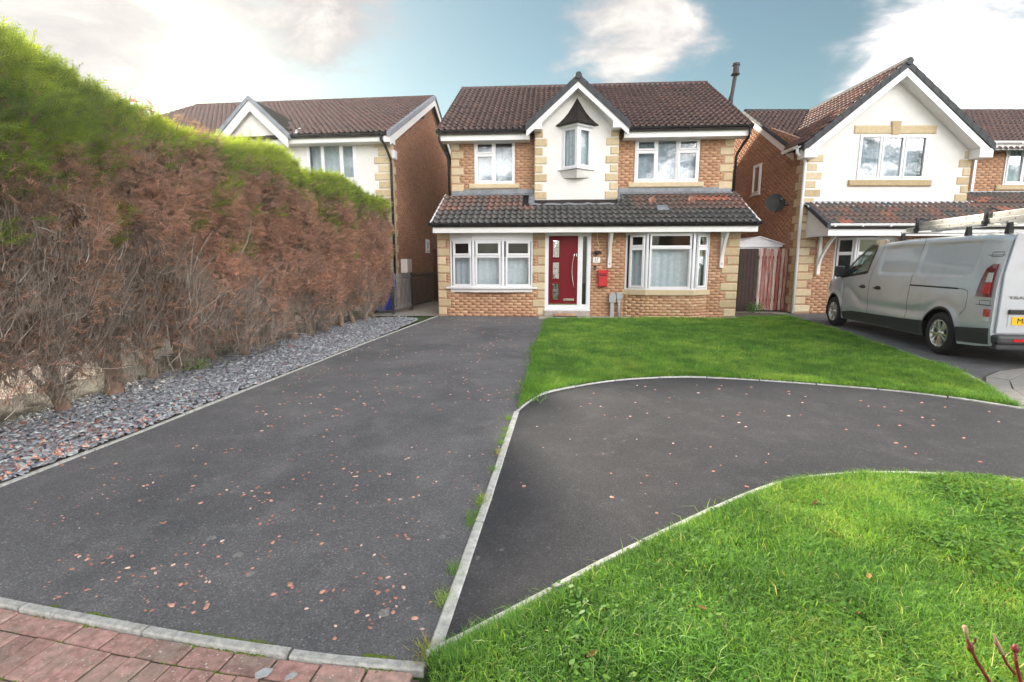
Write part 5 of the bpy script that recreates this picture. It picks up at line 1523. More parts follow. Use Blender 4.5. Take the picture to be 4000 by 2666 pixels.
    for side in (1, -1):
        cut = lambda n, d: n
        # cladding
        skin([(0.43, 0.24), (3.30, 0.22), (3.32, 0.37), (2.9, 0.42), (1.0, 0.46), (0.43, 0.485)], 0.006, 'sill_cladding', M['clad'], side, thick=0.004)
        a = [(0.03 + 0.415 * math.cos(q), 0.335 + 0.415 * math.sin(q)) for q in np.linspace(R(18), R(-12), 4)]
        skin([(-0.375, 0.485), (-0.40, 0.27), (-0.96, 0.31), (-0.98, 0.535)], 0.006, 'bumper_corner', M['clad'], side, thick=0.004)
        for cx in (0.03, WB + 0.02):     # dark arch lip and wheel housing
            pts = [(cx + 0.402 * math.cos(q), 0.335 + 0.402 * math.sin(q)) for q in np.linspace(R(188), R(-8), 26)]
            strip(pts, 0.03, 0.003, 'arch_lip', M['black'], side)
            hv = []; hf = []
            for i, q in enumerate(np.linspace(R(195), R(-15), 20)):
                for y in (HALF - 0.02, HALF - 0.42): hv.append((cx + 0.395 * math.cos(q), YC + side * y, 0.335 + 0.395 * math.sin(q)))
            for i in range(19): hf.append((2 * i, 2 * i + 1, 2 * i + 3, 2 * i + 2))
            n0 = len(hv); hv += [(cx, YC + side * (HALF - 0.42), 0.3)]
            hf += [(2 * i + 1, n0, 2 * i + 3) for i in range(19)]
            MB().add(hv, hf).build('wheel_housing', M['black'], t)
        # shut lines
        strip([(2.06, 1.86), (2.06, 1.72), (2.20, 1.30), (2.26, 1.05), (2.27, 0.60), (2.24, 0.24)], 0.011, 0.002, 'door_gap', M['ink'], side)
        strip([(0.815, 1.86), (0.82, 1.72), (0.89, 1.16), (0.91, 0.95), (0.95, 0.62), (0.98, 0.24)], 0.010, 0.002, 'door_gap', M['ink'], side)
        strip([(3.42, 1.12), (3.36, 0.95), (3.30, 0.70), (3.32, 0.40)], 0.009, 0.002, 'door_gap', M['ink'], side)
        strip([(2.27, 1.79), (2.52, 1.785), (2.76, 1.70), (3.06, 1.53), (3.45, 1.16)], 0.010, 0.003, 'door_gap', M['ink'], side)
        strip([(0.89, 1.045), (-0.42, 1.040), (-0.50, 1.02), (-0.52, 0.95), (-0.50, 0.76), (-0.40, 0.66)], 0.008, 0.002, 'door_gap', M['ink'], side)
        strip([(0.895, 1.045), (-0.30, 1.042)], 0.024, 0.003, 'door_rail', M['ink'], side)
        # cab window with its dark surround
        strip(win + [win[0]], 0.055, 0.003, 'window_seal', M['black'], side)
        skin(win, -0.004, 'cab_window', M['glass_van'], side)
        strip([(2.86, 1.18), (2.78, 1.66)], 0.03, 0.0, 'window_divider', M['black'], side)
        # handles
        for hx in (2.50, 1.93):
            y = YC + side * (half(hx, 0.945) + 0.022)
            MB().tube([(hx - 0.10, y - side * 0.026, 0.945), (hx - 0.085, y, 0.945), (hx + 0.085, y, 0.945), (hx + 0.10, y - side * 0.026, 0.945)], 0.017, 8).build('door_handle', M['black'], t, smooth=True)
            skin([(hx - .08, 0.915), (hx + .08, 0.915), (hx + .08, 0.985), (hx - .08, 0.985)], 0.002, 'handle_recess', M['clad'], side)
        # rear lamp cluster
        lamp = [(-0.69, 0.955), (-0.955, 0.955), (-0.945, 1.40), (-0.87, 1.40), (-0.79, 1.34), (-0.74, 1.20)]
        o = skin(lamp, 0.006, 'tail_lamp', M['lens_red'], side, thick=0.012)
        skin([(-0.84, 1.155), (-0.935, 1.155), (-0.93, 1.285), (-0.855, 1.285)], 0.020, 'reversing_lens', M['lens_clear'], side, o, thick=0.006)
        skin([(-0.81, 1.0), (-0.94, 1.0), (-0.935, 1.145), (-0.835, 1.145)], 0.020, 'brake_lens', M['lens_red2'], side, o, thick=0.006)
        o = skin([(-0.87, 0.69), (-0.965, 0.69), (-0.965, 0.79), (-0.87, 0.79)], 0.006, 'low_reflector', M['lens_red2'], side, thick=0.006)
        skin([(-0.87, 0.625), (-0.965, 0.625), (-0.965, 0.685), (-0.87, 0.685)], 0.006, 'low_clear_lens', M['lens_clear'], side, thick=0.006)
        for z in (0.845, 1.50):
            strip([(-0.77, z), (-0.77, z + .06), (-0.95, z + .06), (-0.95, z), (-0.77, z)], 0.008, 0.004, 'hinge_cover', M['ink'], side)
        strip([(-0.70, 0.84), (-0.98, 0.84)], 0.007, 0.002, 'panel_gap', M['ink'], side)
        strip([(-0.70, 1.52), (-0.98, 1.52)], 0.007, 0.002, 'panel_gap', M['ink'], side)
        # head lamp
        skin([(3.95, 1.06), (4.30, 0.94), (4.45, 0.78), (4.28, 0.80), (4.02, 0.93)], 0.006, 'head_lamp', M['lens_clear'], side, thick=0.006)
        # mirror
        mz = 1.20; my = YC + side * (half(3.35, mz) + 0.12)
        MB().add([(3.30, my - .11 * side, mz - .08), (3.30, my + .10 * side, mz - .08), (3.30, my + .10 * side, mz + .17), (3.30, my - .09 * side, mz + .17),
                  (3.42, my - .07 * side, mz - .06), (3.42, my + .06 * side, mz - .06), (3.42, my + .06 * side, mz + .14), (3.42, my - .06 * side, mz + .14)],
                 [(0, 1, 2, 3), (7, 6, 5, 4), (0, 4, 5, 1), (1, 5, 6, 2), (2, 6, 7, 3), (3, 7, 4, 0)]).build('mirror', M['black'], t, bevel=0.03)
        MB().tube([(3.40, YC + side * half(3.4, 1.12), 1.13), (3.38, my - side * .05, 1.14)], 0.03, 8).build('mirror_arm', M['black'], t)
    # windscreen
    n = 10; vs = []; fs = []
    for i in range(n + 1):
        x = 2.50 + 1.06 * i / n
        for j in range(9):
            y = -0.74 + 1.48 * j / 8
            vs.append((x + 0.02, YC + y, top(x) - 0.02 * (y / 0.74) ** 2 + 0.004))
    for i in range(n):
        for j in range(8): fs.append((i * 9 + j, i * 9 + j + 1, (i + 1) * 9 + j + 1, (i + 1) * 9 + j))
    MB().add(vs, fs).build('windscreen', M['glass_van'], t, smooth=True)
    # rear doors, bumper, plate
    for s_, nm in ((1, 'l'), (-1, 'r')):
        y0, y1 = sorted((YC + s_ * 0.006, YC + s_ * 0.90))
        d = MB().prism([(y0, 0.47), (y1, 0.47), (y1, 1.25), (y1 - (0.08 if s_ > 0 else 0), 1.80) if s_ > 0 else (y1, 1.80), (y0, 1.80) if s_ > 0 else (y0 + 0.08, 1.80), (y0, 1.25)], XR - 0.025, XR + 0.01, 'x').build('rear_door', M['van'], t, bevel=0.012)
        if s_ > 0:
            fr = MB(Matrix.Translation((XR - 0.026, YC, 0)) @ Matrix.Rotation(R(-90), 4, 'Z'))
            # plate zone: x' runs to the right seen from behind
            MB(Matrix.Translation((XR - 0.026, YC, 0)) @ Matrix.Rotation(R(-90), 4, 'Z')).box(-0.80, -0.10, -0.022, 0.0, 0.735, 0.80).build('plate_lamp_bar', M['black'], d, bevel=0.012)
            MB(Matrix.Translation((XR - 0.026, YC, 0)) @ Matrix.Rotation(R(-90), 4, 'Z')).box(-0.79, -0.11, -0.004, 0.0, 0.565, 0.73).build('plate_recess', M['van'], d)
    mp = Matrix.Translation((XR - 0.031, YC, 0)) @ Matrix.Rotation(R(-90), 4, 'Z')
    MB(mp).box(-0.745, -0.225, -0.006, 0.0, 0.59, 0.701).build('number_plate', M['yellow'], t)
    text('plate_lettering', 'ML23', 0.098, M['ink'], t, mp @ Matrix.Translation((-0.585, -0.0075, 0.645)) @ Matrix.Rotation(R(90), 4, 'X') @ Matrix.Diagonal((0.95, 1, 1, 1)))
    text('model_badge', 'TRAFIC', 0.058, M['badge'], t, mp @ Matrix.Translation((-0.67, -0.003, 0.955)) @ Matrix.Rotation(R(90), 4, 'X') @ Matrix.Diagonal((1.5, 1, 1, 1)), 0.002)
    MB().box(XR - 0.11, XR + 0.10, YC - 0.93, YC + 0.93, 0.335, 0.455).build('rear_bumper', M['clad'], t, bevel=0.035)
    MB().box(XR - 0.06, XR + 0.10, YC - 0.90, YC + 0.90, 0.255, 0.334).build('bumper_skirt', M['clad'], t, bevel=0.02)
    for y in (0.66, -0.66): MB().box(XR - 0.116, XR - 0.10, YC + y - .09, YC + y + .09, 0.375, 0.41).build('bumper_reflector', M['lens_red2'], t)
    MB().box(XR - 0.045, XR - 0.02, YC - 0.004, YC + 0.004, 0.47, 1.80).build('door_gap', M['ink'], t)
    MB().box(XF - 0.45, XF + 0.04, YC - 0.72, YC + 0.72, 0.24, 0.50).build('front_bumper', M['clad'], t, bevel=0.06)
    # wheels
    def wheel(x, side):
        w = setp(empty('wheel', (x, YC + side * (HALF - 0.115), 0.332), 0))
        w.parent = t
        MX = Matrix.Rotation(R(-90 * side), 4, 'X')
        MB(MX).lathe([(0.205, -0.10), (0.30, -0.105), (0.325, -0.085), (0.332, -0.04), (0.332, 0.04), (0.325, 0.085), (0.30, 0.108), (0.235, 0.112), (0.213, 0.105), (0.207, 0.06)], 40).build('tyre', M['rubber'], w, smooth=True)
        MB(MX).lathe([(0.214, 0.104), (0.206, 0.108), (0.195, 0.095), (0.188, 0.0), (0.19, -0.09)], 40).build('rim', M['alloy'], w, smooth=True)
        MB(MX).lathe([(0.0, 0.02), (0.187, 0.01)], 24).build('brake_disc', M['black'], w)
        sp = MB(MX)
        for i in range(5):
            a = 2 * math.pi * i / 5 + 0.3
            for off in (-0.17, 0.17):
                ca, sa = math.cos(a), math.sin(a); ce, se = math.cos(a + off * 1.35), math.sin(a + off * 1.35)
                i0, i1 = Vector((0.045 * math.cos(a + off), 0.045 * math.sin(a + off), 0)), Vector((0.200 * ce, 0.200 * se, 0))
                dv = (i1 - i0).normalized(); pv = Vector((-dv.y, dv.x, 0))
                v_ = []
                for p, hw, zz in ((i0, 0.017, 0.088), (i1, 0.026, 0.100)):
                    for s_, z_ in ((-1, zz - 0.035), (1, zz - 0.035), (0.65, zz), (-0.65, zz)):
                        q = p + pv * hw * s_; v_.append((q.x, q.y, z_))
                sp.add(v_, [(0, 1, 5, 4), (1, 2, 6, 5), (2, 3, 7, 6), (3, 0, 4, 7), (0, 3, 2, 1), (4, 5, 6, 7)])
        sp.build('spokes', M['alloy'], w)
        MB(MX).lathe([(0.062, 0.05), (0.060, 0.085), (0.034, 0.092), (0.030, 0.096), (0, 0.097)], 20).build('hub_cap', M['alloy'], w, smooth=True)
    for x in (0.03, WB + 0.02):
        for s_ in (1, -1): wheel(x, s_)
    # roof bars
    for x in (-0.78, 0.0, 1.70):
        MB().box(x - 0.022, x + 0.022, YC - 0.80, YC + 0.80, 1.95, 1.98).build('roof_bar', M['ladder'], t, bevel=0.006)
        for y in (0.76, -0.76):
            MB().add([(x - .045, YC + y - .03, 1.81), (x + .045, YC + y - .03, 1.81), (x + .045, YC + y + .03, 1.81), (x - .045, YC + y + .03, 1.81), (x - .018, YC + y - .02, 1.985), (x + .018, YC + y - .02, 1.985), (x + .018, YC + y + .02, 1.985), (x - .018, YC + y + .02, 1.985)],
                     [(0, 3, 2, 1), (4, 5, 6, 7), (0, 1, 5, 4), (1, 2, 6, 5), (2, 3, 7, 6), (3, 0, 4, 7)]).build('bar_foot', M['black'], t)
    MB().box(1.75, 1.79, YC - 0.72, YC + 0.72, 1.94, 1.97).build('roof_bar', M['ladder'], t)
    # ladders lie on the bars
    base = T(6.655, 7.60, -0.05, an)
    def ladder(x0, x1, y0, w, z, label, n):
        L = empty('extension_ladder', base @ Vector((x0, YC + y0, z)), an, label, 'ladder', 'ladders on the van roof')
        ln = x1 - x0
        for y in (-w / 2, w / 2):
            s_ = MB().box(0, ln, y - 0.014, y + 0.014, 0, 0.078).build('stile', M['ladder'], L, bevel=0.006)
            MB().box(-0.015, 0.03, y - 0.02, y + 0.02, -0.004, 0.082).build('foot', M['black'] if y < 0 else M['grey_box'], s_)
            hv = MB()
            for i in range(n):
                x = 0.15 + (ln - 0.3) * i / (n - 1)
                hv.lathe([(0.0, 0.016 * (1 if y > 0 else -1)), (0.010, 0.0165 * (1 if y > 0 else -1))], 8, Matrix.Translation((x, y, 0.039)) @ Matrix.Rotation(R(-90), 4, 'X'))
            hv.build('rung_ends', M['black'], s_)
        for i in range(n):
            x = 0.15 + (ln - 0.3) * i / (n - 1)
            MB().box(x - 0.014, x + 0.014, -w / 2 + 0.014, w / 2 - 0.014, 0.025, 0.053).build('rung', M['ladder'], L)
        return L
    ladder(-1.55, 1.98, 0.36, 0.42, 2.035, 'lower aluminium ladder strapped on the van roof bars, nearer the cab', 13)
    ladder(-1.75, 1.72, 0.37, 0.36, 2.118, 'upper aluminium ladder laid on top of another above the van roof', 12)
    # ladder clamps
    for x in (1.62, -0.06):
        tt = empty('ladder_clamp', base @ Vector((x, YC + 0.60, 2.0)), an, {1.62: 'black ladder clamp nearest the van windscreen', -0.06: 'black ladder clamp on the van roof above the rear wheel'}[x], 'clamp', 'ladder clamps on the van')
        MB().box(-0.02, 0.02, -0.02, 0.02, 0, 0.25).build('upright', M['black'], tt)
        MB().tube([(0, 0, 0.25), (0, -0.08, 0.26), (0, -0.2, 0.215)], 0.012, 6).build('hook', M['black'], tt)
        MB().box(-0.035, 0.035, -0.035, 0.035, 0.03, 0.09).build('knob', M['black'], tt, bevel=0.01)


van()


# ------------------------------------------------------------------ vegetation helpers
def inpoly_np(P, x, y):
    P = np.asarray(P, float); c = np.zeros(len(x), bool)
    j = len(P) - 1
    for i in range(len(P)):
        xi, yi = P[i]; xj, yj = P[j]
        hit = ((yi > y) != (yj > y)) & (x < (xj - xi) * (y - yi) / (yj - yi + 1e-12) + xi)
        c ^= hit; j = i
    return c


def vnoise(x, y, s, seed=0):
    """smooth value noise, vectorised"""
    rg = np.random.default_rng(seed); G = rg.random((64, 64))
    X, Y = x / s + 31.3, y / s + 17.7
    xi, yi = np.floor(X).astype(int), np.floor(Y).astype(int); fx, fy = X - xi, Y - yi
    fx = fx * fx * (3 - 2 * fx); fy = fy * fy * (3 - 2 * fy)
    g = lambda a, b: G[a % 64, b % 64]
    return (g(xi, yi) * (1 - fx) + g(xi + 1, yi) * fx) * (1 - fy) + (g(xi, yi + 1) * (1 - fx) + g(xi + 1, yi + 1) * fx) * fy


def norm(v): return v / (np.linalg.norm(v, axis=-1, keepdims=True) + 1e-9)


def blades(x, y, z, h, w, lean, seg2=True, seed=0, tint=None, lean_dir=None):
    rg = np.random.default_rng(seed); n = len(x)
    a = rg.uniform(0, 2 * np.pi, n); b = rg.uniform(0, 2 * np.pi, n) if lean_dir is None else lean_dir
    d = np.stack([np.cos(a), np.sin(a), np.zeros(n)], 1) * (w / 2)[:, None]
    l = np.stack([np.cos(b), np.sin(b), np.zeros(n)], 1)
    p = np.stack([x, y, z], 1)
    up = np.array([0, 0, 1.0])
    if seg2:
        m = p + up * (h * 0.62)[:, None] + l * (lean * h * 0.28)[:, None]
        t = p + up * (h * (1 - 0.30 * lean))[:, None] + l * (lean * h * 0.85)[:, None]
        V = np.stack([p - d, p + d, m - d * .75, m + d * .75, t], 1).reshape(-1, 3)
        o = np.arange(n)[:, None] * 5
        F = np.stack([o + [0, 1, 3], o + [0, 3, 2], o + [2, 3, 4]], 1).reshape(-1, 3)
        tt = np.repeat(tint, 3)
    else:
        t = p + up * h[:, None] + l * (lean * h * 0.7)[:, None]
        V = np.stack([p - d, p + d, t], 1).reshape(-1, 3)
        F = (np.arange(n)[:, None] * 3 + np.array([0, 1, 2])).reshape(-1, 3)
        tt = tint
    return V, F, tt


def scatter(P, dens, seed, box=None):
    P = np.asarray(P); x0, y0 = P.min(0); x1, y1 = P.max(0)
    if box: x0, x1, y0, y1 = max(x0, box[0]), min(x1, box[1]), max(y0, box[2]), min(y1, box[3])
    rg = np.random.default_rng(seed)
    n = int((x1 - x0) * (y1 - y0) * dens)
    x, y = rg.uniform(x0, x1, n), rg.uniform(y0, y1, n)
    k = inpoly_np(P, x, y)
    return x[k], y[k]


def edge_dist(x, y, line):
    d = np.full(len(x), 9.0)
    for (ax, ay), (bx, by) in zip(line, line[1:]):
        vx, vy = bx - ax, by - ay; L2 = vx * vx + vy * vy + 1e-9
        t = np.clip(((x - ax) * vx + (y - ay) * vy) / L2, 0, 1)
        d = np.minimum(d, np.hypot(x - ax - t * vx, y - ay - t * vy))
    return d


NEAR_LAWN = NEAR_FRONT + [(7.5, 1.2), (7.5, 0.1), (-0.05, 0.1), (-0.27, 1.46)]
FAR_LAWN = [(0.05, 4.56)] + LAWN_FRONT[1:] + LAWN_RIGHT[1:] + [(6.2, 13.02), (5.9, 12.6), (3.4, 12.72), (2.9, 12.6), (0.92, 12.55), (0.85, 12.3), (0.38, 8.19), (0.14, 5.51)]
poly_sheet('near_lawn', NEAR_LAWN, 0.022, M['turf'])
poly_sheet('far_lawn', FAR_LAWN, 0.018, M['turf'])


def lawns():
    rg = np.random.default_rng(5)
    Vs, Fs, Ts = [], [], []; off = 0
    def put(v, f, t):
        nonlocal off
        Vs.append(v); Fs.append(f + off); Ts.append(t); off += len(v)
    # near lawn: long soft grass with dull and bright patches and overhanging edges
    for dens, box in ((21000, (-0.4, 4.2, 0.75, 3.2)), (5000, (4.2, 7.5, 0.1, 2.9))):
        x, y = scatter(NEAR_LAWN, dens, 61, box)
        n = len(x)
        pat = vnoise(x, y, 0.45, 1) * 0.6 + vnoise(x, y, 0.16, 2) * 0.4
        e = edge_dist(x, y, NEAR_FRONT)
        hs = 0.022 + 0.038 * vnoise(x, y, 0.30, 3) + 0.018 * rg.random(n)
        tuft = np.exp(-(((x - 0.42) / 0.30) ** 2 + ((y - 1.55) / 0.14) ** 2)); hs += (0.075 * tuft + 0.035 * np.clip(vnoise(x, y, 0.22, 4) - 0.55, 0, 1) * 2) * rg.random(n) ** 1.5
        k_ = e > 0.012; hs = np.where(e < 0.05, hs * 0.8, hs)
        w = 0.0022 + 0.0030 * rg.random(n) + 0.0015 * tuft
        sunlit_tint = 1.0 / (1 + np.exp(-(x - 1.9 + (y - 2.0) * 0.2) * 1.6))  # blade tint rises to the right: sunlight on that side painted into the grass
        t = np.clip(0.26 + 0.95 * (pat - 0.5) + 0.19 * rg.standard_normal(n) + 0.36 * sunlit_tint + 0.2 * tuft, 0, 0.94)
        t = np.where(rg.random(n) < 0.012, 1.0, t)
        put(*blades(x, y, np.full(n, 0.02), hs, w, rg.uniform(0.3, 1.6, n), True, 7, t))
    # fringe leaning over the kerb
    L = np.array(NEAR_FRONT); i = rg.integers(0, len(L) - 1, 5200); f = rg.random(5200)
    p = L[i] + (L[i + 1] - L[i]) * f[:, None]; d = norm(L[i + 1] - L[i]); nrm_ = np.stack([-d[:, 1], d[:, 0]], 1)
    q = p - nrm_ * rg.uniform(0.045, 0.12, len(p))[:, None]
    clump = vnoise(q[:, 0] * 3, q[:, 1] * 3, 0.35, 9)
    k = clump > 0.50; q, nn = q[k], nrm_[k]
    put(*blades(q[:, 0], q[:, 1], np.full(len(q), 0.02), 0.03 + 0.06 * rg.random(len(q)), np.full(len(q), 0.003), rg.uniform(0.6, 1.5, len(q)), True, 8, np.clip(rg.normal(0.3, 0.2, len(q)), 0, 0.9), np.arctan2(nn[:, 1], nn[:, 0]) + rg.normal(0, 0.5, len(q))))
    # a few long pale blades
    x, y = scatter(NEAR_LAWN, 160, 63, (-0.2, 4, 0.8, 2.9)); n = len(x)
    put(*blades(x, y, np.full(n, 0.02), rg.uniform(0.07, 0.13, n), np.full(n, 0.0045), rg.uniform(0.4, 1.6, n), True, 17, np.clip(rg.normal(0.75, 0.15, n), 0, 1)))
    o = link('near_grass', npmesh('near_grass', np.concatenate(Vs), np.concatenate(Fs), M['grass'], np.concatenate(Ts)))
    setp(o, 'lush long grass of the front lawn beside the curved pale kerb', kind='stuff')
    Vs, Fs, Ts = [], [], []; off = 0
    for dens, (y0, y1), wd in ((10500, (4.4, 7.2), 0.0042), (5600, (7.2, 10.2), 0.0062), (3800, (10.2, 13.4), 0.0085)):
        x, y = scatter(FAR_LAWN, dens, 71 + int(y0), (-1, 8, y0, y1)); n = len(x)
        pat = vnoise(x, y, 0.9, 11) * 0.55 + vnoise(x, y, 0.28, 12) * 0.45
        hs = 0.012 + 0.028 * vnoise(x, y, 0.4, 13) + 0.034 * vnoise(x, y, 0.11, 18) ** 2 + 0.014 * rg.random(n)
        t = np.clip(0.38 + 0.85 * (pat - 0.5) + 0.5 * (vnoise(x, y, 0.10, 19) - 0.5) + 0.26 * rg.standard_normal(n), 0, 0.95)
        t = np.where(rg.random(n) < 0.010, 1.0, t)
        put(*blades(x, y, np.full(n, 0.016), hs, wd * rg.uniform(0.6, 1.2, n), rg.uniform(0.3, 1.5, n), False, 14, t))
    # taller tussocks here and there and along the drive edge
    for _ in range(90):
        if _ < 45: cx, cy = rg.uniform(0.4, 6.5), rg.uniform(5.5, 12.8)
        else:
            s_ = rg.random(); cx, cy = np.interp(s_, [0, .12, .45, 1], [0.05, .14, .38, .86]) + 0.10, np.interp(s_, [0, .12, .45, 1], [4.6, 5.5, 8.2, 12.4])
        if not inpoly_np(FAR_LAWN, np.array([cx]), np.array([cy]))[0]: continue
        n = 90; x, y = rg.normal(cx, 0.07, n), rg.normal(cy, 0.09, n)
        put(*blades(x, y, np.full(n, 0.016), rg.uniform(0.04, 0.085, n), np.full(n, 0.006), rg.uniform(0.3, 1.4, n), False, 15, np.clip(rg.normal(0.25, 0.18, n), 0, .9)))
    L = np.array(LAWN_FRONT); i = rg.integers(0, len(L) - 1, 4200); f = rg.random(4200)
    p = L[i] + (L[i + 1] - L[i]) * f[:, None]; d = norm(L[i + 1] - L[i]); nn = np.stack([d[:, 1], -d[:, 0]], 1)
    q = p - nn * rg.uniform(0.06, 0.12, len(p))[:, None]
    k = inpoly_np(FAR_LAWN, q[:, 0], q[:, 1]); q, nn = q[k], nn[k]
    put(*blades(q[:, 0], q[:, 1], np.full(len(q), 0.016), 0.03 + 0.04 * rg.random(len(q)), np.full(len(q), 0.005), rg.uniform(0.4, 1.3, len(q)), False, 16, np.clip(rg.normal(0.3, 0.2, len(q)), 0, .9), np.arctan2(nn[:, 1], nn[:, 0]) + rg.normal(0, 0.7, len(q))))
    o = link('far_grass', npmesh('far_grass', np.concatenate(Vs), np.concatenate(Fs), M['grass'], np.concatenate(Ts)))
    setp(o, 'mown grass of the lawn in front of the brick house', kind='stuff')
    # broad-leaved weeds and clover in the near lawn
    x, y = scatter(NEAR_LAWN, 7000, 81, (0.2, 4.2, 0.8, 3.0))
    m = vnoise(x, y, 0.5, 21) * 0.7 + vnoise(x, y, 0.18, 22) * 0.3
    k = rg.random(len(x)) < np.clip((m + 0.08 * np.clip(x - 1.2, 0, 1) - 0.48) * 5, 0.03, 0.8); x, y = x[k], y[k]; n = len(x)
    a = rg.uniform(0, 2 * np.pi, n); sz = rg.uniform(0.007, 0.017, n); h = rg.uniform(0.030, 0.068, n)
    tilt = rg.uniform(-0.5, 0.5, (n, 2))
    ang = np.linspace(0, 2 * np.pi, 7)[:-1]
    rr = np.array([1.0, 0.62, 0.66, 0.75, 0.66, 0.62])
    px = x[:, None] + np.cos(ang + a[:, None]) * sz[:, None] * rr; py = y[:, None] + np.sin(ang + a[:, None]) * sz[:, None] * rr
    pz = h[:, None] + (px - x[:, None]) * tilt[:, :1] + (py - y[:, None]) * tilt[:, 1:]
    V = np.stack([px, py, pz], 2).reshape(-1, 3); b = np.arange(n)[:, None] * 6
    F = np.stack([b + [0, 1, 2], b + [0, 2, 3], b + [0, 3, 4], b + [0, 4, 5]], 1).reshape(-1, 3)
    o = link('clover', npmesh('clover', V, F, M['weed'], np.repeat(np.clip(rg.normal(0.4, 0.25, n), 0, 1), 4)))
    setp(o, 'patches of clover and broad leaved weeds in the front lawn', kind='stuff')


lawns()

# kerbs
kerb_line('middle_kerb', [(-0.285, 1.60), (-0.155, 2.71), (0.045, 4.55)], 0.050, -0.02, 0.012, M['kerb_white'], 0.91)
kerb_line('far_lawn_kerb', LAWN_FRONT, 0.032, -0.02, 0.018, M['kerb_white'], 0.6)
kerb_line('near_lawn_kerb', NEAR_FRONT, 0.036, -0.02, 0.034, M['kerb_white'], 0.6, off=0.012)
kerb_line('drive_lawn_kerb', LAWN_RIGHT, 0.05, -0.02, 0.022, M['kerb_white'], 0.8)
kerb_line('slate_bed_kerb', LEFT_EDGE, 0.038, -0.02, 0.014, M['kerb'], 0.9)
kerb_line('front_kerb', PAVE_EDGE, 0.040, -0.05, 0.005, M['kerb'], 0.62)


def paved_front():
    """red block paving in front of the drive; a border course and rows of blocks set on edge to it"""
    root = setp(empty('block_paving', (0, 0, 0)), kind='structure')
    P = [np.array(p) for p in PAVE_EDGE]
    base = [(-9, 3.6), (-4.4, 2.50)] + [(p[0] - 0.02, p[1] - 0.045) for p in PAVE_EDGE] + [(-0.05, 0.1), (-0.05, -6), (-9, -6)]
    poly_sheet('joint_sand', base, -0.014, M['soil'], root)
    seg = [np.linalg.norm(P[i + 1] - P[i]) for i in range(len(P) - 1)]; cum = np.concatenate([[0], np.cumsum(seg)])
    def at(s):
        i = int(np.clip(np.searchsorted(cum, s, 'right') - 1, 0, len(seg) - 1)); return P[i] + (P[i + 1] - P[i]) * ((s - cum[i]) / seg[i])
    def nrm(s):
        d = at(min(s + .1, cum[-1])) - at(max(s - .1, 0)); d /= np.linalg.norm(d); return np.array([d[1], -d[0]])
    rg = random.Random(3)
    rows = [(0.024, 0.085, 0.170)] + [(0.114 + 0.174 * k, 0.167, 0.0865) for k in range(6)]
    small = []
    for r, (d0, dep, ln) in enumerate(rows):
        s = cum[-1] - rg.uniform(0, ln)
        while s > 1.2:
            a, b = s - ln + 0.005, s - 0.003
            q = []
            for ss, dd in ((a, d0), (b, d0), (b, d0 + dep), (a, d0 + dep)):
                p = at(ss) + nrm(ss) * dd; q.append(p)
            z = rg.uniform(-0.006, 0.0) - 0.004
            c = sum(q) / 4
            ins = [p + (c - p) * 0.06 for p in q]
            vs = [(*p, -0.05) for p in q] + [(*p, z - 0.006 + rg.uniform(-.001, .001)) for p in q] + [(*p, z + rg.uniform(-.0012, .0012)) for p in ins]
            fs = [(0, 1, 5, 4), (1, 2, 6, 5), (2, 3, 7, 6), (3, 0, 4, 7), (4, 5, 9, 8), (5, 6, 10, 9), (6, 7, 11, 10), (7, 4, 8, 11), (8, 9, 10, 11)]
            o = MB().add(vs, fs).build('paving_block', M['paver'], root)
            set_tint(o, min(1, max(0, rg.gauss(0.5, 0.25))))
            s -= ln
    # moss in the joints and along the kerb
    V, F, Tn = [], [], []
    r2 = np.random.default_rng(4)
    def tuft(x, y, z, sz):
        n0 = len(V); k = 6; hh = r2.uniform(0.3, 0.6) * sz
        V.append((x, y, z + hh))
        for i in range(k):
            a = 2 * math.pi * i / k; r = sz * r2.uniform(0.6, 1.2); V.append((x + r * math.cos(a), y + r * math.sin(a), z - 0.002))
        for i in range(k): F.append((n0, n0 + 1 + i, n0 + 1 + (i + 1) % k)); Tn.append(r2.random())
    for _ in range(3600):
        s = r2.uniform(1.2, cum[-1]); u = r2.random()
        if vnoise(np.array([s]), np.array([0.0]), 0.12, 31)[0] < 0.42: continue
        if u < 0.40: p = at(s) + nrm(s) * (-0.026 + r2.normal(0, 0.004)); z = 0.001
        elif u < 0.62: p = at(s) + nrm(s) * (0.022 + r2.normal(0, 0.005)); z = -0.008
        else:
            k = r2.integers(1, 6); p = at(s) + nrm(s) * (0.111 + 0.174 * (k - 1) + r2.normal(0, 0.005)); z = -0.012
        tuft(p[0], p[1], z, r2.uniform(0.003, 0.008))
    for _ in range(700):
        s = r2.uniform(1.2, cum[-1]); s = cum[-1] - round((cum[-1] - s) / 0.0865) * 0.0865 + r2.normal(0, 0.003); d = r2.uniform(0.17, 0.95)
        if r2.random() < 0.4 or not (0 < s < cum[-1]): continue
        p = at(s) + nrm(s) * d; tuft(p[0], p[1], -0.012, r2.uniform(0.003, 0.006))
    setp(link('joint_moss', npmesh('joint_moss', V, F, M['moss'], Tn), root), kind='stuff')


paved_front()


M['apron_grey'] = plain('grey_apron_block', (0.27, 0.255, 0.24), 0.9, var=0.15, scale=12, bump=0.4)
M['paver_apron'] = tinted('apron_paver', [(0, (0.26, 0.17, 0.145)), (1, (0.38, 0.25, 0.21))], 0.9, 20, 0.25, 0.5)


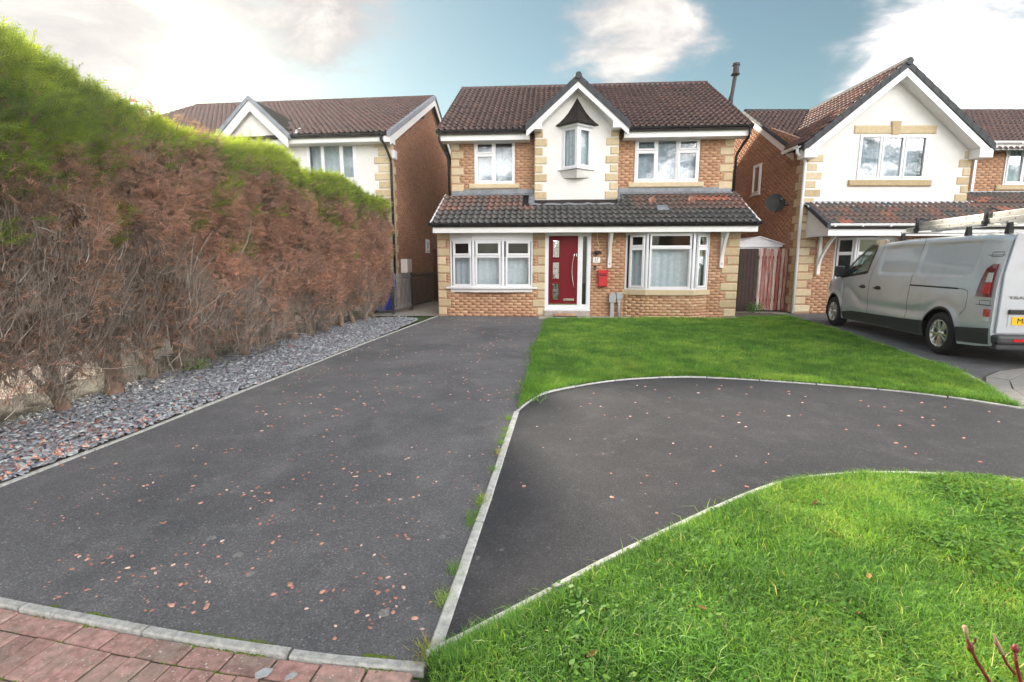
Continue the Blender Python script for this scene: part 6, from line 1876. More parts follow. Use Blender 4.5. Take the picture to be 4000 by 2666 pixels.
def circle_paving():
    """curved grey edging and red blocks at the mouth of the neighbouring drive"""
    root = setp(empty('paved_apron', (0, 0, 0)), kind='structure')
    c = np.array([7.7, 3.9])
    rg = random.Random(8)
    poly_sheet('joint_sand', [(c[0] + 2.78 * math.cos(a), c[1] + 2.78 * math.sin(a)) for a in np.linspace(R(30), R(190), 30)] + [tuple(c)], -0.001, M['soil'], root)
    for k in range(9):
        r0 = 2.75 - 0.215 * k if k < 2 else 2.75 - 0.43 - 0.11 * (k - 2)
        r1 = r0 - (0.205 if k < 2 else 0.103)
        ln = 0.62 if k < 2 else 0.21
        n = int(R(150) * r0 / ln)
        for i in range(n):
            a0 = R(40) + i * ln / r0 + (0.5 * ln / r0 if k % 2 else 0); a1 = a0 + (ln - 0.008) / r0
            q = [(c[0] + r * math.cos(a), c[1] + r * math.sin(a)) for r, a in ((r1, a0), (r0, a0), (r0, a1), (r1, a1))]
            if inpoly_np(FAR_LAWN, np.array([sum(p[0] for p in q) / 4]), np.array([sum(p[1] for p in q) / 4]))[0]: continue
            if sum(p[0] for p in q) / 4 < 5.0: continue
            z = rg.uniform(0.006, 0.010)
            o = MB().add([(*p, -0.03) for p in q] + [(*p, z) for p in q], [(4, 5, 6, 7), (0, 1, 5, 4), (1, 2, 6, 5), (2, 3, 7, 6), (3, 0, 4, 7)]).build('paving_block', M['apron_grey'] if k < 2 else M['paver_apron'], root)
            if k >= 2: set_tint(o, rg.random())


circle_paving()


# ------------------------------------------------------------------ slate bed
def slate_bed():
    root = setp(empty('slate_bed', (0, 0, 0)), kind='structure')
    inner = [(-5.5, 0.9), (-5.5, 13.0), (-3.6, 13.0), (-2.75, 12.75), (-2.35, 12.3)]
    bed = inner + [(p[0] - 0.03, p[1]) for p in LEFT_EDGE[::-1][2:]]
    poly_sheet('bed_soil', bed, -0.004, M['soil'], root)
    rg = np.random.default_rng(15)
    P = np.array([(-4.45, 1.2), (-4.45, 6.5), (-4.2, 9.0), (-3.75, 12.6), (-2.75, 12.8), (-2.35, 12.3)] + [(p[0] - 0.05, p[1]) for p in LEFT_EDGE[::-1][2:]])
    x, y = scatter(P, 2000, 91)
    # thin out the far and hidden ones
    d = np.hypot(x, y)
    k = rg.random(len(x)) < np.clip(6.0 / d, 0.35, 1.0); x, y, d = x[k], y[k], d[k]
    n = len(x)
    sz = rg.uniform(0.015, 0.036, n) * np.clip(d / 7, 0.9, 1.35)
    e = edge_dist(x, y, LEFT_EDGE)
    z0 = 0.006 + 0.030 * rg.random(n) * np.clip(e / 0.15, 0.2, 1)
    tilt = rg.normal(0, 0.28, (n, 2)); a = rg.uniform(0, 2 * np.pi, n); th = rg.uniform(0.005, 0.012, n)
    asp = rg.uniform(0.35, 0.8, n)
    kk = 6; ang = np.linspace(0, 2 * np.pi, kk + 1)[:-1]
    rad = rg.uniform(0.7, 1.15, (n, kk))
    lx = np.cos(ang) * rad * sz[:, None]; ly = np.sin(ang) * rad * sz[:, None] * asp[:, None]
    ca, sa = np.cos(a)[:, None], np.sin(a)[:, None]
    px, py = lx * ca - ly * sa, lx * sa + ly * ca
    pz = px * tilt[:, :1] + py * tilt[:, 1:]
    top = np.stack([px * 0.92, py * 0.92, pz + th[:, None]], 2); bot = np.stack([px, py, pz], 2)
    loc = np.concatenate([top, bot], 1)                      # n, 12, 3
    fq = [(i, kk + i, kk + (i + 1) % kk, (i + 1) % kk) for i in range(kk)]
    t = rg.random(n); t = np.where((t > 0.86) & (y > 4.2) & (rg.random(n) < 0.75), t - 0.45, t)
    order = np.argsort(d)
    # nearest three hundred in view are stones of their own
    vis = [i for i in order if abs(x[i] / y[i]) < 1.05][:300]; vis_set = set(vis)
    for i in vis:
        me = bpy.data.meshes.new('slate_stone')
        me.from_pydata([tuple(v) for v in loc[i]], [], [tuple(range(kk))] + [(b, a_, d_, c_) for a_, b, c_, d_ in [(f[0], f[1], f[2], f[3]) for f in fq]])
        me.materials.append(M['slate']); at_ = me.attributes.new('tint', 'FLOAT', 'FACE'); at_.data.foreach_set('value', np.full(len(me.polygons), t[i], np.float32))
        o = link('slate_stone', me, root); o.location = (x[i], y[i], z0[i])
    rest = np.array([i for i in range(n) if i not in vis_set])
    W = loc[rest] + np.stack([x[rest], y[rest], z0[rest]], 1)[:, None, :]
    tri = [(0, i, i + 1) for i in range(1, kk - 1)]
    for f in fq: tri += [(f[0], f[1], f[2]), (f[0], f[2], f[3])]
    tri = np.array(tri)
    F = (np.arange(len(rest))[:, None, None] * 12 + tri[None]).reshape(-1, 3)
    setp(link('slate_chippings', npmesh('slate_chippings', W.reshape(-1, 3), F, M['slate'], np.repeat(t[rest], len(tri))), root), kind='stuff')


slate_bed()

# pale block drive beyond the hedge, seen under its skirts
def beyond_hedge():
    root = setp(empty('paved_drive', (0, 0, 0)), kind='structure')
    poly_sheet('bedding', [(-11, 1), (-5.35, 1), (-5.1, 14), (-11, 14)], -0.012, M['paver_bed'], root)
    rg = random.Random(77)
    vs, fs, tt = [], [], []
    y = 1.0; r = 0
    while y < 13.5:
        x = -8.5 + (0.11 if r % 2 else 0)
        while x < -5.45:
            n = len(vs); z = rg.uniform(-.002, .002)
            vs += [(x, y, z), (x + 0.208, y, z), (x + 0.208, y + 0.103, z), (x, y + 0.103, z)]
            fs.append((n, n + 1, n + 2, n + 3)); tt.append(rg.random()); x += 0.216
        y += 0.111; r += 1
    setp(link('block_course', npmesh('block_course', vs, fs, M['paver_pale'], tt), root), kind='stuff')


M['paver_bed'] = plain('pale_bedding', (0.26, 0.22, 0.19), 0.95)
beyond_hedge()


# ------------------------------------------------------------------ hedge
def hedge():
    root = empty('conifer_hedge', (-4.4, 8.0, 0), 0, 'tall overgrown conifer hedge, green on top and dead brown below, beside the driveway', 'hedge')
    off = np.array([-4.4, 8.0, 0.0])
    rg = np.random.default_rng(23)
    Y0, Y1 = 2.2, 13.85
    def face(y, z):          # x of the outer foliage surface
        base = -4.30 + 0.060 * (y - 4.0)
        bulge = np.interp(z, [0, 0.35, 0.9, 1.8, 2.6, 3.0, 3.3], [0.16, 0.26, 0.40, 0.46, 0.40, 0.26, 0.08])
        lump = 0.40 * (vnoise(y, z * 0.6, 0.75, 41) - 0.5) + 0.22 * (vnoise(y, z, 0.25, 42) - 0.5)
        end = np.where(y > 13.4, -((y - 13.4) / 0.45) ** 2 * 0.35, 0)
        return base + bulge + lump + end
    def topz(y, x=0): return 3.12 + 0.07 * np.sin(y * 1.7) + 0.26 * (vnoise(y, np.zeros_like(y) + x, 0.8, 43) - 0.5) - 0.05 * np.clip(y - 6, 0, 8) * 0.0 + np.interp(y, [2, 4.2, 5.5, 13.4], [0.10, 0.06, -0.10, 0.0])
    def greenline(y):        # height where the living green starts
        return np.interp(y, [2.2, 3.6, 4.6, 5.2, 6.5, 9.0, 13.4], [1.75, 1.90, 2.35, 2.60, 2.72, 2.74, 2.72]) + np.clip(0.40 * (vnoise(y, y * 0, 0.5, 44) - 0.5), -1, 0.02)
    def bareline(y): return np.interp(y, [2.2, 4.5, 6.0, 8.0, 10, 13.4], [1.75, 1.55, 1.3, 0.95, 0.8, 0.65]) + 0.7 * (vnoise(y, y * 0, 0.6, 45) - 0.5)
    # frond template: a spray in the local xz plane pointing along x, 7 leaflet pairs
    def frond(n_pair, droop, wd):
        T_ = []
        for i in range(n_pair):
            u0 = 0.08 + 0.92 * i / n_pair; l = 0.42 * (1 - u0) ** 0.6 + 0.07
            for s_ in (-1, 1):
                T_.append([(u0 - wd, 0, 0), (u0 + wd, 0, 0), (u0 + l * 0.75, s_ * l * 0.62, -droop * l)])
        T_.append([(0, -wd * .7, 0), (0, wd * .7, 0), (1.0, 0, -droop * .3)])
        return np.array(T_, float)          # k,3,3
    def sprays(P, D, L, Wd, template, tint, mname, name, flat=None):
        n = len(P); D = norm(D)
        ref = rg.standard_normal((n, 3)); S = norm(np.cross(D, ref)); N = np.cross(D, S)
        Tm = template.reshape(-1, 3)
        V = P[:, None, :] + (Tm[None, :, 0:1] * D[:, None, :] + Tm[None, :, 1:2] * S[:, None, :] * Wd[:, None, None] + Tm[None, :, 2:3] * N[:, None, :]) * L[:, None, None]
        F = np.arange(n * len(Tm)).reshape(-1, 3)
        me = npmesh(name, V.reshape(-1, 3) - off, F, M[mname], np.repeat(tint, len(template)))
        return setp(link(name, me, root), kind='stuff')
    # --- green crown: top surface, front shoulder and green parts of the face
    nT = 9000
    y = rg.uniform(Y0, Y1, nT); x = face(y, 3.0 + 0 * y) - rg.random(nT) ** 1.3 * 1.25
    z = topz(y) - 0.05 - 0.14 * np.clip((x - face(y, 2.8 + 0 * y) + 0.25) / 0.3, 0, 1) + rg.normal(0, 0.04, nT)
    P1 = np.stack([x, y, z], 1); D1 = np.stack([rg.normal(0.25, 0.5, nT), rg.normal(0, 0.5, nT), rg.uniform(0.35, 1.3, nT)], 1)
    nF = 46000
    y = rg.uniform(Y0, Y1, nF); z = rg.uniform(0.9, 3.2, nF)
    g = greenline(y) + 0.30 * (vnoise(y, z, 0.22, 46) - 0.5)
    pg = 1 / (1 + np.exp(-(z - g) / 0.06))
    stray = (vnoise(y, z, 0.30, 47) > 0.80) * (z > 1.5) * 0.55
    k = (rg.random(nF) < np.maximum(pg, stray)) & (z < topz(y)); y, z = y[k], z[k]; n = len(y)
    P2 = np.stack([face(y, z) - rg.random(n) * 0.22 + 0.03, y, z], 1)
    D2 = np.stack([rg.normal(0.75, 0.35, n), rg.normal(0, 0.55, n), rg.normal(0.35, 0.45, n)], 1)
    P = np.concatenate([P1, P2]); D = np.concatenate([D1, D2]); n = len(P)
    L = rg.uniform(0.08, 0.20, n) * np.where(np.arange(n) < nT, 1.1, 0.95)
    t = np.clip(0.40 + 0.55 * (vnoise(P[:, 1], P[:, 2] * 2, 0.5, 48) - 0.5) + rg.normal(0, 0.17, n) + np.where(P[:, 2] > 2.75, 0.12, -0.12) - np.where(P[:, 1] < 4.8, 0.05, 0), 0, 1)
    sprays(P, D, L, np.ones(n), frond(5, 0.25, 0.035), t, 'con_green', 'green_foliage')
    # --- dead brown foliage on the face
    nB = 74000
    y = rg.uniform(Y0, Y1, nB); z = rg.uniform(0.30, 3.1, nB)
    g = greenline(y); b = bareline(y) + 0.5 * (vnoise(y, z, 0.35, 49) - 0.5)
    pr = (1 / (1 + np.exp((z - g - 0.05) / 0.10))) * np.clip(1 / (1 + np.exp(-(z - b) / 0.16)), 0.12, 1)
    holes = vnoise(y, z, 0.16, 50) * 0.6 + vnoise(y, z, 0.4, 51) * 0.4
    k = rg.random(nB) < pr * np.where(holes < 0.36, 0.2, 1.0); y, z, g = y[k], z[k], g[k]; n = len(y)
    dep = rg.random(n) ** 1.4 * 0.12
    P = np.stack([face(y, z) - dep, y, z], 1)
    D = np.stack([rg.normal(0.6, 0.45, n), rg.normal(0, 0.6, n), rg.normal(0.15, 0.55, n)], 1)
    red = vnoise(y, z, 0.8, 52) * 0.55 + vnoise(y, z, 0.25, 53) * 0.45
    t = np.clip(0.08 + 0.75 * red + rg.normal(0, 0.26, n) + np.where(z > g - 0.4, -0.14, 0.0) + np.where(y > 6, 0.04, -0.08), 0, 1)
    sprays(P, D, rg.uniform(0.05, 0.13, n), np.ones(n) * 1.05, frond(4, 0.5, 0.045), t, 'con_brown', 'dead_foliage')
    # --- grey bare twigs
    def twigs(P, D, L, W0, tint, name, kinks=3):
        n = len(P); D = norm(D); ref = rg.standard_normal((n, 3)); S = norm(np.cross(D, ref))
        cur = P.copy(); d = D.copy(); rings = []
        for i in range(kinks + 1):
            w = W0 * (1 - 0.8 * i / kinks)
            rings.append(cur - S * w[:, None]); rings.append(cur + S * w[:, None])
            d = norm(d + rg.normal(0, 0.17, (n, 3))); cur = cur + d * (L / kinks)[:, None]
        V = np.stack(rings, 1).reshape(-1, 3); o = np.arange(n)[:, None] * (2 * kinks + 2)
        F = np.stack([o + [2 * i, 2 * i + 1, 2 * i + 3, 2 * i + 2] for i in range(kinks)], 1).reshape(-1, 4)
        me = npmesh(name, V - off, F, M['twig'], np.repeat(tint, kinks))
        return setp(link(name, me, root), kind='stuff')
    nW = 120000
    y = rg.uniform(Y0, Y1, nW); z = rg.uniform(0.06, 2.9, nW)
    b = bareline(y)
    pr = np.where(z < b, 1.0, np.clip(0.05 + 0.7 * np.exp(-(z - b) / 0.30), 0, 1) * 0.7) * np.clip((z + 0.04) / 0.36, 0.15, 1)
    gap = vnoise(y, z * 0.6, 0.30, 54)
    pr *= np.where((z < 0.48) & (gap > 0.58), 0.18, 1.0)
    k = rg.random(nW) < pr; y, z = y[k], z[k]; n = len(y)
    P = np.stack([face(y, z) - rg.random(n) ** 1.2 * 0.22, y, z], 1)
    D = np.stack([rg.normal(0.25, 0.28, n), rg.normal(0, 0.36, n), rg.normal(0.95, 0.5, n)], 1)
    t = np.clip(0.42 + 0.4 * (vnoise(y, z, 0.5, 55) - 0.5) + rg.normal(0, 0.2, n), 0, 0.92)
    t = np.where(rg.random(n) < 0.03, 1.0, t)
    twigs(P, D, rg.uniform(0.08, 0.30, n), rg.uniform(0.0011, 0.0026, n), t, 'bare_twigs')
    # --- dense dead growth inside so the hedge reads solid above knee height
    nI = 34000
    y = rg.uniform(Y0, Y1, nI); z = rg.uniform(0.42, 3.0, nI)
    P = np.stack([face(y, z) - 0.28 - rg.random(nI) * 0.55, y, z], 1)
    D = rg.standard_normal((nI, 3)) + np.array([0.2, 0, 0.4])
    kp = rg.random(nI) < np.clip((z - 0.35) / 0.5, 0.15, 1)
    P, D = P[kp], D[kp]; n = len(P)
    sprays(P, D, rg.uniform(0.16, 0.34, n), np.ones(n), frond(3, 0.4, 0.07), np.clip(rg.normal(0.2, 0.1, n), 0, 1), 'con_brown', 'inner_growth')
    # far flank, plainly leafy
    nK = 9000
    y = rg.uniform(Y0, Y1, nK); z = rg.uniform(0.5, 3.15, nK)
    P = np.stack([-5.45 + 0.06 * (y - 4) + rg.normal(0, 0.08, nK), y, z], 1); D = np.stack([rg.normal(-0.6, 0.4, nK), rg.normal(0, 0.5, nK), rg.normal(0.3, 0.4, nK)], 1)
    sprays(P, D, rg.uniform(0.14, 0.30, nK), np.ones(nK), frond(4, 0.3, 0.06), np.clip(rg.normal(0.35, 0.15, nK), 0, 1), 'con_green', 'back_foliage')
    # --- trunks, leaning, forking
    spots = [(-4.30, 3.55, 0.075), (-4.27, 4.50, 0.075), (-4.26, 5.10, 0.10), (-4.40, 5.85, 0.07), (-4.41, 6.46, 0.085), (-4.34, 7.05, 0.06), (-4.10, 7.42, 0.085), (-4.12, 8.3, 0.06), (-4.03, 9.0, 0.075), (-3.98, 9.6, 0.07), (-3.90, 10.2, 0.06), (-3.76, 10.8, 0.07), (-3.75, 11.5, 0.06), (-3.68, 12.2, 0.07), (-3.70, 12.9, 0.06)]
    rr = random.Random(6)
    for x, y, r in spots:
        mb = MB(Matrix.Translation((-off[0], -off[1], 0)))
        lean = Vector((rr.uniform(-0.25, -0.05), rr.uniform(-0.22, 0.22), 1)).normalized()
        p = Vector((x + 0.03, y, -0.03)); pts = [p]
        for i in range(6):
            p = p + lean * (0.12 if i < 2 else 0.4) + Vector((rr.uniform(-.02, .02), rr.uniform(-.03, .03), 0)); pts.append(p)
        mb.tube(pts, r * 0.92, 12, r * 0.5)
        for kf in range(rr.randint(2, 3)):
            q = pts[rr.randint(1, 3)]; a = rr.uniform(0, 6.28)
            br = [q]; d = Vector((0.5 * math.cos(a), 0.6 * math.sin(a), 0.7))
            for i in range(4): q = q + d * 0.22 + Vector((rr.uniform(-.04, .04), rr.uniform(-.05, .05), rr.uniform(0, .06))); br.append(q)
            mb.tube(br, r * 0.38, 7, 0.008)
        # sawn stubs and low snags
        for kf in range(2):
            a = rr.uniform(-1.4, 1.4); q = Vector((x + 0.03, y, rr.uniform(0.15, 0.45)))
            mb.tube([q, q + Vector((math.cos(a) * (r + .05), math.sin(a) * (r + 0.05), 0.03))], r * 0.25, 7, r * 0.2)
        o = mb.build('trunk', M['bark'], root, smooth=True)
    # larger bare branches on the face
    n = 420
    y = rg.uniform(Y0 + 2.2, Y1 - .2, n); z = rg.uniform(0.12, 1.5, n); k = z < bareline(y) + 0.2; y, z = y[k], z[k]; n = len(y)
    P = np.stack([face(y, z) - rg.uniform(0.05, 0.3, n), y, z], 1); D = np.stack([rg.normal(0.2, 0.3, n), rg.normal(0, 0.5, n), rg.normal(0.9, 0.4, n)], 1)
    twigs(P, D, rg.uniform(0.35, 0.8, n), rg.uniform(0.004, 0.008, n), np.clip(rg.normal(0.6, 0.25, n), 0, 1), 'bare_branches', 5)


hedge()


# ------------------------------------------------------------------ small things on the ground
def chip_mesh(seed, m, big=False):
    r = np.random.default_rng(seed)
    k = 7; ang = np.linspace(0, 2 * np.pi, k + 1)[:-1]
    rad = r.uniform(0.7, 1.15, k); asp = r.uniform(0.5, 0.8)
    top = [(math.cos(a) * q * 0.8, math.sin(a) * q * asp * 0.8, 0.30 + r.uniform(-.08, .08)) for a, q in zip(ang, rad)]
    bot = [(math.cos(a) * q, math.sin(a) * q * asp, -0.02) for a, q in zip(ang, rad)]
    vs = top + bot + [(0, 0, 0.42)]
    fs = [(i, (i + 1) % k, 2 * k) for i in range(k)]
    for i in range(k): fs += [(k + i, k + (i + 1) % k, (i + 1) % k), (k + i, (i + 1) % k, i)]
    return npmesh('red_chip', vs, fs, m, [r.random()] * len(fs))


def red_chips():
    rg = np.random.default_rng(33)
    P = np.array([(p[0], p[1]) for p in PAVE_EDGE if p[0] > -3.5] + MID_KERB + [(0.3, 8), (0.8, 12.5), (-2.1, 12.9)] + LEFT_EDGE[::-1][1:])
    pts = []
    x, y = scatter(P, 34, 101); c = vnoise(x, y, 0.35, 61) * 0.6 + vnoise(x, y, 1.2, 62) * 0.4
    k = (c > 0.46) & (rg.random(len(x)) < np.interp(y, [1.5, 3, 6, 12], [1.0, 1.0, 0.7, 0.35])); pts += list(zip(x[k], y[k]))
    for _ in range(46):
        cx, cy = rg.uniform(-2.1, -0.5), 1.75 + abs(rg.normal(0, 0.8))
        for _ in range(rg.integers(2, 6)): pts.append((cx + rg.normal(0, 0.05), cy + rg.normal(0, 0.035)))
    P2 = np.array([(-0.1, 1.9), (0.1, 4.4), (1.0, 5.5), (2.5, 5.8), (4.6, 4.8), (6, 3.6), (3.5, 3.1), (1.9, 3.1), (0.5, 2.3)])
    x, y = scatter(P2, 7, 103); pts += list(zip(x, y))
    pts = [p for p in pts if inpoly_np(P, np.array([p[0]]), np.array([p[1]]))[0] or inpoly_np(P2, np.array([p[0]]), np.array([p[1]]))[0]]
    pts = [p for p in pts if p[1] > 1.66 and p[1] > np.interp(p[0], [q[0] for q in PAVE_EDGE], [q[1] for q in PAVE_EDGE]) + 0.07]
    pts.sort(key=lambda p: p[0] ** 2 + p[1] ** 2)
    protos = [chip_mesh(200 + i, M['chip']) for i in range(12)]
    seen = [p for p in pts if abs(p[0] / p[1]) < 1.04]
    for p in seen[:280]:
        s = rg.uniform(0.007, 0.0145) * (1.0 if p[1] < 4 else 0.9)
        o = link('red_chip', protos[rg.integers(0, 12)], None, Matrix.Translation((p[0], p[1], 0.0035)) @ Matrix.Rotation(rg.uniform(0, 6.28), 4, 'Z') @ Matrix.Diagonal((s, s, s * 0.8, 1)))
        setp(o, 'small reddish stone chip lying loose on the dark tarmac drive', 'stone chip', 'red chips scattered on the tarmac')
    rest = seen[280:]
    V, F, Tn = [], [], []
    for p in rest:
        n = len(V); s = rg.uniform(0.010, 0.020)
        for i in range(6):
            a = math.pi * i / 3 + rg.uniform(-.2, .2); V.append((p[0] + s * math.cos(a), p[1] + s * .7 * math.sin(a), 0.003))
        V.append((p[0], p[1], 0.012))
        t = rg.random()
        for i in range(6): F.append((n + i, n + (i + 1) % 6, n + 6)); Tn.append(t)
    # and among the slates by the kerb
    for _ in range(900):
        x, y = rg.uniform(-2.9, 1.0), rg.uniform(1.8, 9.0)
        if not inpoly_np(P, np.array([x]), np.array([y]))[0] or vnoise(np.array([x]), np.array([y]), 0.4, 64)[0] < 0.4: continue
        n = len(V); s = rg.uniform(0.004, 0.009)
        for i in range(6):
            a = math.pi * i / 3; V.append((x + s * math.cos(a), y + s * .7 * math.sin(a), 0.003))
        V.append((x, y, 0.007)); t = rg.random()
        for i in range(6): F.append((n + i, n + (i + 1) % 6, n + 6)); Tn.append(t)
    for _ in range(260):
        y = 2.6 + abs(rg.normal(0, 0.9)); x = np.interp(y, [p[1] for p in LEFT_EDGE], [p[0] for p in LEFT_EDGE]) - abs(rg.normal(0.08, 0.35)) - 0.04
        n = len(V); s = rg.uniform(0.010, 0.022); z = 0.05
        for i in range(6):
            a = math.pi * i / 3; V.append((x + s * math.cos(a), y + s * .6 * math.sin(a), z - 0.02))
        V.append((x, y, z)); t = rg.random()
        for i in range(6): F.append((n + i, n + (i + 1) % 6, n + 6)); Tn.append(t)
    o = link('chip_gravel', npmesh('chip_gravel', V, F, M['chip'], Tn))
    setp(o, 'finer red chips strewn further up the drive and over the slates', kind='stuff')


red_chips()


def lichen():
    """pale round lichen spots on the tarmac, a hair proud of it"""
    m = plain('lichen', (0.22, 0.22, 0.21), 0.95, var=0.35, scale=60, bump=0.6, bscale=200)
    V, F = [], []; rg = np.random.default_rng(44)
    for x, y, s in ((-0.52, 1.80, .026), (-0.36, 2.36, .020), (-1.33, 2.20, .026), (-1.20, 2.05, .022), (-1.55, 2.35, .024), (-0.33, 3.1, .016)):
        n = len(V); k = 14; V.append((x, y, 0.0055))
        for i in range(k):
            a = 2 * math.pi * i / k; q = s * rg.uniform(0.75, 1.15); V.append((x + q * math.cos(a), y + q * math.sin(a), 0.0035))
        for i in range(k): F.append((n, n + 1 + i, n + 1 + (i + 1) % k))
    setp(link('lichen', npmesh('lichen', V, F, m)), 'pale lichen blotches growing on the old tarmac', kind='stuff')


lichen()


def leaves_and_weeds():
    rg = random.Random(12)
    spots = [((0.28, 1.52), 'curled orange brown leaf lying in the grass nearest the kerb corner'), ((0.62, 1.38), 'brown dry leaf beside the long grass tuft'), ((1.55, 1.95), 'dry brown leaf at the middle of the near lawn'), ((1.34, 1.72), 'rust coloured leaf lying between the grass blades'),
             ((1.72, 2.62), 'crumpled brown leaf by the dandelion near the kerb bend'), ((1.62, 2.30), 'pale tan leaf standing upright in the grass'), ((2.02, 1.35), 'torn brown leaf near the bottom edge of the lawn'), ((2.9, 2.2), 'yellow tan leaf on the sunny side of the lawn'), ((0.75, 1.75), 'small faded leaf in the shaded grass')]
    for (x, y), lab in spots:
        s = rg.uniform(0.018, 0.030)
        vs = []; 
        for i in range(5):
            u = i / 4; w = math.sin(math.pi * min(1, u * 0.95 + 0.05)) * 0.42
            for q in (-1, 0, 1): vs.append(((u - 0.5) * 2 * s, q * w * s, abs(q) * 0.35 * s * w + 0.3 * s * (u - 0.4) ** 2))
        fs = []
        for i in range(4):
            for q in range(2): fs.append((i * 3 + q, i * 3 + q + 1, i * 3 + q + 4, i * 3 + q + 3))
        o = set_tint(MB().add(vs, fs).build('fallen_leaf', M['leaf_brown']), rg.random())
        o.location = (x, y, 0.062); o.rotation_euler = (rg.uniform(-.6, .6), rg.uniform(-.6, .6), rg.uniform(0, 6.28))
        setp(o, lab, 'leaf', 'fallen leaves on the lawn')
    def rosette(x, y, n, L, lab, z=0.045, tint=0.8, cat='weed', name='dandelion'):
        t = empty(name, (x, y, z), rg.uniform(0, 6), lab, cat, 'weeds in the lawn')
        for i in range(n):
            a = 2 * math.pi * i / n + rg.uniform(-.3, .3); l = L * rg.uniform(0.7, 1.1); el = rg.uniform(0.05, 0.4)
            vs = []
            for k in range(8):
                u = k / 7; w = l * (0.05 + 0.13 * math.sin(math.pi * u ** 0.8)) * (1.25 if k % 2 else 0.75)
                r = u * l; z_ = math.sin(el) * r - 0.9 * (u ** 2) * l * 0.3
                for q in (-1, 0, 1): vs.append((math.cos(a) * r - math.sin(a) * q * w, math.sin(a) * r + math.cos(a) * q * w, z_ + abs(q) * w * 0.25))
            fs = []
            for k in range(7):
                for q in range(2): fs.append((k * 3 + q, k * 3 + q + 1, k * 3 + q + 4, k * 3 + q + 3))
            set_tint(MB().add(vs, fs).build('leaf', M['weed'], t), min(1, tint + rg.uniform(-.2, .2)))
    rosette(1.64, 1.83, 8, 0.085, 'large pale dandelion rosette in the clover patch of the near lawn', tint=0.9)
    rosette(1.78, 2.62, 7, 0.09, 'smaller dandelion rosette close to the kerb bend', tint=0.75)
    rosette(1.42, 2.28, 6, 0.07, 'dandelion rosette in the middle of the shaded grass', tint=0.7)
    rosette(0.25, 1.42, 6, 0.06, 'little dandelion rosette by the kerb corner', tint=0.6)
    # weed tufts in the middle kerb joint
    V, F, Tn = [], [], []; off = 0; r2 = np.random.default_rng(9)
    for (x, y), c in (((-0.02, 4.32), .5), ((-0.035, 4.02), .6), ((-0.05, 3.86), .6), ((-0.07, 3.70), .55), ((-0.09, 3.50), 1.0), ((-0.165, 2.78), 1.0), ((-0.17, 2.72), .7), ((-0.20, 2.58), .6), ((-0.215, 2.50), .5), ((-0.255, 2.08), .5), ((-0.275, 1.88), .8), ((-0.11, 3.2), .6), ((-0.31, 1.60), 1.0), ((-0.27, 1.575), 0.95)):
        n = 90
        v, f, t = blades(r2.normal(x - 0.012, 0.018, n), r2.normal(y, 0.028, n), np.full(n, 0.002), r2.uniform(0.015, 0.05, n), np.full(n, 0.003), r2.uniform(0.6, 1.8, n), False, 3, np.clip(r2.normal(c, 0.15, n), 0, 1))
        V.append(v); F.append(f + off); Tn.append(t); off += len(v)
    setp(link('kerb_weeds', npmesh('kerb_weeds', np.concatenate(V), np.concatenate(F), M['grass'], np.concatenate(Tn))), 'tufts of grass and dry weed growing along the straight kerb', kind='stuff')
    # leafy weed by a hedge trunk, dark shrub by the gate
    def shrub(x, y, r, h, n, lab, m, tint, name='weed_clump', cat='weed'):
        t = empty(name, (x, y, 0), 0, lab, cat)
        q = np.random.default_rng(int(x * 100) % 97 + 3)
        d = norm(q.standard_normal((n, 3))) * (q.random((n, 1)) ** 0.4); P = d * np.array([r, r, h / 2]) + np.array([0, 0, h / 2])
        a = norm(q.standard_normal((n, 3)) + d); b = norm(np.cross(a, q.standard_normal((n, 3)))); s = q.uniform(0.012, 0.035, n)[:, None]
        V = np.stack([P, P + a * s + b * s * .4, P + a * s * 2, P + a * s - b * s * .4], 1).reshape(-1, 3)
        F = np.arange(4 * n).reshape(-1, 4)
        setp(link('foliage', npmesh('foliage', V, F, M[m], np.clip(q.normal(tint, 0.2, n), 0, 1)), t), kind='stuff')
        mb = MB()
        for i in range(7):
            an = q.uniform(0, 6.28); mb.tube([(0, 0, 0), (r * .5 * math.cos(an), r * .5 * math.sin(an), h * .5), (r * .9 * math.cos(an), r * .9 * math.sin(an), h * q.uniform(.7, 1.1))], 0.006, 5, 0.002)
        mb.build('stems', M['bark'], t)
    shrub(-4.15, 6.35, 0.16, 0.22, 260, 'green leafy weed at the foot of a hedge trunk', 'weed', 0.6)
    shrub(7.05, 14.25, 0.26, 0.30, 420, 'straggly dark low shrub in front of the flaking fence', 'weed', 0.05, 'low_shrub', 'shrub')
    # red rose stems rising from below the frame
    for (pts, lab, buds) in (([(1.56, 1.34, 0.0), (1.50, 1.355, 0.10), (1.45, 1.36, 0.175), (1.422, 1.36, 0.225), (1.408, 1.36, 0.255)], 'thorny dark red rose stem with dry tip leaning left over the grass', 1),
                             ([(1.56, 1.30, 0.0), (1.535, 1.30, 0.14), (1.508, 1.302, 0.215), (1.496, 1.303, 0.268)], 'thorny red rose stem with forked bud standing right of the dry tipped stem', 2)):
        b = Vector(pts[0]); t = empty('rose_stem', b, 0, lab, 'rose stem', 'rose stems in front of the lawn')
        lp = [Vector(p) - b for p in pts]
        MB().tube(lp, 0.0062, 8, 0.0038).build('cane', M['stem_red'], t, smooth=True)
        for i in range(5):
            u = i + 0.4; k = min(int(u), len(lp) - 2); q = lp[k] + (lp[k + 1] - lp[k]) * (u - int(u)); a = i * 2.1
            MB().tube([q, q + Vector((0.011 * math.cos(a), 0.011 * math.sin(a), 0.004))], 0.003, 5, 0.0004).build('thorn', M['stem_red'], t)
        e = lp[-1]
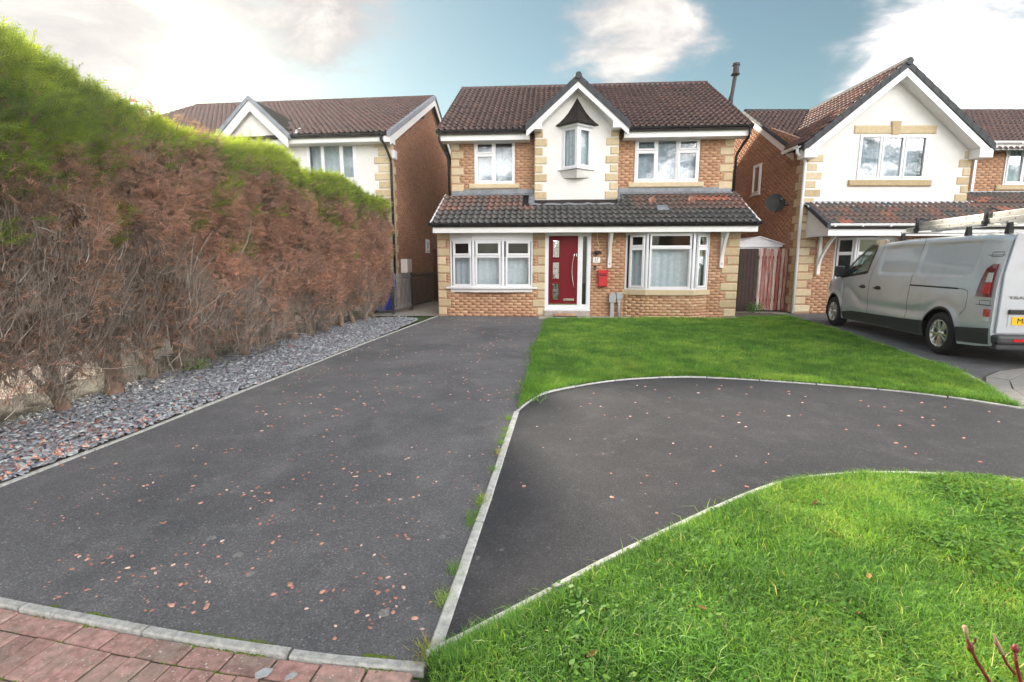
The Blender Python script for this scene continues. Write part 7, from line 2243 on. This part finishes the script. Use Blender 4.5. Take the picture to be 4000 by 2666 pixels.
        if buds == 1:
            MB().tube([e, e + Vector((-0.006, 0, 0.02)), e + Vector((-0.012, 0.002, 0.042))], 0.004, 7, 0.007).build('dry_tip', M['bud'], t, smooth=True)
            MB().lathe([(0, -0.016), (0.008, -0.008), (0.009, 0.0), (0.005, 0.012), (0, 0.016)], 9, Matrix.Translation(lp[-2])).build('bud', M['stem_red'], t, smooth=True)
            MB().tube([lp[-2], lp[-2] + Vector((0.012, 0, 0.02)), lp[-2] + Vector((0.012, 0, 0.032))], 0.003, 6, 0.0025).build('stub', M['stem_red'], t)
        else:
            MB().lathe([(0, -0.012), (0.008, -0.006), (0.010, 0.002), (0.006, 0.014), (0, 0.017)], 10, Matrix.Translation(e)).build('bud', M['stem_red'], t, smooth=True)
            q = lp[-2]
            MB().tube([q + Vector((0, 0, -0.03)), q + Vector((-0.03, 0, 0.005)), q + Vector((-0.055, 0.0, 0.05)), q + Vector((-0.075, 0, 0.075))], 0.0042, 7, 0.003).build('side_shoot', M['stem_red'], t, smooth=True)
            MB().tube([q + Vector((-0.05, 0, 0.04)), q + Vector((-0.072, 0, 0.082)), q + Vector((-0.085, 0, 0.105))], 0.007, 6, 0.002).build('dry_leaf', M['bud'], t, smooth=True)
    # two slate flakes and litter on the paving
    for x, y, r, lab in ((-0.86, 1.50, 0.035, 'large grey slate flake lying on the red paving'), (-0.76, 1.485, 0.022, 'small grey slate flake next to the larger one on the paving')):
        k = 5; vs = []; q = random.Random(int(r * 1000))
        ring = [(r * math.cos(2 * math.pi * i / k) * q.uniform(.7, 1.1), r * 0.42 * math.sin(2 * math.pi * i / k) * q.uniform(.5, 1.2)) for i in range(k)]
        o = MB().prism(ring, 0, 0.009, 'z').build('slate_flake', M['slate']); set_tint(o, 0.75)
        o.location = (x, y, 0.0); o.rotation_euler = (0.1, 0.05, 0.6)
        setp(o, lab, 'slate flake', 'slate flakes on the paving')


leaves_and_weeds()


# ------------------------------------------------------------------ houses across the road, seen only in the window panes
def opposite_house(x, y, rz, w, key, label, garage):
    t = empty('facing_house', (x, y, 0), rz, label, 'house', 'houses across the road')
    mb = MB(); ops = [(-w / 2 + 0.7, -w / 2 + 2.5, 0.9, 2.1), (-w / 2 + 0.8, -w / 2 + 2.4, 3.5, 4.7), (w / 2 - 2.6, w / 2 - 0.9, 3.5, 4.7)]
    ops.append((w / 2 - 3.1, w / 2 - 0.6, 0.0, 2.15) if garage else (w / 2 - 2.7, w / 2 - 0.8, 0.9, 2.1))
    ops.append((-0.75, 0.2, 0.0, 2.1))
    holed(mb, -w / 2, w / 2, 0, 5.0, ops, -0.2, 0.0)
    mb.box(-w / 2, -w / 2 + 0.2, -8, -0.2, 0, 5); mb.box(w / 2 - 0.2, w / 2, -8, -0.2, 0, 5); mb.box(-w / 2, w / 2, -8.2, -8, 0, 5)
    mb.prism([(-8.2, 5), (0, 5), (-4.1, 7.2)], -w / 2, -w / 2 + .2, 'x'); mb.prism([(-8.2, 5), (0, 5), (-4.1, 7.2)], w / 2 - .2, w / 2, 'x')
    mb.build('wall', M[key], t)
    r = MB().add([(-w / 2 - .2, 0.4, 4.85), (w / 2 + .2, 0.4, 4.85), (w / 2 + .2, -4.1, 7.4), (-w / 2 - .2, -4.1, 7.4), (w / 2 + .2, -8.6, 4.85), (-w / 2 - .2, -8.6, 4.85)], [(0, 1, 2, 3), (3, 2, 4, 5)]).build('roof', M['tile'], t)
    set_tint(r, 0.4)
    MB().box(-w / 2 - .2, w / 2 + .2, 0.34, 0.38, 4.68, 4.86).build('fascia', M['white_board'], t)
    for i, (a, b, c, d) in enumerate(ops):
        if i < 3 or (i == 3 and not garage):
            f = MB().frame(a, b, c, d, -0.08, 0.0, 0.07); f.box((a + b) / 2 - .03, (a + b) / 2 + .03, -0.07, -0.01, c + .07, d - .07)
            f = f.build('window', M['upvc'], t)
            MB().box(a + .07, b - .07, -0.05, -0.045, c + .07, d - .07).build('pane', M['blind'], f)
        else:
            f = MB().box(a, b, -0.14, -0.1, c, d).build('garage_door' if i == 3 else 'front_door', M['white_board'] if i == 3 else M['door_red'], t)
            for k in range(4): MB().box(a + .1, b - .1, -0.099, -0.085, c + .15 + k * .5, c + .55 + k * .5).build('panel', M['white_board'] if i == 3 else M['door_red'], f)


opposite_house(-7.5, -15.0, R(6), 9.0, 'render', 'white rendered house across the road with a red front door', False)
opposite_house(3.5, -14.5, R(-3), 8.5, 'render', 'white rendered house across the road with a white garage door', True)
opposite_house(14.5, -13.0, R(-14), 8.5, 'brick_plain', 'brick house across the road beyond the white garage', True)


# ------------------------------------------------------------------ thin haze volume, added to give a glow towards the sun
def haze():
    m, t, out = new_mat('haze')
    v = nd(t, 'ShaderNodeVolumePrincipled', {'Color': (0.95, 0.96, 1.0, 1), 'Density': 0.0006, 'Anisotropy': 0.70})
    t.links.new(v.outputs[0], out.inputs['Volume'])
    o = MB().box(-1600, 1600, -1600, 1600, -1.1, 8.3).build('haze', m)
    setp(o, 'thin haze volume added over the close for a glow towards the sun', kind='stuff')


haze()
